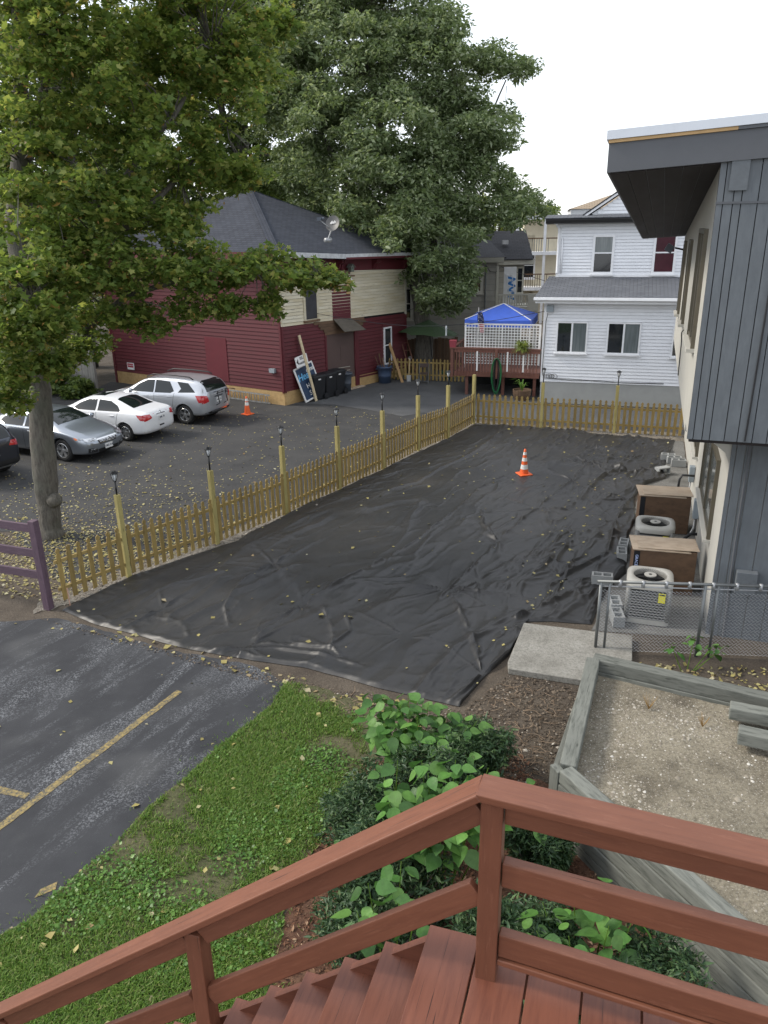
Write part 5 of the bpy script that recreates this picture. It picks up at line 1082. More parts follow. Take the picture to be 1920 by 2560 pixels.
for k in range(260):
    a = random.uniform(0,6.28); l_ = random.uniform(.12,.42); el = random.uniform(-.3,1.2); d2 = Vector((math.cos(a)*math.cos(el),math.sin(a)*math.cos(el),math.sin(el))); p0 = d2*l_*.3; p1 = d2*l_; p2 = p1+Vector((d2.x,d2.y,0))*.08-Vector((0,0,.1)); sd2 = Vector((-math.sin(a),math.cos(a),0))*.016
    hp.add([p0-sd2,p0+sd2,p1+sd2,p1-sd2,p2], [(0,1,2,3),(3,2,4)])
hp.build('fronds', LEAF_FAR, hg); MB().lathe([(.001,-.25),(.12,-.24),(.17,-.05),(.14,-.05)], 14).build('basket', BROWNBOARD, hg)
# ---------------------------------------------------------------- foreground deck, stairs and rail
DF = thing('stair_deck', 'red brown stained wooden landing and stairs in the foreground', 'stairs', (.42,2.49,0), R(-18))
ZD = 3.6; RUN, RISE = .22, .18
# landing boards run away from the viewer
edges = [-.305,-.062,.175,.41,.655,.89,1.13,1.37,1.61]
for a, b in zip(edges[:-1], edges[1:]): beam('deck_board', ((a+b)/2, -1.4, ZD-.019), ((a+b)/2, .165, ZD-.019), b-a-.009, .038, DECKRED, DF, bevel=.004)
MB().box(-.29,1.6,.10,.14,ZD-.24,ZD-.04).build('rim_joist', DECKRED, DF)
for k in range(1, 14):
    x1 = -.305-RUN*(k-1)+.03; x0 = -.305-RUN*k; z = ZD-RISE*k
    beam('tread', ((x0+x1)/2, -1.4, z-.019), ((x0+x1)/2, .165, z-.019), x1-x0-.0, .038, DECKRED, DF, bevel=.004)
st = [(-.305,ZD-.04),(-.305,ZD-.30),(-3.3,ZD-.30-3.0*RISE/RUN),(-3.3,ZD-.04-3.0*RISE/RUN)]
MB().prism(st, .10, .14).build('stringer', DECKRED, DF)
RL = thing('stair_railing', 'red brown painted wooden railing along the foreground stairs and landing', 'railing', (.42,2.49,0), R(-18))
pw = .09
for x, zt_, zb_ in ((0,4.565,ZD-.02),(-1.49,3.365,2.3),(-2.98,2.15,1.0)): beam('post', (x,0,zb_), (x,0,zt_), pw, pw, RAILRED, RL, up=(0,1,0), bevel=.004)
sl_ = .8145
def slope(z0, h, w_, nm, y=0, x0=-.045, x1=-1.445):
    beam(nm, (x0,y,z0+x0*sl_), (x1,y,z0+x1*sl_), w_, h, RAILRED, RL, bevel=.005)
# cap follows the stairs, a board below it between posts, and a middle rail
beam('cap_rail', (-.05,.0,4.628-.05*sl_), (-3.2,.0,4.628-3.2*sl_), .135, .036, RAILRED, RL, bevel=.006)
for a, b in ((-.046,-1.444),(-1.536,-2.934)):
    slope(4.535, .11, .038, 'top_rail', -.012, a, b); slope(4.105, .115, .038, 'middle_rail', -.012, a, b)
for a, b in ((-1.536,-2.934),): pass
# level rail of the landing: turns a little away from the stair line
rt_ = Matrix.Rotation(R(-3.5), 3, 'Z')
def lvl(z, h, w_, nm, y=0, x0=.05, x1=1.9):
    beam(nm, rt_ @ Vector((x0,y,z)), rt_ @ Vector((x1,y,z-.0)), w_, h, RAILRED, RL, bevel=.005)
lvl(4.585, .038, .135, 'cap_rail', 0, -.06, 1.9); lvl(4.505, .115, .038, 'top_rail', .0); lvl(4.19, .125, .05, 'middle_rail'); lvl(3.80, .125, .05, 'bottom_rail'); lvl(3.715, .03, .075, 'toe_strip')
# ---------------------------------------------------------------- foliage tools
def leaf_cloud(name, cent, leafv, leaff, size, mat, parent=None, up=None, jit=.35, tilt=1.0, kind=None):
    """cent (n,3): leaf positions; leafv (k,3) one leaf in its own plane (x side, y tip)"""
    n = len(cent); k = len(leafv); g = np.random.default_rng(len(cent)+k)
    th = g.uniform(0, 2*np.pi, n); nz = g.normal(0, 1, (n, 3))*tilt; nz[:, 2] = np.abs(nz[:, 2])+(up if up is not None else .6); nz /= np.linalg.norm(nz, axis=1)[:, None]
    a = np.stack([np.cos(th), np.sin(th), g.normal(0,.3,n)-.35], 1); a -= nz*(a*nz).sum(1)[:, None]; a /= np.linalg.norm(a, axis=1)[:, None]; b = np.cross(nz, a)
    s = (size*np.exp(jit*1.1*g.normal(0, 1, n))).clip(size*.4, size*2.1)[:, None, None]
    v = cent[:, None]+s*(leafv[None, :, 0:1]*b[:, None]+leafv[None, :, 1:2]*a[:, None]+leafv[None, :, 2:3]*nz[:, None])
    f = (np.asarray(leaff)[None]+(np.arange(n)*k)[:, None, None]).reshape(-1, len(leaff[0]))
    o = put(name, npmesh(name, v.reshape(-1, 3), f, mat), parent); return o
# maple leaf: five points, slightly cupped
ML = np.array([(0,0,0),(.34,.05,.05),(.30,.30,.02),(.55,.55,.08),(.22,.58,.0),(0,1.0,-.05),(-.22,.58,0),(-.55,.55,.08),(-.30,.30,.02),(-.34,.05,.05)], float)
MLF = [(0,1,2),(0,2,4),(2,3,4),(0,4,5),(0,5,6),(6,7,8),(0,6,8),(0,8,9)]
OV_ = np.array([(0,0,0),(.22,.4,.05),(0,1,-.08),(-.22,.4,.05)], float); OVF = [(0,1,2),(0,2,3)]
NR = np.array([(0,0,0),(.13,.45,.03),(0,1,-.1),(-.13,.45,.03)], float)
def blob_points(blobs, n, g, shell=.55):
    """points in ellipsoid clumps, more of them towards the outside"""
    vol = np.array([b[3]*b[4]*b[5] for b in blobs])**.75; pick = g.choice(len(blobs), n, p=vol/vol.sum()); B = np.array(blobs)[pick]
    d = g.normal(0, 1, (n, 3)); d /= np.linalg.norm(d, axis=1)[:, None]; r = g.uniform(0, 1, n)**(1/3); r = shell*np.sqrt(r)+(1-shell)*r
    return B[:, :3]+d*r[:, None]*B[:, 3:6]
def limb(name, pts, r0, r1, parent, n=9, wob=.05):
    pts = [Vector(p) for p in pts]; out = []; rad = []; K = len(pts)-1
    for i in range(K):
        for t in (0,.25,.5,.75): out.append(pts[i].lerp(pts[i+1], t)+Vector((random.gauss(0,wob),random.gauss(0,wob),random.gauss(0,wob)))*(1 if (i or t) else 0)); rad.append(r0+(r1-r0)*(i+t)/K)
    out.append(pts[-1]); rad.append(r1); return MB().tube(out, rad, n).build(name, BARK, parent, True)
def sub_clumps(blobs, per, g, scale=.42):
    """turn each big ellipsoid into many small leaf clumps with gaps between them"""
    out = []
    for x, y, z, a, b, c in blobs:
        k = int(per*max(.4, ((a*b*c)**(1/3))**1.3))
        d = g.normal(0, 1, (k, 3)); d /= np.linalg.norm(d, axis=1)[:, None]; r = g.uniform(.25, 1, k)**.6
        for (dx, dy, dz), q in zip(d, r):
            s = scale*g.uniform(.6, 1.35); out.append((x+dx*q*a, y+dy*q*b, z+dz*q*c, s*1.15, s*1.15, s*.62))
    return out
# ---------------------------------------------------------------- cars
def carpaint(name, col, metal, rough=.28):
    s = N(name); s.set(Base_Color=col, Metallic=metal, Roughness=rough, Coat_Weight=.9, Coat_Roughness=.06); return s.m
s = N('car_glass'); s.set(Base_Color=(.010,.014,.014), Roughness=.03, Specular_IOR_Level=.5); CARGLASS = s.m
s = N('tail_lamp_red'); s.set(Base_Color=(.45,.012,.018), Roughness=.12, Coat_Weight=1.0); TAILRED = s.m
s = N('head_lamp_clear'); v = s.coord(); s.set(Base_Color=s.ramp(s.noise(v, 9, 2), [(.35, (.12,.13,.14)), (.6, (.62,.65,.68))]), Roughness=.08, Coat_Weight=1.0, Metallic=.4); HEADLAMP = s.m
s = N('amber_lamp'); s.set(Base_Color=(.75,.16,.01), Roughness=.15, Coat_Weight=1); AMBER = s.m
RUBBER = plain('tyre_rubber', (.016,.016,.016), .8, .1, 20, .2)
RIM = plain('alloy_rim', (.55,.56,.57), .3, .05, 8, 0, metal=.85)
RIMDARK = plain('dark_alloy_rim', (.05,.05,.052), .35, .05, 8, 0, metal=.6)
CHROME = plain('chrome', (.72,.73,.74), .12, .02, 8, 0, metal=1)
TRIM = plain('black_car_trim', (.018,.018,.019), .5, .08, 10, .05)
def wheel_parts(r, wd, nsp, rim, twin=False, dark=None):
    """tyre and rim meshes, axle along local y, outer side towards -y"""
    t = MB(); M = Matrix.Rotation(R(90), 4, 'X')
    t.lathe([(r*.62,-wd/2+.02),(r*.66,-wd/2),(r*.93,-wd/2+.005),(r*.985,-wd/2+.03),(r,-wd/2+.06),(r,wd/2-.06),(r*.985,wd/2-.03),(r*.93,wd/2-.005),(r*.66,wd/2),(r*.62,wd/2-.02)], 36, M)
    rm = MB(); 
    rm.lathe([(r*.66,wd/2-.005),(r*.63,wd/2+.004),(r*.60,wd/2-.03),(r*.59,-wd/2+.03)], 36, M, 0); rm.cyl(M @ Vector((0,0,wd/2-.10)), M @ Vector((0,0,wd/2-.095)), r*.63, n=30, mi=1)
    for k in range(nsp):
        for dlt in ((-.11,.11) if twin else (0,)):
            a = 2*math.pi*k/nsp+.2; a1 = a+dlt*.5; a2 = a+dlt*1.6
            def pt(rad, ang, off, z): return M @ Vector((rad*math.cos(ang)-off*math.sin(ang), rad*math.sin(ang)+off*math.cos(ang), z))
            h = .035 if twin else .05; zo = wd/2-.012; zi = wd/2-.06
            vs = [pt(r*.10,a1,-h*.8,zo-.012),pt(r*.10,a1,h*.8,zo-.012),pt(r*.645,a2,h*.75,zo),pt(r*.645,a2,-h*.75,zo),pt(r*.10,a1,-h*.8,zi),pt(r*.10,a1,h*.8,zi),pt(r*.645,a2,h*.75,zi),pt(r*.645,a2,-h*.75,zi)]
            rm.add(vs, [(0,1,2,3),(7,6,5,4),(0,4,5,1),(1,5,6,2),(2,6,7,3),(3,7,4,0)], 0)
    rm.cyl(M @ Vector((0,0,wd/2-.05)), M @ Vector((0,0,wd/2-.006)), r*.17, r*.13, n=16, mi=0)
    return t.mesh('tyre', RUBBER, True), rm.mesh('rim', [rim, dark or TRIM])
class Car:
    def __init__(s, name, lab, loc, heading, st, paint, axle, tr, tw, rim, nsp, twin=False, group='cars parked in the rear lot', track=.79, fr=None):
        s.root = thing(name, lab, 'car', loc, R(heading), group); s.paint = paint
        rows = []
        for x, w_, zb, belt, top, g1, g2 in st:
            half = [(0,zb),(w_*.80,zb),(w_*.975,zb+.09),(w_*1.0,zb+.40*(belt-zb)),(w_*1.0,belt-.17*(belt-zb)),(w_*.955,belt),(g1,belt+.30*(top-belt)),(g2+(g1-g2)*.25,top-.16*(top-belt)),(g2*.86,top-.035*(top-belt)-.006),(0,top)]
            rows.append([Vector((x, y, z)) for y, z in half]+[Vector((x, -y, z)) for y, z in half[-2:0:-1]])
        n = len(rows[0]); m_ = MB(); m_.add([v for r_ in rows for v in r_], [(i*n+k, i*n+(k+1) % n, (i+1)*n+(k+1) % n, (i+1)*n+k) for i in range(len(rows)-1) for k in range(n)]+[tuple(range(n))[::-1], tuple(range((len(rows)-1)*n, len(rows)*n))])
        me = m_.mesh('body', paint, True)
        cr = me.attributes.new('crease_edge', 'FLOAT', 'EDGE'); cv = np.zeros(len(me.edges), np.float32)
        for e in me.edges:
            a, b = e.vertices; ra, rb = a % n, b % n
            if ra == rb and ra in (2, n-2): cv[e.index] = .45
            if ra == rb and ra in (5, n-5): cv[e.index] = .55
        cr.data.foreach_set('value', cv)
        tmp = bpy.data.objects.new('tmp', me); COL.objects.link(tmp)
        sb = tmp.modifiers.new('s', 'SUBSURF'); sb.levels = 2; sb.render_levels = 2
        cut = MB()
        for ax in axle:
            for sy in (-1, 1): cut.cyl((ax, sy*(track+.30), tr+.005), (ax, sy*(track-.17), tr+.005), tr+.055, n=40)
        cm = cut.mesh('cut', TRIM); co = bpy.data.objects.new('cut', cm); COL.objects.link(co)
        dg = bpy.context.evaluated_depsgraph_get(); smooth = bpy.data.meshes.new_from_object(tmp.evaluated_get(dg))
        bmx = bmesh.new(); bmx.from_mesh(smooth); s.bvh = BVHTree.FromBMesh(bmx); bmx.free()
        bo = tmp.modifiers.new('b', 'BOOLEAN'); bo.operation = 'DIFFERENCE'; bo.object = co; bo.solver = 'EXACT'
        dg = bpy.context.evaluated_depsgraph_get(); fin = bpy.data.meshes.new_from_object(tmp.evaluated_get(dg))
        bpy.data.objects.remove(tmp); bpy.data.objects.remove(co)
        if len(fin.polygons) < 50: fin = smooth
        fin.materials.clear(); fin.materials.append(paint); fin.materials.append(TRIM)
        mi = np.zeros(len(fin.polygons), np.int32)
        for i, p in enumerate(fin.polygons):
            c = p.center
            for ax in axle:
                if math.hypot(c.x-ax, c.z-tr) < tr+.045 and abs(c.y) < track+.2 and c.z < tr*2+.05: mi[i] = 1
        fin.polygons.foreach_set('material_index', mi); fin.polygons.foreach_set('use_smooth', np.ones(len(fin.polygons), bool)); fin.update()
        try: fin.set_sharp_from_angle(angle=R(50))
        except Exception: pass
        s.body = put('body', fin, s.root)
        tm, rm = wheel_parts(tr, tw, nsp, rim, twin)
        for ax in axle:
            for sy in (-1, 1):
                wh = bpy.data.objects.new('wheel', None); COL.objects.link(wh); wh.parent = s.root; wh.location = (ax, sy*(track-.02), tr); wh.rotation_euler = (0, 0, 0 if sy < 0 else math.pi); wh.empty_display_size = .1
                put('tyre', tm, wh); put('rim', rm, wh)
    def ray(s, a, b, axis, sg):
        if axis == 'y': o, d = Vector((a, sg*4, b)), Vector((0, -sg, 0))
        elif axis == 'x': o, d = Vector((sg*6, a, b)), Vector((-sg, 0, 0))
        else: o, d = Vector((a, b, 4)), Vector((0, 0, -1))
        h = s.bvh.ray_cast(o, d); return h
    def patch(s, name, poly, axis, sg, mat, off=.004, parent=None, res=.06):
        n = len(poly); pts = []; 
        for i in range(n):
            a = Vector(poly[i]); b = Vector(poly[(i+1) % n]); k = max(1, int((b-a).length/res))
            for j in range(k): pts.append(a.lerp(b, j/k))
        nb = len(pts); xs = [p.x for p in pts]; ys = [p.y for p in pts]; P = np.array([(p.x, p.y) for p in pts])
        gx, gy = np.meshgrid(np.arange(min(xs)+res/2, max(xs), res), np.arange(min(ys)+res/2, max(ys), res)); gx = gx.ravel(); gy = gy.ravel()
        if len(gx):
            ok = inpoly(gx, gy, P)
            for x, y in zip(gx[ok], gy[ok]):
                if np.min((P[:, 0]-x)**2+(P[:, 1]-y)**2) > (res*.4)**2: pts.append(Vector((x, y)))
        r_ = delaunay_2d_cdt(pts, [(i, (i+1) % nb) for i in range(nb)], [], 1, 1e-5)
        vs = []; okv = []
        for p in r_[0]:
            h = s.ray(p.x, p.y, axis, sg)
            if h[0] is None: okv.append(False); vs.append(Vector((0,0,0)))
            else: okv.append(True); vs.append(h[0]+h[1]*off*(1 if h[1].dot(Vector((0,sg,0)) if axis == 'y' else Vector((sg,0,0)) if axis == 'x' else Vector((0,0,1))) > 0 else -1))
        fs = [f for f in r_[2] if all(okv[i] for i in f)]
        if not fs: return None
        me = bpy.data.meshes.new(name); me.from_pydata(vs, [], fs); me.polygons.foreach_set('use_smooth', [True]*len(fs)); me.materials.append(mat); me.update()
        return put(name, me, parent or s.root)
    def both(s, name, poly, mat, off=.004, parent=None, res=.06):
        return [s.patch(name, poly, 'y', sg, mat, off, parent, res) for sg in (-1, 1)]
    def seam(s, pts, wd=.012):
        for sg in (-1, 1):
            for a, b in zip(pts[:-1], pts[1:]):
                a = Vector(a); b = Vector(b); d = (b-a).normalized(); q = Vector((-d.y, d.x))*wd/2; s.patch('door_seam', [a+q, b+q, b-q, a-q], 'y', sg, TRIM, .002, None, .05)
    def handle(s, x, z, mat=None):
        for sg in (-1, 1):
            h = s.ray(x, z, 'y', sg)
            if h[0]: y = h[0].y; MB().box(x-.1, x+.1, min(y, y+sg*.03), max(y, y+sg*.03), z-.014, z+.014).build('door_handle', mat or s.paint, s.root, bevel=.008)
    def mirror(s, x, z, y):
        for sg in (-1, 1): MB().lathe([(.001,-.11),(.06,-.09),(.085,0),(.07,.07),(.001,.09)], 14, Matrix.Translation((x, sg*y, z)) @ Matrix.Rotation(R(90*sg), 4, 'X') @ Matrix.Scale(.8, 4, (1,0,0))).build('side_mirror', s.paint, s.root, True)
    def plate(s, x, y, z, sg, txt):
        pl = MB().box(x-.008, x+.008, y-.155, y+.155, z-.078, z+.078).build('licence_plate', WHITEPL, s.root)
        M = Matrix.Translation((x+sg*.0095, y, z)) @ Matrix.Rotation(R(90), 4, 'X') if False else Matrix.Translation((x+sg*.0095, y, z)) @ Matrix.Rotation(R(90*sg), 4, 'Z') @ Matrix.Rotation(R(90), 4, 'X')
        text('plate_number', txt, .085, NAVY, pl, M, .002)
CIV = [(-2.25,.56,.42,.80,.86,.48,.40),(-2.17,.78,.27,.90,.985,.70,.58),(-1.97,.85,.22,.965,1.045,.78,.66),(-1.6,.875,.20,.98,1.085,.77,.64),(-1.35,.875,.19,.98,1.18,.745,.60),(-.9,.875,.18,.975,1.365,.73,.57),(-.5,.875,.18,.965,1.425,.725,.57),(.1,.875,.18,.95,1.435,.725,.58),(.45,.875,.18,.94,1.385,.725,.585),(.85,.875,.18,.93,1.21,.745,.61),(1.15,.872,.18,.925,1.035,.785,.66),(1.55,.865,.19,.875,.95,.76,.60),(1.95,.83,.21,.77,.84,.72,.56),(2.18,.71,.24,.65,.71,.60,.46),(2.26,.52,.32,.56,.60,.42,.34)]
EQ = [(-2.38,.62,.46,.96,1.06,.5,.42),(-2.31,.84,.36,1.08,1.26,.74,.66),(-2.15,.905,.31,1.12,1.50,.765,.665),(-1.9,.92,.29,1.13,1.635,.78,.66),(-1.2,.92,.27,1.11,1.68,.785,.665),(-.3,.92,.26,1.08,1.69,.785,.67),(.35,.92,.26,1.06,1.63,.785,.67),(.75,.92,.26,1.05,1.43,.795,.68),(1.15,.92,.26,1.04,1.19,.825,.71),(1.35,.915,.27,1.03,1.12,.82,.68),(1.8,.90,.27,.97,1.05,.80,.62),(2.15,.855,.29,.86,.95,.74,.58),(2.33,.72,.32,.74,.80,.60,.48),(2.39,.52,.40,.66,.70,.42,.36)]
ACC = [(x*1.083, w_*1.057, zb, b*1.02, t*1.022, a*1.06, c*1.06) for x, w_, zb, b, t, a, c in CIV]
def place(contact, local, heading):
    c, s_ = math.cos(R(heading)), math.sin(R(heading)); return (contact[0]-(local[0]*c-local[1]*s_), contact[1]-(local[0]*s_+local[1]*c), .006)
# silver SUV, seen from its left rear
hd = 157
suv = Car('silver_suv', 'silver SUV with roof rails and a rear bike rack, nearest the red wall', place((-7.22,27.86), (-1.43,.79), hd), hd, EQ, carpaint('silver_paint', (.50,.52,.55), .6), (-1.43,1.43), .36, .23, RIM, 5, True)
gl = [(-1.02,1.13),(-1.12,1.30),(-.86,1.53),(-.25,1.56),(-.28,1.11)]; suv.both('side_window', [(-.88,1.13),(-1.02,1.20),(-.80,1.52),(-.18,1.56),(-.16,1.11)], CARGLASS)
suv.both('side_window', [(-.10,1.11),(-.12,1.56),(.25,1.53),(.62,1.36),(.92,1.13),(.86,1.10)], CARGLASS); suv.both('quarter_window', [(-1.20,1.16),(-1.32,1.30),(-1.12,1.53),(-1.6,1.50),(-1.95,1.20)], CARGLASS)
suv.patch('rear_window', [(-.62,1.20),(.62,1.20),(.56,1.53),(.40,1.565),(-.40,1.565),(-.56,1.53)], 'x', -1, CARGLASS)
suv.patch('windshield', [(-.62,1.22),(.62,1.22),(.52,1.56),(-.52,1.56)], 'x', 1, CARGLASS)
for sg in (-1, 1): suv.patch('tail_lamp', [(sg*.60,.86),(sg*.86,.80),(sg*.90,1.10),(sg*.66,1.08)], 'x', -1, TAILRED, .008)
suv.both('tail_lamp', [(-2.30,.86),(-2.28,1.10),(-1.98,1.10),(-2.12,.84)], TAILRED, .008)
suv.patch('rear_bumper_guard', [(-.80,.30),(.80,.30),(.80,.46),(.35,.50),(-.35,.50),(-.80,.46)], 'x', -1, TRIM, .006); suv.both('bumper_side', [(-2.36,.28),(-2.36,.44),(-1.86,.44),(-1.84,.28)], TRIM, .005); suv.both('rocker', [(-1.03,.24),(-1.03,.36),(1.03,.36),(1.03,.24)], TRIM, .004)
suv.patch('skid_plate', [(-.5,.44),(.5,.44),(.42,.50),(-.42,.50)], 'x', -1, CHROME, .010)
suv.patch('chrome_strip', [(-.25,.965),(.25,.965),(.25,1.0),(-.25,1.0)], 'x', -1, CHROME, .012); suv.plate(-2.385,.0,.84,-1,'4BY 721')
suv.seam([(-.14,1.10),(-.14,.40),(.98,.38)]); suv.seam([(-1.05,1.15),(-.96,.72),(-1.0,.40)]); suv.seam([(.96,1.1),(1.0,.4)]); suv.handle(-.82,1.0); suv.handle(.22,.98); suv.mirror(.82,1.16,1.0)
for sg in (-1,1):
    MB().tube([(-1.75,sg*.60,1.62),(-1.6,sg*.60,1.70),(-.9,sg*.60,1.735),(0,sg*.60,1.735),(.3,sg*.60,1.64)], .022, 6).build('roof_rail', TRIM, suv.root, True)
rk = MB().tube([(-2.36,.25,1.14),(-2.50,.25,1.18),(-2.58,.25,.75),(-2.42,.25,.66)], .018, 6).tube([(-2.36,-.25,1.14),(-2.50,-.25,1.18),(-2.58,-.25,.75),(-2.42,-.25,.66)], .018, 6).tube([(-2.53,-.34,1.12),(-2.53,.34,1.12)], .016, 6).build('bike_rack', BLACKMET, suv.root, True)
for y in (-.25,.25): MB().tube([(-2.5,y,1.18),(-2.72,y,1.22),(-2.95,y,1.20)], .015, 6).build('rack_arm', BLACKMET, rk, True)
# white sedan, seen from its left rear
civ = Car('white_sedan', 'white sedan parked between the two silver cars', place((-8.70,25.55), (-1.335,.755), hd), hd, CIV, carpaint('white_paint', (.78,.79,.80), 0, .3), (-1.335,1.335), .31, .20, RIM, 7, False, track=.76)
civ.both('side_window', [(-.22,.985),(-.22,1.335),(-.72,1.30),(-1.02,1.17),(-1.18,1.03),(-1.15,1.0)], CARGLASS); civ.both('side_window', [(-.14,.98),(-.14,1.335),(.25,1.315),(.62,1.17),(.92,.985),(.9,.965)], CARGLASS)
civ.patch('rear_window', [(-1.56,-.52),(-1.56,.52),(-.86,.46),(-.80,.30),(-.80,-.30),(-.86,-.46)], 'z', 1, CARGLASS); civ.patch('windshield', [(1.02,-.60),(1.02,.60),(.46,.50),(.46,-.50)], 'z', 1, CARGLASS)
civ.patch('sun_roof', [(.28,-.34),(.28,.34),(-.22,.34),(-.22,-.34)], 'z', 1, CARGLASS)
for sg in (-1, 1): civ.patch('tail_lamp', [(sg*.46,.80),(sg*.76,.72),(sg*.80,.93),(sg*.52,.93)], 'x', -1, TAILRED, .008)
civ.both('tail_lamp', [(-2.2,.74),(-2.2,.92),(-1.86,.94),(-2.02,.76)], TAILRED, .008)
civ.patch('plate_recess', [(-.26,.66),(.26,.66),(.26,.86),(-.26,.86)], 'x', -1, civ.paint, .003); civ.plate(-2.262,0,.75,-1,'1JML 70'); civ.patch('chrome_strip', [(-.22,.865),(.22,.865),(.22,.89),(-.22,.89)], 'x', -1, CHROME, .01)
civ.patch('badge', [(-.04,.90),(.04,.90),(.04,.955),(-.04,.955)], 'x', -1, CHROME, .012, res=.03); civ.patch('bumper_sticker', [(-.12,.46),(.12,.46),(.12,.51),(-.12,.51)], 'x', -1, BLACKPL, .006)
civ.seam([(-.18,.97),(-.18,.30),(.92,.28)]); civ.seam([(-1.12,1.0),(-1.02,.62),(-1.05,.32)]); civ.seam([(.94,.95),(.98,.3)]); civ.handle(-.86,.86); civ.handle(.12,.85); civ.mirror(.78,1.0,.95); civ.both('rocker', [(-1.0,.17),(-1.0,.23),(1.0,.23),(1.0,.17)], TRIM)
# silver sedan, seen from its right front
ha = -25
acc = Car('silver_sedan', 'silver grey sedan facing the yard, partly behind the tree trunk', place((-9.91,23.20), (1.39,-.80), ha), ha, ACC, carpaint('grey_silver_paint', (.30,.33,.37), .8), (-1.385,1.39), .355, .215, RIMDARK, 5, True, track=.80)
for o_ in [o for o in acc.root.children if o.name.startswith('wheel')]:
    for c_ in o_.children:
        if c_.name.startswith('rim'): c_.data.materials[0] = RIM
k_ = 1.083
acc.both('side_window', [(-.2,1.0),(-.2,1.365),(-.8,1.32),(-1.12,1.20),(-1.3,1.05),(-1.25,1.01)], CARGLASS); acc.both('side_window', [(-.12,1.0),(-.12,1.37),(.28,1.34),(.68,1.19),(1.0,1.0),(.97,.98)], CARGLASS)
acc.patch('windshield', [(1.14,-.66),(1.14,.66),(.48,.54),(.48,-.54)], 'z', 1, CARGLASS); acc.patch('rear_window', [(-1.66,-.56),(-1.66,.56),(-.88,.48),(-.88,-.48)], 'z', 1, CARGLASS)
acc.both('chrome_strip', [(-1.3,.965),(1.02,.94),(1.0,.965),(-1.25,.99)], CHROME, .006)
for sg in (-1, 1):
    acc.patch('head_lamp', [(sg*.36,.66),(sg*.72,.655),(sg*.80,.76),(sg*.50,.755),(sg*.36,.72)], 'x', 1, HEADLAMP, .008)
    acc.patch('fog_recess', [(sg*.44,.32),(sg*.74,.34),(sg*.74,.47),(sg*.48,.45)], 'x', 1, TRIM, .005); acc.patch('fog_lamp', [(sg*.50,.42),(sg*.68,.42),(sg*.68,.445),(sg*.50,.445)], 'x', 1, HEADLAMP, .012, res=.03)
acc.both('head_lamp', [(2.36,.66),(2.34,.74),(1.98,.80),(2.08,.70)], HEADLAMP, .008); acc.both('turn_signal', [(2.06,.74),(2.0,.795),(1.9,.80),(1.98,.73)], AMBER, .010)
acc.patch('grille', [(-.34,.54),(.34,.54),(.40,.64),(.36,.70),(-.36,.70),(-.40,.64)], 'x', 1, TRIM, .006)
for z in (.57,.605,.64): acc.patch('grille_bar', [(-.33,z),(.33,z),(.33,z+.012),(-.33,z+.012)], 'x', 1, CHROME, .012)
acc.patch('chrome_strip', [(-.42,.665),(.42,.665),(.38,.70),(-.38,.70)], 'x', 1, CHROME, .013); acc.patch('lower_grille', [(-.38,.27),(.38,.27),(.44,.40),(-.44,.40)], 'x', 1, TRIM, .006)
acc.patch('chin_strip', [(-.66,.235),(.66,.235),(.60,.265),(-.60,.265)], 'x', 1, CHROME, .012); acc.plate(2.452,0,.43,1,'1MG 314')
h_ = MB()
for a, b in (((-.045,.0),(-.03,.09)),((.045,.0),(.03,.09)),((-.036,.045),(.036,.045))):
    h_.cyl((2.47,a[0],.60+a[1]),(2.46,b[0],.60+b[1]),.009,n=6)
h_.tube([(2.468,.065*math.cos(t),.645+.055*math.sin(t)) for t in np.linspace(0,6.28,17)], .007, 5, caps=False)
h_.build('badge', CHROME, acc.root)
acc.seam([(-.16,1.0),(-.16,.32),(1.0,.3)]); acc.seam([(-1.2,1.02),(-1.1,.65),(-1.12,.34)]); acc.seam([(1.03,.97),(1.06,.32)]); acc.handle(-.92,.88,CHROME); acc.handle(.14,.87,CHROME); acc.mirror(.86,1.03,1.0); acc.both('rocker', [(-1.03,.17),(-1.03,.24),(1.03,.24),(1.03,.17)], TRIM)
# dark SUV at the left edge
hd2 = 148
dk = Car('dark_suv', 'dark grey SUV cut off by the left edge of the photo', place((-11.45,22.30), (-1.40,-.79), hd2), hd2, EQ, carpaint('charcoal_paint', (.045,.05,.065), .7), (-1.40,1.40), .345, .23, RIM, 5)
for sg in (-1, 1): dk.patch('tail_lamp', [(sg*.50,.98),(sg*.88,.92),(sg*.90,1.08),(sg*.60,1.12)], 'x', -1, TAILRED, .008)
dk.both('tail_lamp', [(-2.30,.92),(-2.28,1.10),(-1.95,1.08),(-2.10,.96)], TAILRED, .008)
dk.patch('rear_window', [(-.62,1.20),(.62,1.20),(.56,1.53),(-.56,1.53)], 'x', -1, CARGLASS); dk.both('side_window', [(-1.9,1.2),(-1.2,1.53),(.25,1.53),(.9,1.13)], CARGLASS)
dk.patch('rear_bumper_guard', [(-.85,.30),(.85,.30),(.85,.58),(-.85,.58)], 'x', -1, TRIM, .006); dk.patch('skid_plate', [(-.7,.36),(.7,.36),(.66,.42),(-.66,.42)], 'x', -1, RIM, .012); dk.both('bumper_side', [(-2.36,.28),(-2.36,.56),(-1.84,.56),(-1.84,.28)], TRIM, .005); dk.plate(-2.385,0,.82,-1,'2PR 88')
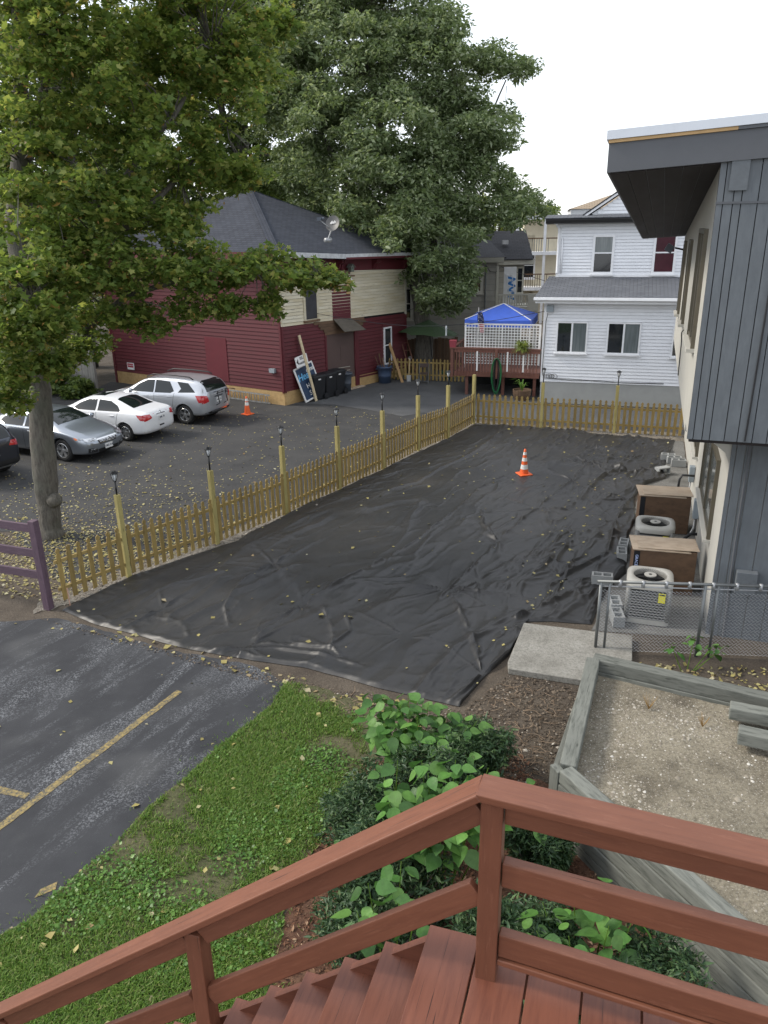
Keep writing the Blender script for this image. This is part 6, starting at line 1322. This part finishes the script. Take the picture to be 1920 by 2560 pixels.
# ---------------------------------------------------------------- trees
TREE_A= [(-6.69, 17.0, 10.44, 1.14), (-5.65, 17.0, 10.3, 1.22), (-4.62, 17.5, 10.52, 1.26), (-3.55, 18.0, 10.54, 1.21), (-2.75, 18.5, 10.49, 0.92), (-2.12, 19.0, 10.88, 0.51), (-6.38, 16.5, 9.28, 1.14), (-5.33, 17.0, 9.27, 1.33), (-4.2, 17.5, 9.33, 1.29), (-3.17, 18.0, 9.31, 1.0), (-2.55, 18.5, 9.75, 0.68), (-6.9, 16.5, 8.05, 1.01), (-5.81, 16.5, 8.03, 1.25), (-4.78, 17.0, 8.05, 1.21), (-3.93, 17.5, 8.08, 0.91), (-3.3, 18.0, 7.87, 0.6), (-2.72, 18.2, 8.03, 0.43), (-6.38, 16.0, 7.16, 1.0), (-5.32, 16.5, 7.08, 1.04), (-4.51, 17.0, 7.0, 0.91), (-3.93, 17.3, 6.83, 0.67), (-6.53, 17.0, 11.34, 1.27), (-4.88, 17.5, 11.45, 1.54), (-3.14, 18.0, 11.43, 1.19), (-6.44, 14.5, 5.78, 0.76), (-6.07, 14.5, 5.21, 0.55), (-6.82, 14.5, 4.93, 0.59), (-5.88, 15.0, 5.95, 0.6), (-6.34, 15.0, 6.31, 0.89), (-7.27, 15.0, 4.11, 0.43), (-5.52, 16.0, 6.19, 0.79), (-4.74, 16.0, 6.14, 0.75), (-4.0, 16.2, 6.04, 0.72), (-3.31, 16.3, 5.91, 0.65), (-2.68, 16.4, 5.93, 0.61), (-2.04, 16.5, 5.88, 0.53), (-1.39, 16.5, 5.79, 0.41), (-0.99, 16.6, 5.76, 0.23), (-3.21, 16.3, 5.24, 0.41), (-2.36, 16.4, 5.3, 0.31), (-5.23, 16.0, 5.42, 0.72), (-4.84, 16.0, 4.98, 0.41), (-5.86, 16.0, 4.92, 0.61), (-3.86, 16.3, 5.33, 0.45), (-6.15, 15.5, 4.48, 0.32)]
TREE_B1= [(-17.55, 40.0, 9.64, 3.42), (-14.85, 42.0, 9.73, 3.59), (-11.34, 42.0, 9.12, 3.01), (-16.63, 38.0, 5.72, 2.81), (-14.36, 40.0, 5.62, 2.96), (-11.31, 42.0, 5.89, 2.48), (-17.33, 42.0, 13.64, 3.46), (-17.4, 34.0, 3.25, 2.06), (-16.0, 38.0, 2.79, 1.92), (-9.96, 44.0, 7.44, 1.92), (-13.93, 44.0, 13.9, 3.02)]
TREE_B2= [(-8.97, 46.0, 13.2, 2.13), (-7.2, 46.0, 14.12, 2.11), (-5.59, 46.0, 12.96, 1.92), (-8.31, 46.0, 11.07, 1.73), (-6.41, 46.0, 10.45, 1.96), (-4.94, 46.0, 9.43, 1.97), (-8.76, 46.0, 15.43, 2.29), (-6.2, 46.0, 16.11, 2.49), (-5.37, 45.0, 7.78, 1.52), (-3.99, 44.0, 7.34, 1.28)]
TREE_C= [(-3.21, 40.0, 15.32, 2.15), (-1.04, 40.0, 15.6, 2.33), (1.1, 40.0, 15.57, 1.97), (2.74, 39.0, 14.79, 1.4), (-4.06, 40.0, 13.11, 1.84), (-1.63, 39.0, 12.92, 2.51), (1.05, 39.0, 12.88, 2.33), (3.2, 39.0, 13.0, 1.79), (5.06, 39.0, 13.6, 1.07), (6.23, 39.0, 13.27, 0.62), (-4.01, 40.0, 10.79, 1.88), (-1.5, 38.0, 10.39, 2.5), (1.0, 38.0, 10.35, 2.5), (3.32, 38.0, 10.64, 1.96), (5.28, 38.0, 10.77, 1.07), (-4.04, 41.0, 8.77, 1.77), (-1.39, 38.0, 8.24, 2.01), (0.96, 37.0, 7.84, 2.32), (2.99, 38.0, 8.51, 1.73), (4.44, 38.0, 8.99, 0.91), (0.93, 36.5, 5.82, 1.98), (2.76, 37.0, 6.12, 1.63), (4.3, 38.0, 7.13, 1.11), (5.95, 38.0, 7.44, 1.1), (7.32, 39.0, 7.62, 0.75), (5.49, 39.0, 8.69, 0.75), (2.45, 36.3, 4.43, 1.45), (3.45, 36.3, 3.8, 1.0), (1.47, 36.5, 6.82, 1.42), (3.81, 36.5, 5.18, 0.81), (-1.33, 40.0, 6.33, 1.57), (-0.99, 40.0, 17.41, 2.64), (-3.19, 41.0, 17.41, 2.17), (1.65, 40.0, 17.08, 1.59)]
TREE_D= [(6.23, 70.0, 6.88, 2.05), (8.84, 72.0, 7.5, 2.1), (11.63, 74.0, 6.81, 2.16), (14.16, 74.0, 6.76, 1.62), (16.34, 76.0, 7.77, 1.11), (15.9, 75.0, 5.36, 1.47), (10.48, 73.0, 4.8, 1.8), (7.5, 72.0, 4.87, 1.77)]
def tree(name, lab, loc, blobs, per, scale, n, leaf, leaff, size, mat, limbs, group=None, seed=1, flat=.85, tilt=1.0, up=.6):
    g = np.random.default_rng(seed); t = thing(name, lab, 'tree', (0,0,0), 0, group)
    cl = sub_clumps([(x, y, z, r_*1.0, r_*1.25, r_*flat) for x, y, z, r_ in blobs], per, g, scale)
    P = blob_points(cl, n, g, .5); leaf_cloud('crown', P, leaf, leaff, size, mat, t, tilt=tilt, up=up)
    for i, L_ in enumerate(limbs):
        nm = 'trunk' if i == 0 else 'limb'
        pts = [p[:3] for p in L_]; rad = [p[3] for p in L_]; out = []; rr_ = []
        for k in range(len(pts)-1):
            for q in np.linspace(0, 1, 6)[:-1]:
                w_ = .012 if 0 < q else 0; out.append(Vector(pts[k]).lerp(Vector(pts[k+1]), q)+Vector((random.gauss(0,w_),random.gauss(0,w_),0))); rr_.append((rad[k]+(rad[k+1]-rad[k])*q)*random.uniform(.985,1.02))
        out.append(Vector(pts[-1])); rr_.append(rad[-1]); MB().tube(out, rr_, 14 if i == 0 else 8).build(nm, BARK, t, True)
    # twigs reaching into the clumps
    tw = MB(); jp = [Vector(p[:3]) for L_ in limbs for p in L_[1:]]
    for x, y, z, a, b, c in cl[::3]:
        q = Vector((x,y,z)); j = min(jp, key=lambda v: (v-q).length); mid = j.lerp(q, .55)+Vector((random.gauss(0,.15),random.gauss(0,.15),.1)); tw.tube([j.lerp(q,.15), mid, q], [.018,.012,.005], 4, caps=False)
    tag(tw.build('twigs', BARK, t), kind='stuff'); return t, cl, P
TREE_A = TREE_A+[(-6.95,15,4.5,.5),(-6.35,15.2,4.35,.32),(-7.35,15.2,3.7,.35)]
TA = [[(-7.87,16.87,-.1,.32),(-7.84,16.88,.25,.25),(-7.80,16.9,.9,.245),(-7.76,16.9,1.57,.27),(-7.63,17.0,3.22,.24),(-7.51,17.0,4.27,.235),(-7.57,17.2,5.77,.26),(-7.61,17.3,6.74,.25),(-7.32,17.4,8.12,.21),(-7.15,17.4,9.22,.16),(-7.03,17.5,10.28,.14),(-6.89,17.6,11.64,.10)],
 [(-7.09,17.3,8.26,.11),(-6.57,17.2,9.39,.09),(-6.06,17.1,10.32,.07),(-5.66,17,11.2,.05)],[(-7.5,17,4.45,.11),(-6.21,16.2,4.74,.09),(-5.5,16,5.23,.08),(-4.97,16,5.53,.06),(-3.78,16.2,5.85,.05),(-2.51,16.4,5.97,.04),(-1.23,16.5,5.79,.02)],[(-7.55,17.2,6.1,.12),(-5.74,16.8,6.55,.08),(-5.04,16.8,6.85,.07),(-4.11,17.4,7.77,.05),(-3.21,18,8.87,.03)],[(-7.58,17.3,6.89,.10),(-5.45,17,7.32,.07),(-4.73,17.2,8.29,.06),(-4.16,17.4,8.81,.05),(-3.34,18,10.19,.03)],[(-7.5,17,4.3,.09),(-6.9,15.6,5.0,.06),(-6.4,14.7,5.6,.03)]]
tA, clA, PA = tree('maple_tree', 'maple tree with yellow green leaves growing at the left fence corner', None, TREE_A, 26, .25, 72000, ML, MLF, .092, LEAF_MAPLE, TA, seed=3, flat=.8, tilt=.8)
MB().lathe([(.001,-.05),(.17,0),(.16,.14),(.10,.22),(.001,.2)], 12, Matrix.Translation((-7.62,16.74,.92)) @ Matrix.Rotation(R(62),4,'Y') @ Matrix.Rotation(R(20),4,'X')).build('burl', BARK, tA, True)
g_ = np.random.default_rng(5); sel = g_.choice(len(PA), 3800); tag(leaf_cloud('seed_clusters', PA[sel]-np.array([0,0,.08]), NR*np.array([1.6,1,1]), OVF, .06, SEED, tA, tilt=2), kind='stuff')
TC = [[(1.98,37.6,-.3,.62),(2.02,37.6,.3,.48),(2.11,37.6,1.58,.42),(1.92,37.7,3.26,.36),(1.52,37.9,5.07,.30),(.8,38.2,7.19,.26),(.29,38.8,9.94,.20),(-.2,39.3,12.94,.14),(-.68,40,15.9,.07)],[(1.88,37.7,3.44,.23),(2.52,37.6,6.12,.17),(2.98,38,9.18,.13),(3.54,38.6,11.99,.07)],[(.8,38.2,7.19,.19),(-1.22,38.6,8.26,.15),(-2.65,39.4,10.88,.09)],[(2.9,38,8.6,.10),(4.3,38.5,9.6,.07),(5.8,39,12.8,.03)],[(2.5,37.6,5.6,.10),(4.2,38,6.9,.06),(6.6,38.6,7.6,.03)]]
tC, clC, PC = tree('silver_maple_tree', 'huge silver green tree towering behind the red building', None, TREE_C+[(-3.0,39,11.9,1.6),(-.2,38.5,14.2,1.7),(2.2,38.5,11.8,1.5),(2.2,38.5,14.2,1.3),(-2.8,39.5,9.4,1.6),(-.2,37.8,9.2,1.6),(2.0,37.6,9.4,1.4),(3.9,38.4,11.8,1.0),(4.3,38.6,9.9,.9),(-5.0,41,12.2,1.8),(-4.9,41,15.2,1.8)], 12, .60, 230000, NR*np.array([1.6,1,1]), OVF, .17, LEAF_SILVER, TC, seed=4, flat=.95, tilt=1.3, up=.2)
# bare hanging twigs
tw = MB()
for k in range(26):
    x = random.uniform(1.8,3.6); y = random.uniform(35.6,36.3); z = random.uniform(5.2,6.4); tw.tube([(x,y,z),(x+random.uniform(-.2,.3),y-.1,z-.5),(x+random.uniform(-.5,.4),y-.1,z-random.uniform(.9,1.8))], [.012,.01,.004], 4)
tag(tw.build('hanging_twigs', GREYWOOD, tC), kind='stuff')
TREE_B2 = TREE_B2+[(-10.5,46,16.5,2.3),(-12,45,14,2.2),(-10.8,45,11.8,2.0),(-9.6,44.5,9.6,1.8),(-4.6,44.5,14.5,2.0),(-3.9,45,17.5,2.4),(-7.3,45,18.5,2.6),(-10.2,45,19,2.6),(-6.8,45.5,9.0,1.4)]
TB2 = [[(-7.8,46,-.2,.6),(-7.71,46,7.84,.44),(-7.58,46,9.88,.39),(-7.4,46,11.65,.32),(-6.35,46,14.1,.19)],[(-7.51,46,10.27,.26),(-8.21,46,12.24,.19),(-8.43,46,14.51,.13)],[(-7.6,46,9.2,.2),(-6.2,45.6,10.6,.12),(-4.9,45.2,9.8,.06)]]
tree('dark_tree', 'dark green tree with a forked trunk behind the red roof peak', None, TREE_B2, 9, .60, 85000, OV_, OVF, .20, LEAF_DARK, TB2, 'trees behind the red building', 6)
TB1 = [[(-15.5,41,-.2,.5),(-15.4,41,5,.42),(-15,41.2,9,.3),(-14.6,41.5,13,.15)],[(-15.3,41,6,.2),(-12.6,41.8,8.2,.12),(-10.4,43,8,.06)],[(-15.4,41,4,.2),(-17.2,39.5,6,.1)]]
tree('dense_tree', 'dense dark tree behind the grey board fence', None, TREE_B1, 9, .75, 90000, OV_, OVF, .24, LEAF_DARK, TB1, 'trees behind the red building', 7)
tree('sunlit_far_tree', 'distant yellow green tree between the beige and the white house', None, TREE_D, 3, .8, 14000, OV_, OVF, .30, LEAF_FAR, [[(10.5,73,-.2,.4),(10.6,73,4,.3),(10.8,73,7,.1)]], None, 8)
far = [(-34,48,9,5.5),(-26,56,10,6),(-20,62,11,6),(-12,64,10,6),(-3,66,9,5),(-42,38,8,5),(3,68,6.5,3.2),(24,70,6,3.2),(36,64,6,3.5)]
fl = ['beyond the left end of the board fence','far left behind the dense tree','behind the maple crown','behind the red building, left of its peak','behind the big silver tree','at the far left edge beyond the lot','low, behind the beige house roof','beyond the grey building','beyond the grey building, farthest right']
for (x, y, h, r_), t_ in zip(far, fl):
    g = np.random.default_rng(int(abs(x)*10)); bl = [(x+g.normal(0,r_*.4), y+g.normal(0,r_*.3), h*(.45+.55*g.random()), r_*g.uniform(.35,.55)) for _ in range(9)]
    tree('background_tree', 'hazy green background tree '+t_, None, bl, 2, .9, 9000, OV_, OVF, .38, LEAF_DARK, [[(x,y,-.2,.4),(x,y,h*.5,.3),(x,y,h,.1)]], 'background trees', int(abs(x)))
# ivy along the board fence
def shrub(name, lab, blobs, n, leaf, size, mat, per=10, scale=.14, grp=None, seed=1, tilt=.9):
    g = np.random.default_rng(seed); t = thing(name, lab, 'shrub', (0,0,0), 0, grp); cl = sub_clumps(blobs, per, g, scale); P = blob_points(cl, n, g, .5); P[:, 2] = np.maximum(P[:, 2], .02)
    leaf_cloud('foliage', P, leaf, OVF, size, mat, t, tilt=tilt); st = MB()
    for x, y, z, *_ in cl[::2]: st.tube([(blobs[0][0]+(x-blobs[0][0])*.4, blobs[0][1]+(y-blobs[0][1])*.4, .0),(x,y,max(.03,z))], [.012,.004], 4, caps=False)
    tag(st.build('stems', BARK, t), kind='stuff'); return t
shrub('ivy_shrub', 'low green ivy growing along the grey board fence', [(-12.9,33.2,.35,.6,.5,.45),(-13.8,33.6,.45,.8,.5,.55),(-14.9,34.1,.4,.8,.5,.5),(-16,34.6,.5,.9,.5,.6),(-17.2,35,.6,.9,.5,.7),(-13.3,32.9,.25,.6,.4,.3)], 9000, OV_*np.array([1.5,1,1]), .14, LEAF_DARK, 30, .2, seed=9)
# yews in the foreground bed
YE = [((-.20,7.05,.62),.62,.75,'dark yew bush beside the lawn, left of the broad leaves'),((1.0,7.95,.5),.50,.58,'dark yew bush nearest the black fabric'),((-.05,5.75,.62),.62,.75,'dark yew bush below the stair rail'),((1.68,6.5,.5),.32,.55,'dark yew bush at the corner of the timber bed'),((1.15,5.3,.6),.60,.65,'dark yew bush below the landing rail'),((2.05,4.8,.6),.5,.65,'dark yew bush against the timber wall, lower right'),((.55,7.5,.65),.62,.75,'dark yew bush in the middle under the broad leaves')]
for i, ((x,y,z), r_, hh, lab) in enumerate(YE):
    g = np.random.default_rng(20+i); bl = [(x+g.normal(0,r_*.35), y+g.normal(0,r_*.35), z*g.uniform(.6,1.15), r_*.62, r_*.62, hh*.6) for _ in range(7)]
    shrub('yew_shrub', lab, bl, 16000, NR*np.array([1.1,1,1]), .055, LEAF_YEW, 100, .085, 'yew shrubs in the mulch bed', 30+i, 1.4)
# broad leaved knotweed: every leaf a part
kl = MB(); S = [(0,0,0),(.20,.03,.02),(.40,.22,.05),(.42,.42,.05),(.28,.72,.0),(0,1.06,-.12),(-.28,.72,0),(-.42,.42,.05),(-.40,.22,.05),(-.20,.03,.02),(0,.25,-.04),(0,.5,-.04),(0,.78,-.06)]
kl.add(S, [(0,1,10),(1,2,10),(2,3,11,10),(3,4,12,11),(4,5,12),(0,10,9),(9,10,8),(8,10,11,7),(7,11,12,6),(6,12,5)])
def KLEAF(i):
    s = N('broad_leaf_%d' % i); base = [(.055,.14,.03),(.085,.20,.04),(.12,.25,.055)][i]; v = s.coord()
    c = s.ramp(s.noise(v, 3, 3), [(.3, mulc(base,.85)), (.7, mulc(base,1.2))]); c = s.rnd(c, .25); s.set(Base_Color=c, Roughness=.42, Specular_IOR_Level=.4); s.bump(s.noise(s.coord((8,3,1)), 2, 2), .2, .02)
    tr = s.n('ShaderNodeBsdfTranslucent'); s.l(c, tr.inputs[0]); mx = s.n('ShaderNodeMixShader'); mx.inputs[0].default_value = .28; s.l(s.b.outputs[0], mx.inputs[1]); s.l(tr.outputs[0], mx.inputs[2]); s.l(mx.outputs[0], s.out.inputs[0]); return s.m
KM = [kl.mesh('leaf', KLEAF(i), True) for i in range(3)]
def knot(lab, base, stems, nl, size, seed):
    g = random.Random(seed); t = thing('broad_leaved_plant', lab, 'plant', base, 0, 'broad leaved plants'); 
    for (dx, dy, h) in stems:
        p0 = Vector((dx*.25,dy*.25,0)); p1 = Vector((dx*.7,dy*.7,h*.6)); p2 = Vector((dx,dy,h)); MB().tube([p0,p1,p2],[.009,.007,.003],5).build('stem', LEAF_GRASS, t)
        for k in range(nl):
            q = .42+.58*((k+.5)/nl)**.8; p = p0.lerp(p1, q*2) if q < .5 else p1.lerp(p2, q*2-1); a = k*2.6+g.uniform(-.4,.4); s_ = size*g.uniform(.65,1.2)*(1.15-.35*q)
            pet = .07; tip = p+Vector((math.cos(a)*pet,math.sin(a)*pet,.02)); M = Matrix.Translation(tip) @ Matrix.Rotation(a-math.pi/2,4,'Z') @ Matrix.Rotation(R(g.uniform(-55,8)),4,'X') @ Matrix.Rotation(R(g.uniform(-32,32)),4,'Y') @ Matrix.Scale(s_,4)
            put('leaf', g.choice(KM), t, M=M)
knot('tall bright leafy plant at the tip of the black fabric', (.36,7.85,0), [(-.55,.75,1.02),(-.35,.5,1.11),(-.1,.45,1.19),(.15,.3,1.15),(.4,.25,1.07),(.6,.0,0.98),(.0,.0,1.15),(-.45,.15,0.98),(.3,-.2,1.02),(.75,.2,0.94),(.55,-.35,0.86),(-.2,.25,1.15),(-.6,.45,0.90),(.1,.6,0.98),(.45,.5,0.90),(-.3,-.1,0.98)], 15, .20, 1)
knot('bright leafy plant framed between the stair rails', (.5,6.25,0), [(-.45,.2,1.3),(-.15,.4,1.45),(.2,.35,1.5),(.45,.15,1.4),(.1,-.05,1.4),(-.3,-.15,1.25),(.3,-.25,1.3),(.55,.4,1.35),(-.1,.15,1.5),(.3,.1,1.5),(0,-.3,1.2),(-.5,-.05,1.3),(.6,-.1,1.3)], 15, .205, 2)
knot('bright leafy plant seen below the landing rail', (1.75,5.0,0), [(-.4,.2,1.05),(-.1,.35,1.1),(.2,.25,1.15),(-.25,-.15,1.05),(.1,-.1,1.1),(.35,.0,1.1),(-.5,-.05,1.0)], 9, .205, 3)
knot('small leafy sprig beside the stair treads', (.0,5.2,0), [(-.2,.1,1.2),(.1,.25,1.3),(.25,-.05,1.2),(-.3,-.1,1.1)], 8, .205, 4)
knot('small leafy sprig above the stair rail, left', (.0,6.75,0), [(.1,.05,1.35),(-.05,.1,1.2)], 5, .19, 5)
knot('leafy sprig right of the railing post', (1.35,6.55,0), [(.05,.1,1.15),(.2,-.1,1.0)], 6, .19, 6)
knot('leafy sprig at the left edge of the mulch', (-.45,6.3,0), [(.0,.1,.7),(-.1,-.05,.6)], 5, .17, 7)
knot('weeds growing behind the chain link fence', (4.75,10.55,0), [(-.25,.1,.45),(.15,.2,.55),(.35,-.05,.5),(.6,.1,.4)], 7, .13, 8)
# ---------------------------------------------------------------- grass, litter
def scatter(poly, n, g, dens=None):
    P = np.array(poly); out = np.zeros((0,2)); 
    while len(out) < n:
        q = g.uniform(P.min(0), P.max(0), (n*3, 2)); ok = inpoly(q[:,0], q[:,1], P)
        if dens is not None: ok &= g.random(len(q)) < dens(q[:,0], q[:,1])
        out = np.vstack([out, q[ok]])
    return out[:n]
g = np.random.default_rng(50); gp = scatter(LAWN, 120000, g, lambda x, y: np.clip((fbm(x*1.5+4, y*1.5, 4)-.33)*4.5, .04, 1)*np.clip((np.interp(y, [4,6.05,7.04,8.06,8.6,9.3,9.85,10.4], [-1.0,-1.0,-.72,-.45,-.35,-.4,-.75,-1.3])-x)/.45+(fbm(x*3+8, y*3, 3)-.42)*2.2, 0, 1)*(y > 4)+.0)
GB_ = np.array([(-.5,0,0),(.5,0,0),(.25,.6,.05),(0,1,.0)], float); 
def blades(pts, h, wd, lean, g):
    n = len(pts); th = g.uniform(0, 6.28, n); hh = h*g.uniform(.4,1.3,n); ln = lean*g.uniform(.2,1.2,n); dx = np.cos(th); dy = np.sin(th); px = -dy; py = dx; w_ = wd*g.uniform(.6,1.4,n)
    b = np.concatenate([pts, np.full((n,1),.012)],1); m1 = b+np.stack([dx*hh*ln*.45, dy*hh*ln*.45, hh*.6],1); tp = b+np.stack([dx*hh*ln*1.1, dy*hh*ln*1.1, hh*.85],1); sd = np.stack([px*w_, py*w_, np.zeros(n)],1)
    v = np.stack([b-sd, b+sd, m1+sd*.8, m1-sd*.8, tp],1).reshape(-1,3); i = np.arange(n)*5; f = np.concatenate([np.stack([i,i+1,i+2],1), np.stack([i,i+2,i+3],1), np.stack([i+3,i+2,i+4],1)]); return v, f
gj = gp[g.choice(len(gp), 9000)]+g.normal(0,.16,(9000,2)); gp = np.vstack([gp, gj[~inpoly(gj[:,0], gj[:,1], LAWN)]])
v, f = blades(gp, .045, .0045, 1.0, g); tag(put('grass', npmesh('grass', v, f, LEAF_GRASS)), 'short green grass of the lawn', 'grass', kind='stuff')
cl_ = scatter(LAWN, 9000, g, lambda x, y: np.clip((fbm(x*1.1+30, y*1.1+2, 3)-.42)*5, 0, 1)); tag(leaf_cloud('clover', np.concatenate([cl_, g.uniform(.03,.055,(len(cl_),1))],1), OV_*np.array([2.2,1,1]), OVF, .028, LEAF_KNOT, None, tilt=.4), 'low clover patches in the lawn', 'clover', kind='stuff')
def litter(name, lab, pts, z, size, mat=LEAF_FALLEN, tilt=.35, lf=None):
    c = np.concatenate([pts, (z if hasattr(z,'__len__') else np.full(len(pts), z))[:, None] if not hasattr(z,'ndim') or z.ndim == 1 else z], 1)
    tag(leaf_cloud(name, c, OV_*np.array([1.7,1,1]) if lf is None else lf, OVF, size, mat, None, tilt=tilt, up=1.0), lab, 'leaves', kind='stuff')
lot = [(-13,17.5),(-7.2,14.6),(-5.7,14.7),(-3.3,17.4),(-.7,20.9),(1.0,23.7),(2.9,27.3),(-2,30.5),(-4,30),(-12,33),(-16,28)]
def ld(x, y): dist = np.abs((y-14.5)*.57-(x+5.3)*.82); return np.clip(.09+.95*np.exp(-((x+7.6)**2+(y-16.2)**2)/14)+.22*np.exp(-dist/1.2), 0, 1)
litter('fallen_leaves', 'yellow fallen leaves scattered over the rear lot', scatter(lot, 5000, g, ld), .016, .052)
litter('fallen_leaves', 'thick fallen leaves under the maple by the purple fence', scatter([(-10,15.2),(-7.5,13.7),(-6.4,13.4),(-5.4,14.6),(-4,16.2),(-5,17.2),(-8.5,17.6)], 2100, g), .018, .06)
ti = g.integers(0, TX.size, 330); litter('fallen_leaves', 'small pale leaves strewn on the black fabric', np.stack([TX.ravel()[ti], TY.ravel()[ti]],1), TZ.ravel()[ti]+.012, .062)
lw = scatter(LAWN, 58, g, lambda x, y: (y > 4)*1.0); litter('fallen_leaves', 'yellow leaves lying on the lawn', lw, .05, .085)
edge = scatter([(-6.2,12.4),(-4.8,12.2),(-2.7,11.3),(-1.5,10.6),(1.0,9.6),(1.2,8.8),(-1.3,9.9),(-2.6,10.9),(-4.9,11.9)], 90, g); litter('fallen_leaves', 'yellow leaves along the near edge of the black fabric', edge, .02, .085)
litter('fallen_leaves', 'few leaves on the front lot', scatter(FRONT[1:19], 40, g), .015, .06)
CHIP = leafmat('wood_chip', [(0, (.07,.03,.018)), (.5, (.14,.065,.035)), (.85, (.22,.12,.07)), (1, (.36,.25,.16))], 0, .9)
mp = scatter([(-1.05,6.6),(-.55,7.75),(-.3,8.5),(1.8,8.6),(2.0,7.3),(3.2,4.5),(-1.15,4.2)], 15000, g); litter('mulch_chips', 'loose bark chips on the mulch bed', mp, .022, .045, CHIP, .8, NR*np.array([1.6,1,1]))
DEB = leafmat('pebble_debris', [(0, (.09,.075,.06)), (.5, (.16,.135,.11)), (.85, (.23,.205,.17)), (1, (.42,.39,.34))], 0, .9)
DEB2 = leafmat('dirt_clod', [(0, (.06,.045,.032)), (.6, (.12,.095,.07)), (.92, (.19,.15,.11)), (1, (.4,.37,.32))], 0, .9)
dp = scatter([(-6.8,12.9),(-1.5,10.5),(1.1,9.6),(2,10.6),(3,10.1),(2.0,7.4),(1,8.6),(-.3,9.3),(-1.5,10.2)], 4500, g); litter('dirt_debris', 'small stones and twigs on the bare dirt', dp, .012, .03, DEB2, .9)
STN = MB().lathe([(.001,-.5),(.4,-.3),(.55,.05),(.35,.4),(.001,.5)], 6)
def stones(name, lab, pts, zf, size, mat, g):
    bv = np.array([(.5,0,.1),(.1,.45,.0),(-.45,.2,.08),(-.3,-.4,.0),(.25,-.42,.05),(0,0,.42)]); bf = np.array([(0,1,5),(1,2,5),(2,3,5),(3,4,5),(4,0,5)]); n = len(pts); s_ = size*np.exp(g.normal(0,.45,n)); a = g.uniform(0,6.28,n); c, q = np.cos(a), np.sin(a)
    v = np.stack([s_[:,None]*(bv[None,:,0]*c[:,None]-bv[None,:,1]*q[:,None])+pts[:,0:1], s_[:,None]*(bv[None,:,0]*q[:,None]+bv[None,:,1]*c[:,None])+pts[:,1:2], s_[:,None]*bv[None,:,2]+zf[:,None]-.002],2).reshape(-1,3)
    f = (bf[None]+(np.arange(n)*6)[:,None,None]).reshape(-1,3); tag(put(name, npmesh(name, v, f, mat)), lab, 'gravel', kind='stuff')
bs = scatter([(2.15,7.2),(3.0,9.35),(6.5,7.6),(6.5,3),(4.0,3.7)], 14000, g, lambda x, y: np.clip((fbm(x*1.2, y*1.2, 3)-.25)*2, .1, 1)); zb_ = .66+.10*(fbm(bs[:,0]*.9, bs[:,1]*.9, 3)-.5)+.035*(fbm(bs[:,0]*6, bs[:,1]*6, 3)-.5)+.02*(bs[:,0]-3)
DEB3 = leafmat('pale_pebble', [(0, (.19,.165,.13)), (.5, (.28,.25,.2)), (.85, (.36,.33,.28)), (1, (.55,.53,.48))], 0, .9)
stones('bed_gravel', 'gravel and small stones on the timber bed soil', bs, zb_, .018, DEB3, g)
gs = scatter([(-6.6,12.9),(-5.2,14.0),(-3.3,15.9),(-2.4,17.3),(-.8,20.0),(.5,22.0),(1.8,24.0),(3.3,26.6),(9.9,24.2),(10.0,25.3),(3.4,27.4),(1.0,24.1),(-.6,21.3),(-2.2,18.9),(-3.9,16.7),(-5.5,14.9),(-6.7,13.5)], 6000, g); stones('strip_gravel', 'loose gravel along the picket fence', gs, np.full(len(gs),.012), .028, DEB, g)
ds = scatter([(-1.5,10.5),(1.1,9.6),(2,10.6),(3,10.1),(2.0,7.4),(1,8.6),(-.3,9.3)], 900, g); stones('dirt_stones', 'stones on the dirt before the slab', ds, np.full(len(ds),.004), .028, DEB2, g)
wp = scatter([(3.6,10.9),(6.4,10.6),(6.4,8.4),(3.3,9.8)], 700, g); litter('weed_litter', 'dead leaves between the fence and the timber bed', wp, .02, .06, LEAF_FALLEN, .6)
# dry weeds on the bed
for k, (x, y) in enumerate(((3.45,8.6),(4.0,8.2),(3.9,5.2))):
    t = thing('dry_weed', ['reddish dry weed tuft near the far timber','smaller dry weed tuft in the bed','dry weed tuft near the bed middle'][k], 'weed', (x,y,.68), 0, 'dry weeds in the bed'); m_ = MB()
    for i in range(26): a = random.uniform(0,6.28); h = random.uniform(.06,.2); m_.tube([(0,0,0),(math.cos(a)*h*.5,math.sin(a)*h*.5,h)],[.003,.001],3)
    m_.build('stalks', SEED, t)

tw_ = MB(); tp_ = scatter([(-2,10.6),(1.1,9.4),(2,10.5),(2.6,9.9),(1.9,7.6),(.9,8.9),(-.3,9.4)], 260, g)
for x, y in tp_:
    a = random.uniform(0,6.28); l_ = random.uniform(.06,.28); tw_.tube([(x,y,.02),(x+math.cos(a)*l_*.5,y+math.sin(a)*l_*.5,.03),(x+math.cos(a+.3)*l_,y+math.sin(a+.3)*l_,.018)], [.004,.0035,.002], 3, caps=False)
tag(tw_.build('twig_litter', wood('dry_twig', (.24,.17,.11), (.15,.1,.06))), 'dry twigs scattered on the dirt before the slab', 'twigs', kind='stuff')
uc = thing('utility_cable', 'thin black cable running from the red building to the white house', 'cable')
MB().tube([Vector((-2.6,32.3,3.45)).lerp(Vector((6.5,30.45,3.6)), t)-Vector((0,0,.55*math.sin(math.pi*t))) for t in np.linspace(0,1,16)], .011, 5).build('cable', BLACKPL, uc)
uc = thing('utility_cable', 'second thin cable running from the red building to the beige house', 'cable')
MB().tube([Vector((1.0,37.1,3.0)).lerp(Vector((5.4,41.9,4.5)), t)-Vector((0,0,.4*math.sin(math.pi*t))) for t in np.linspace(0,1,14)], .011, 5).build('cable', BLACKPL, uc)
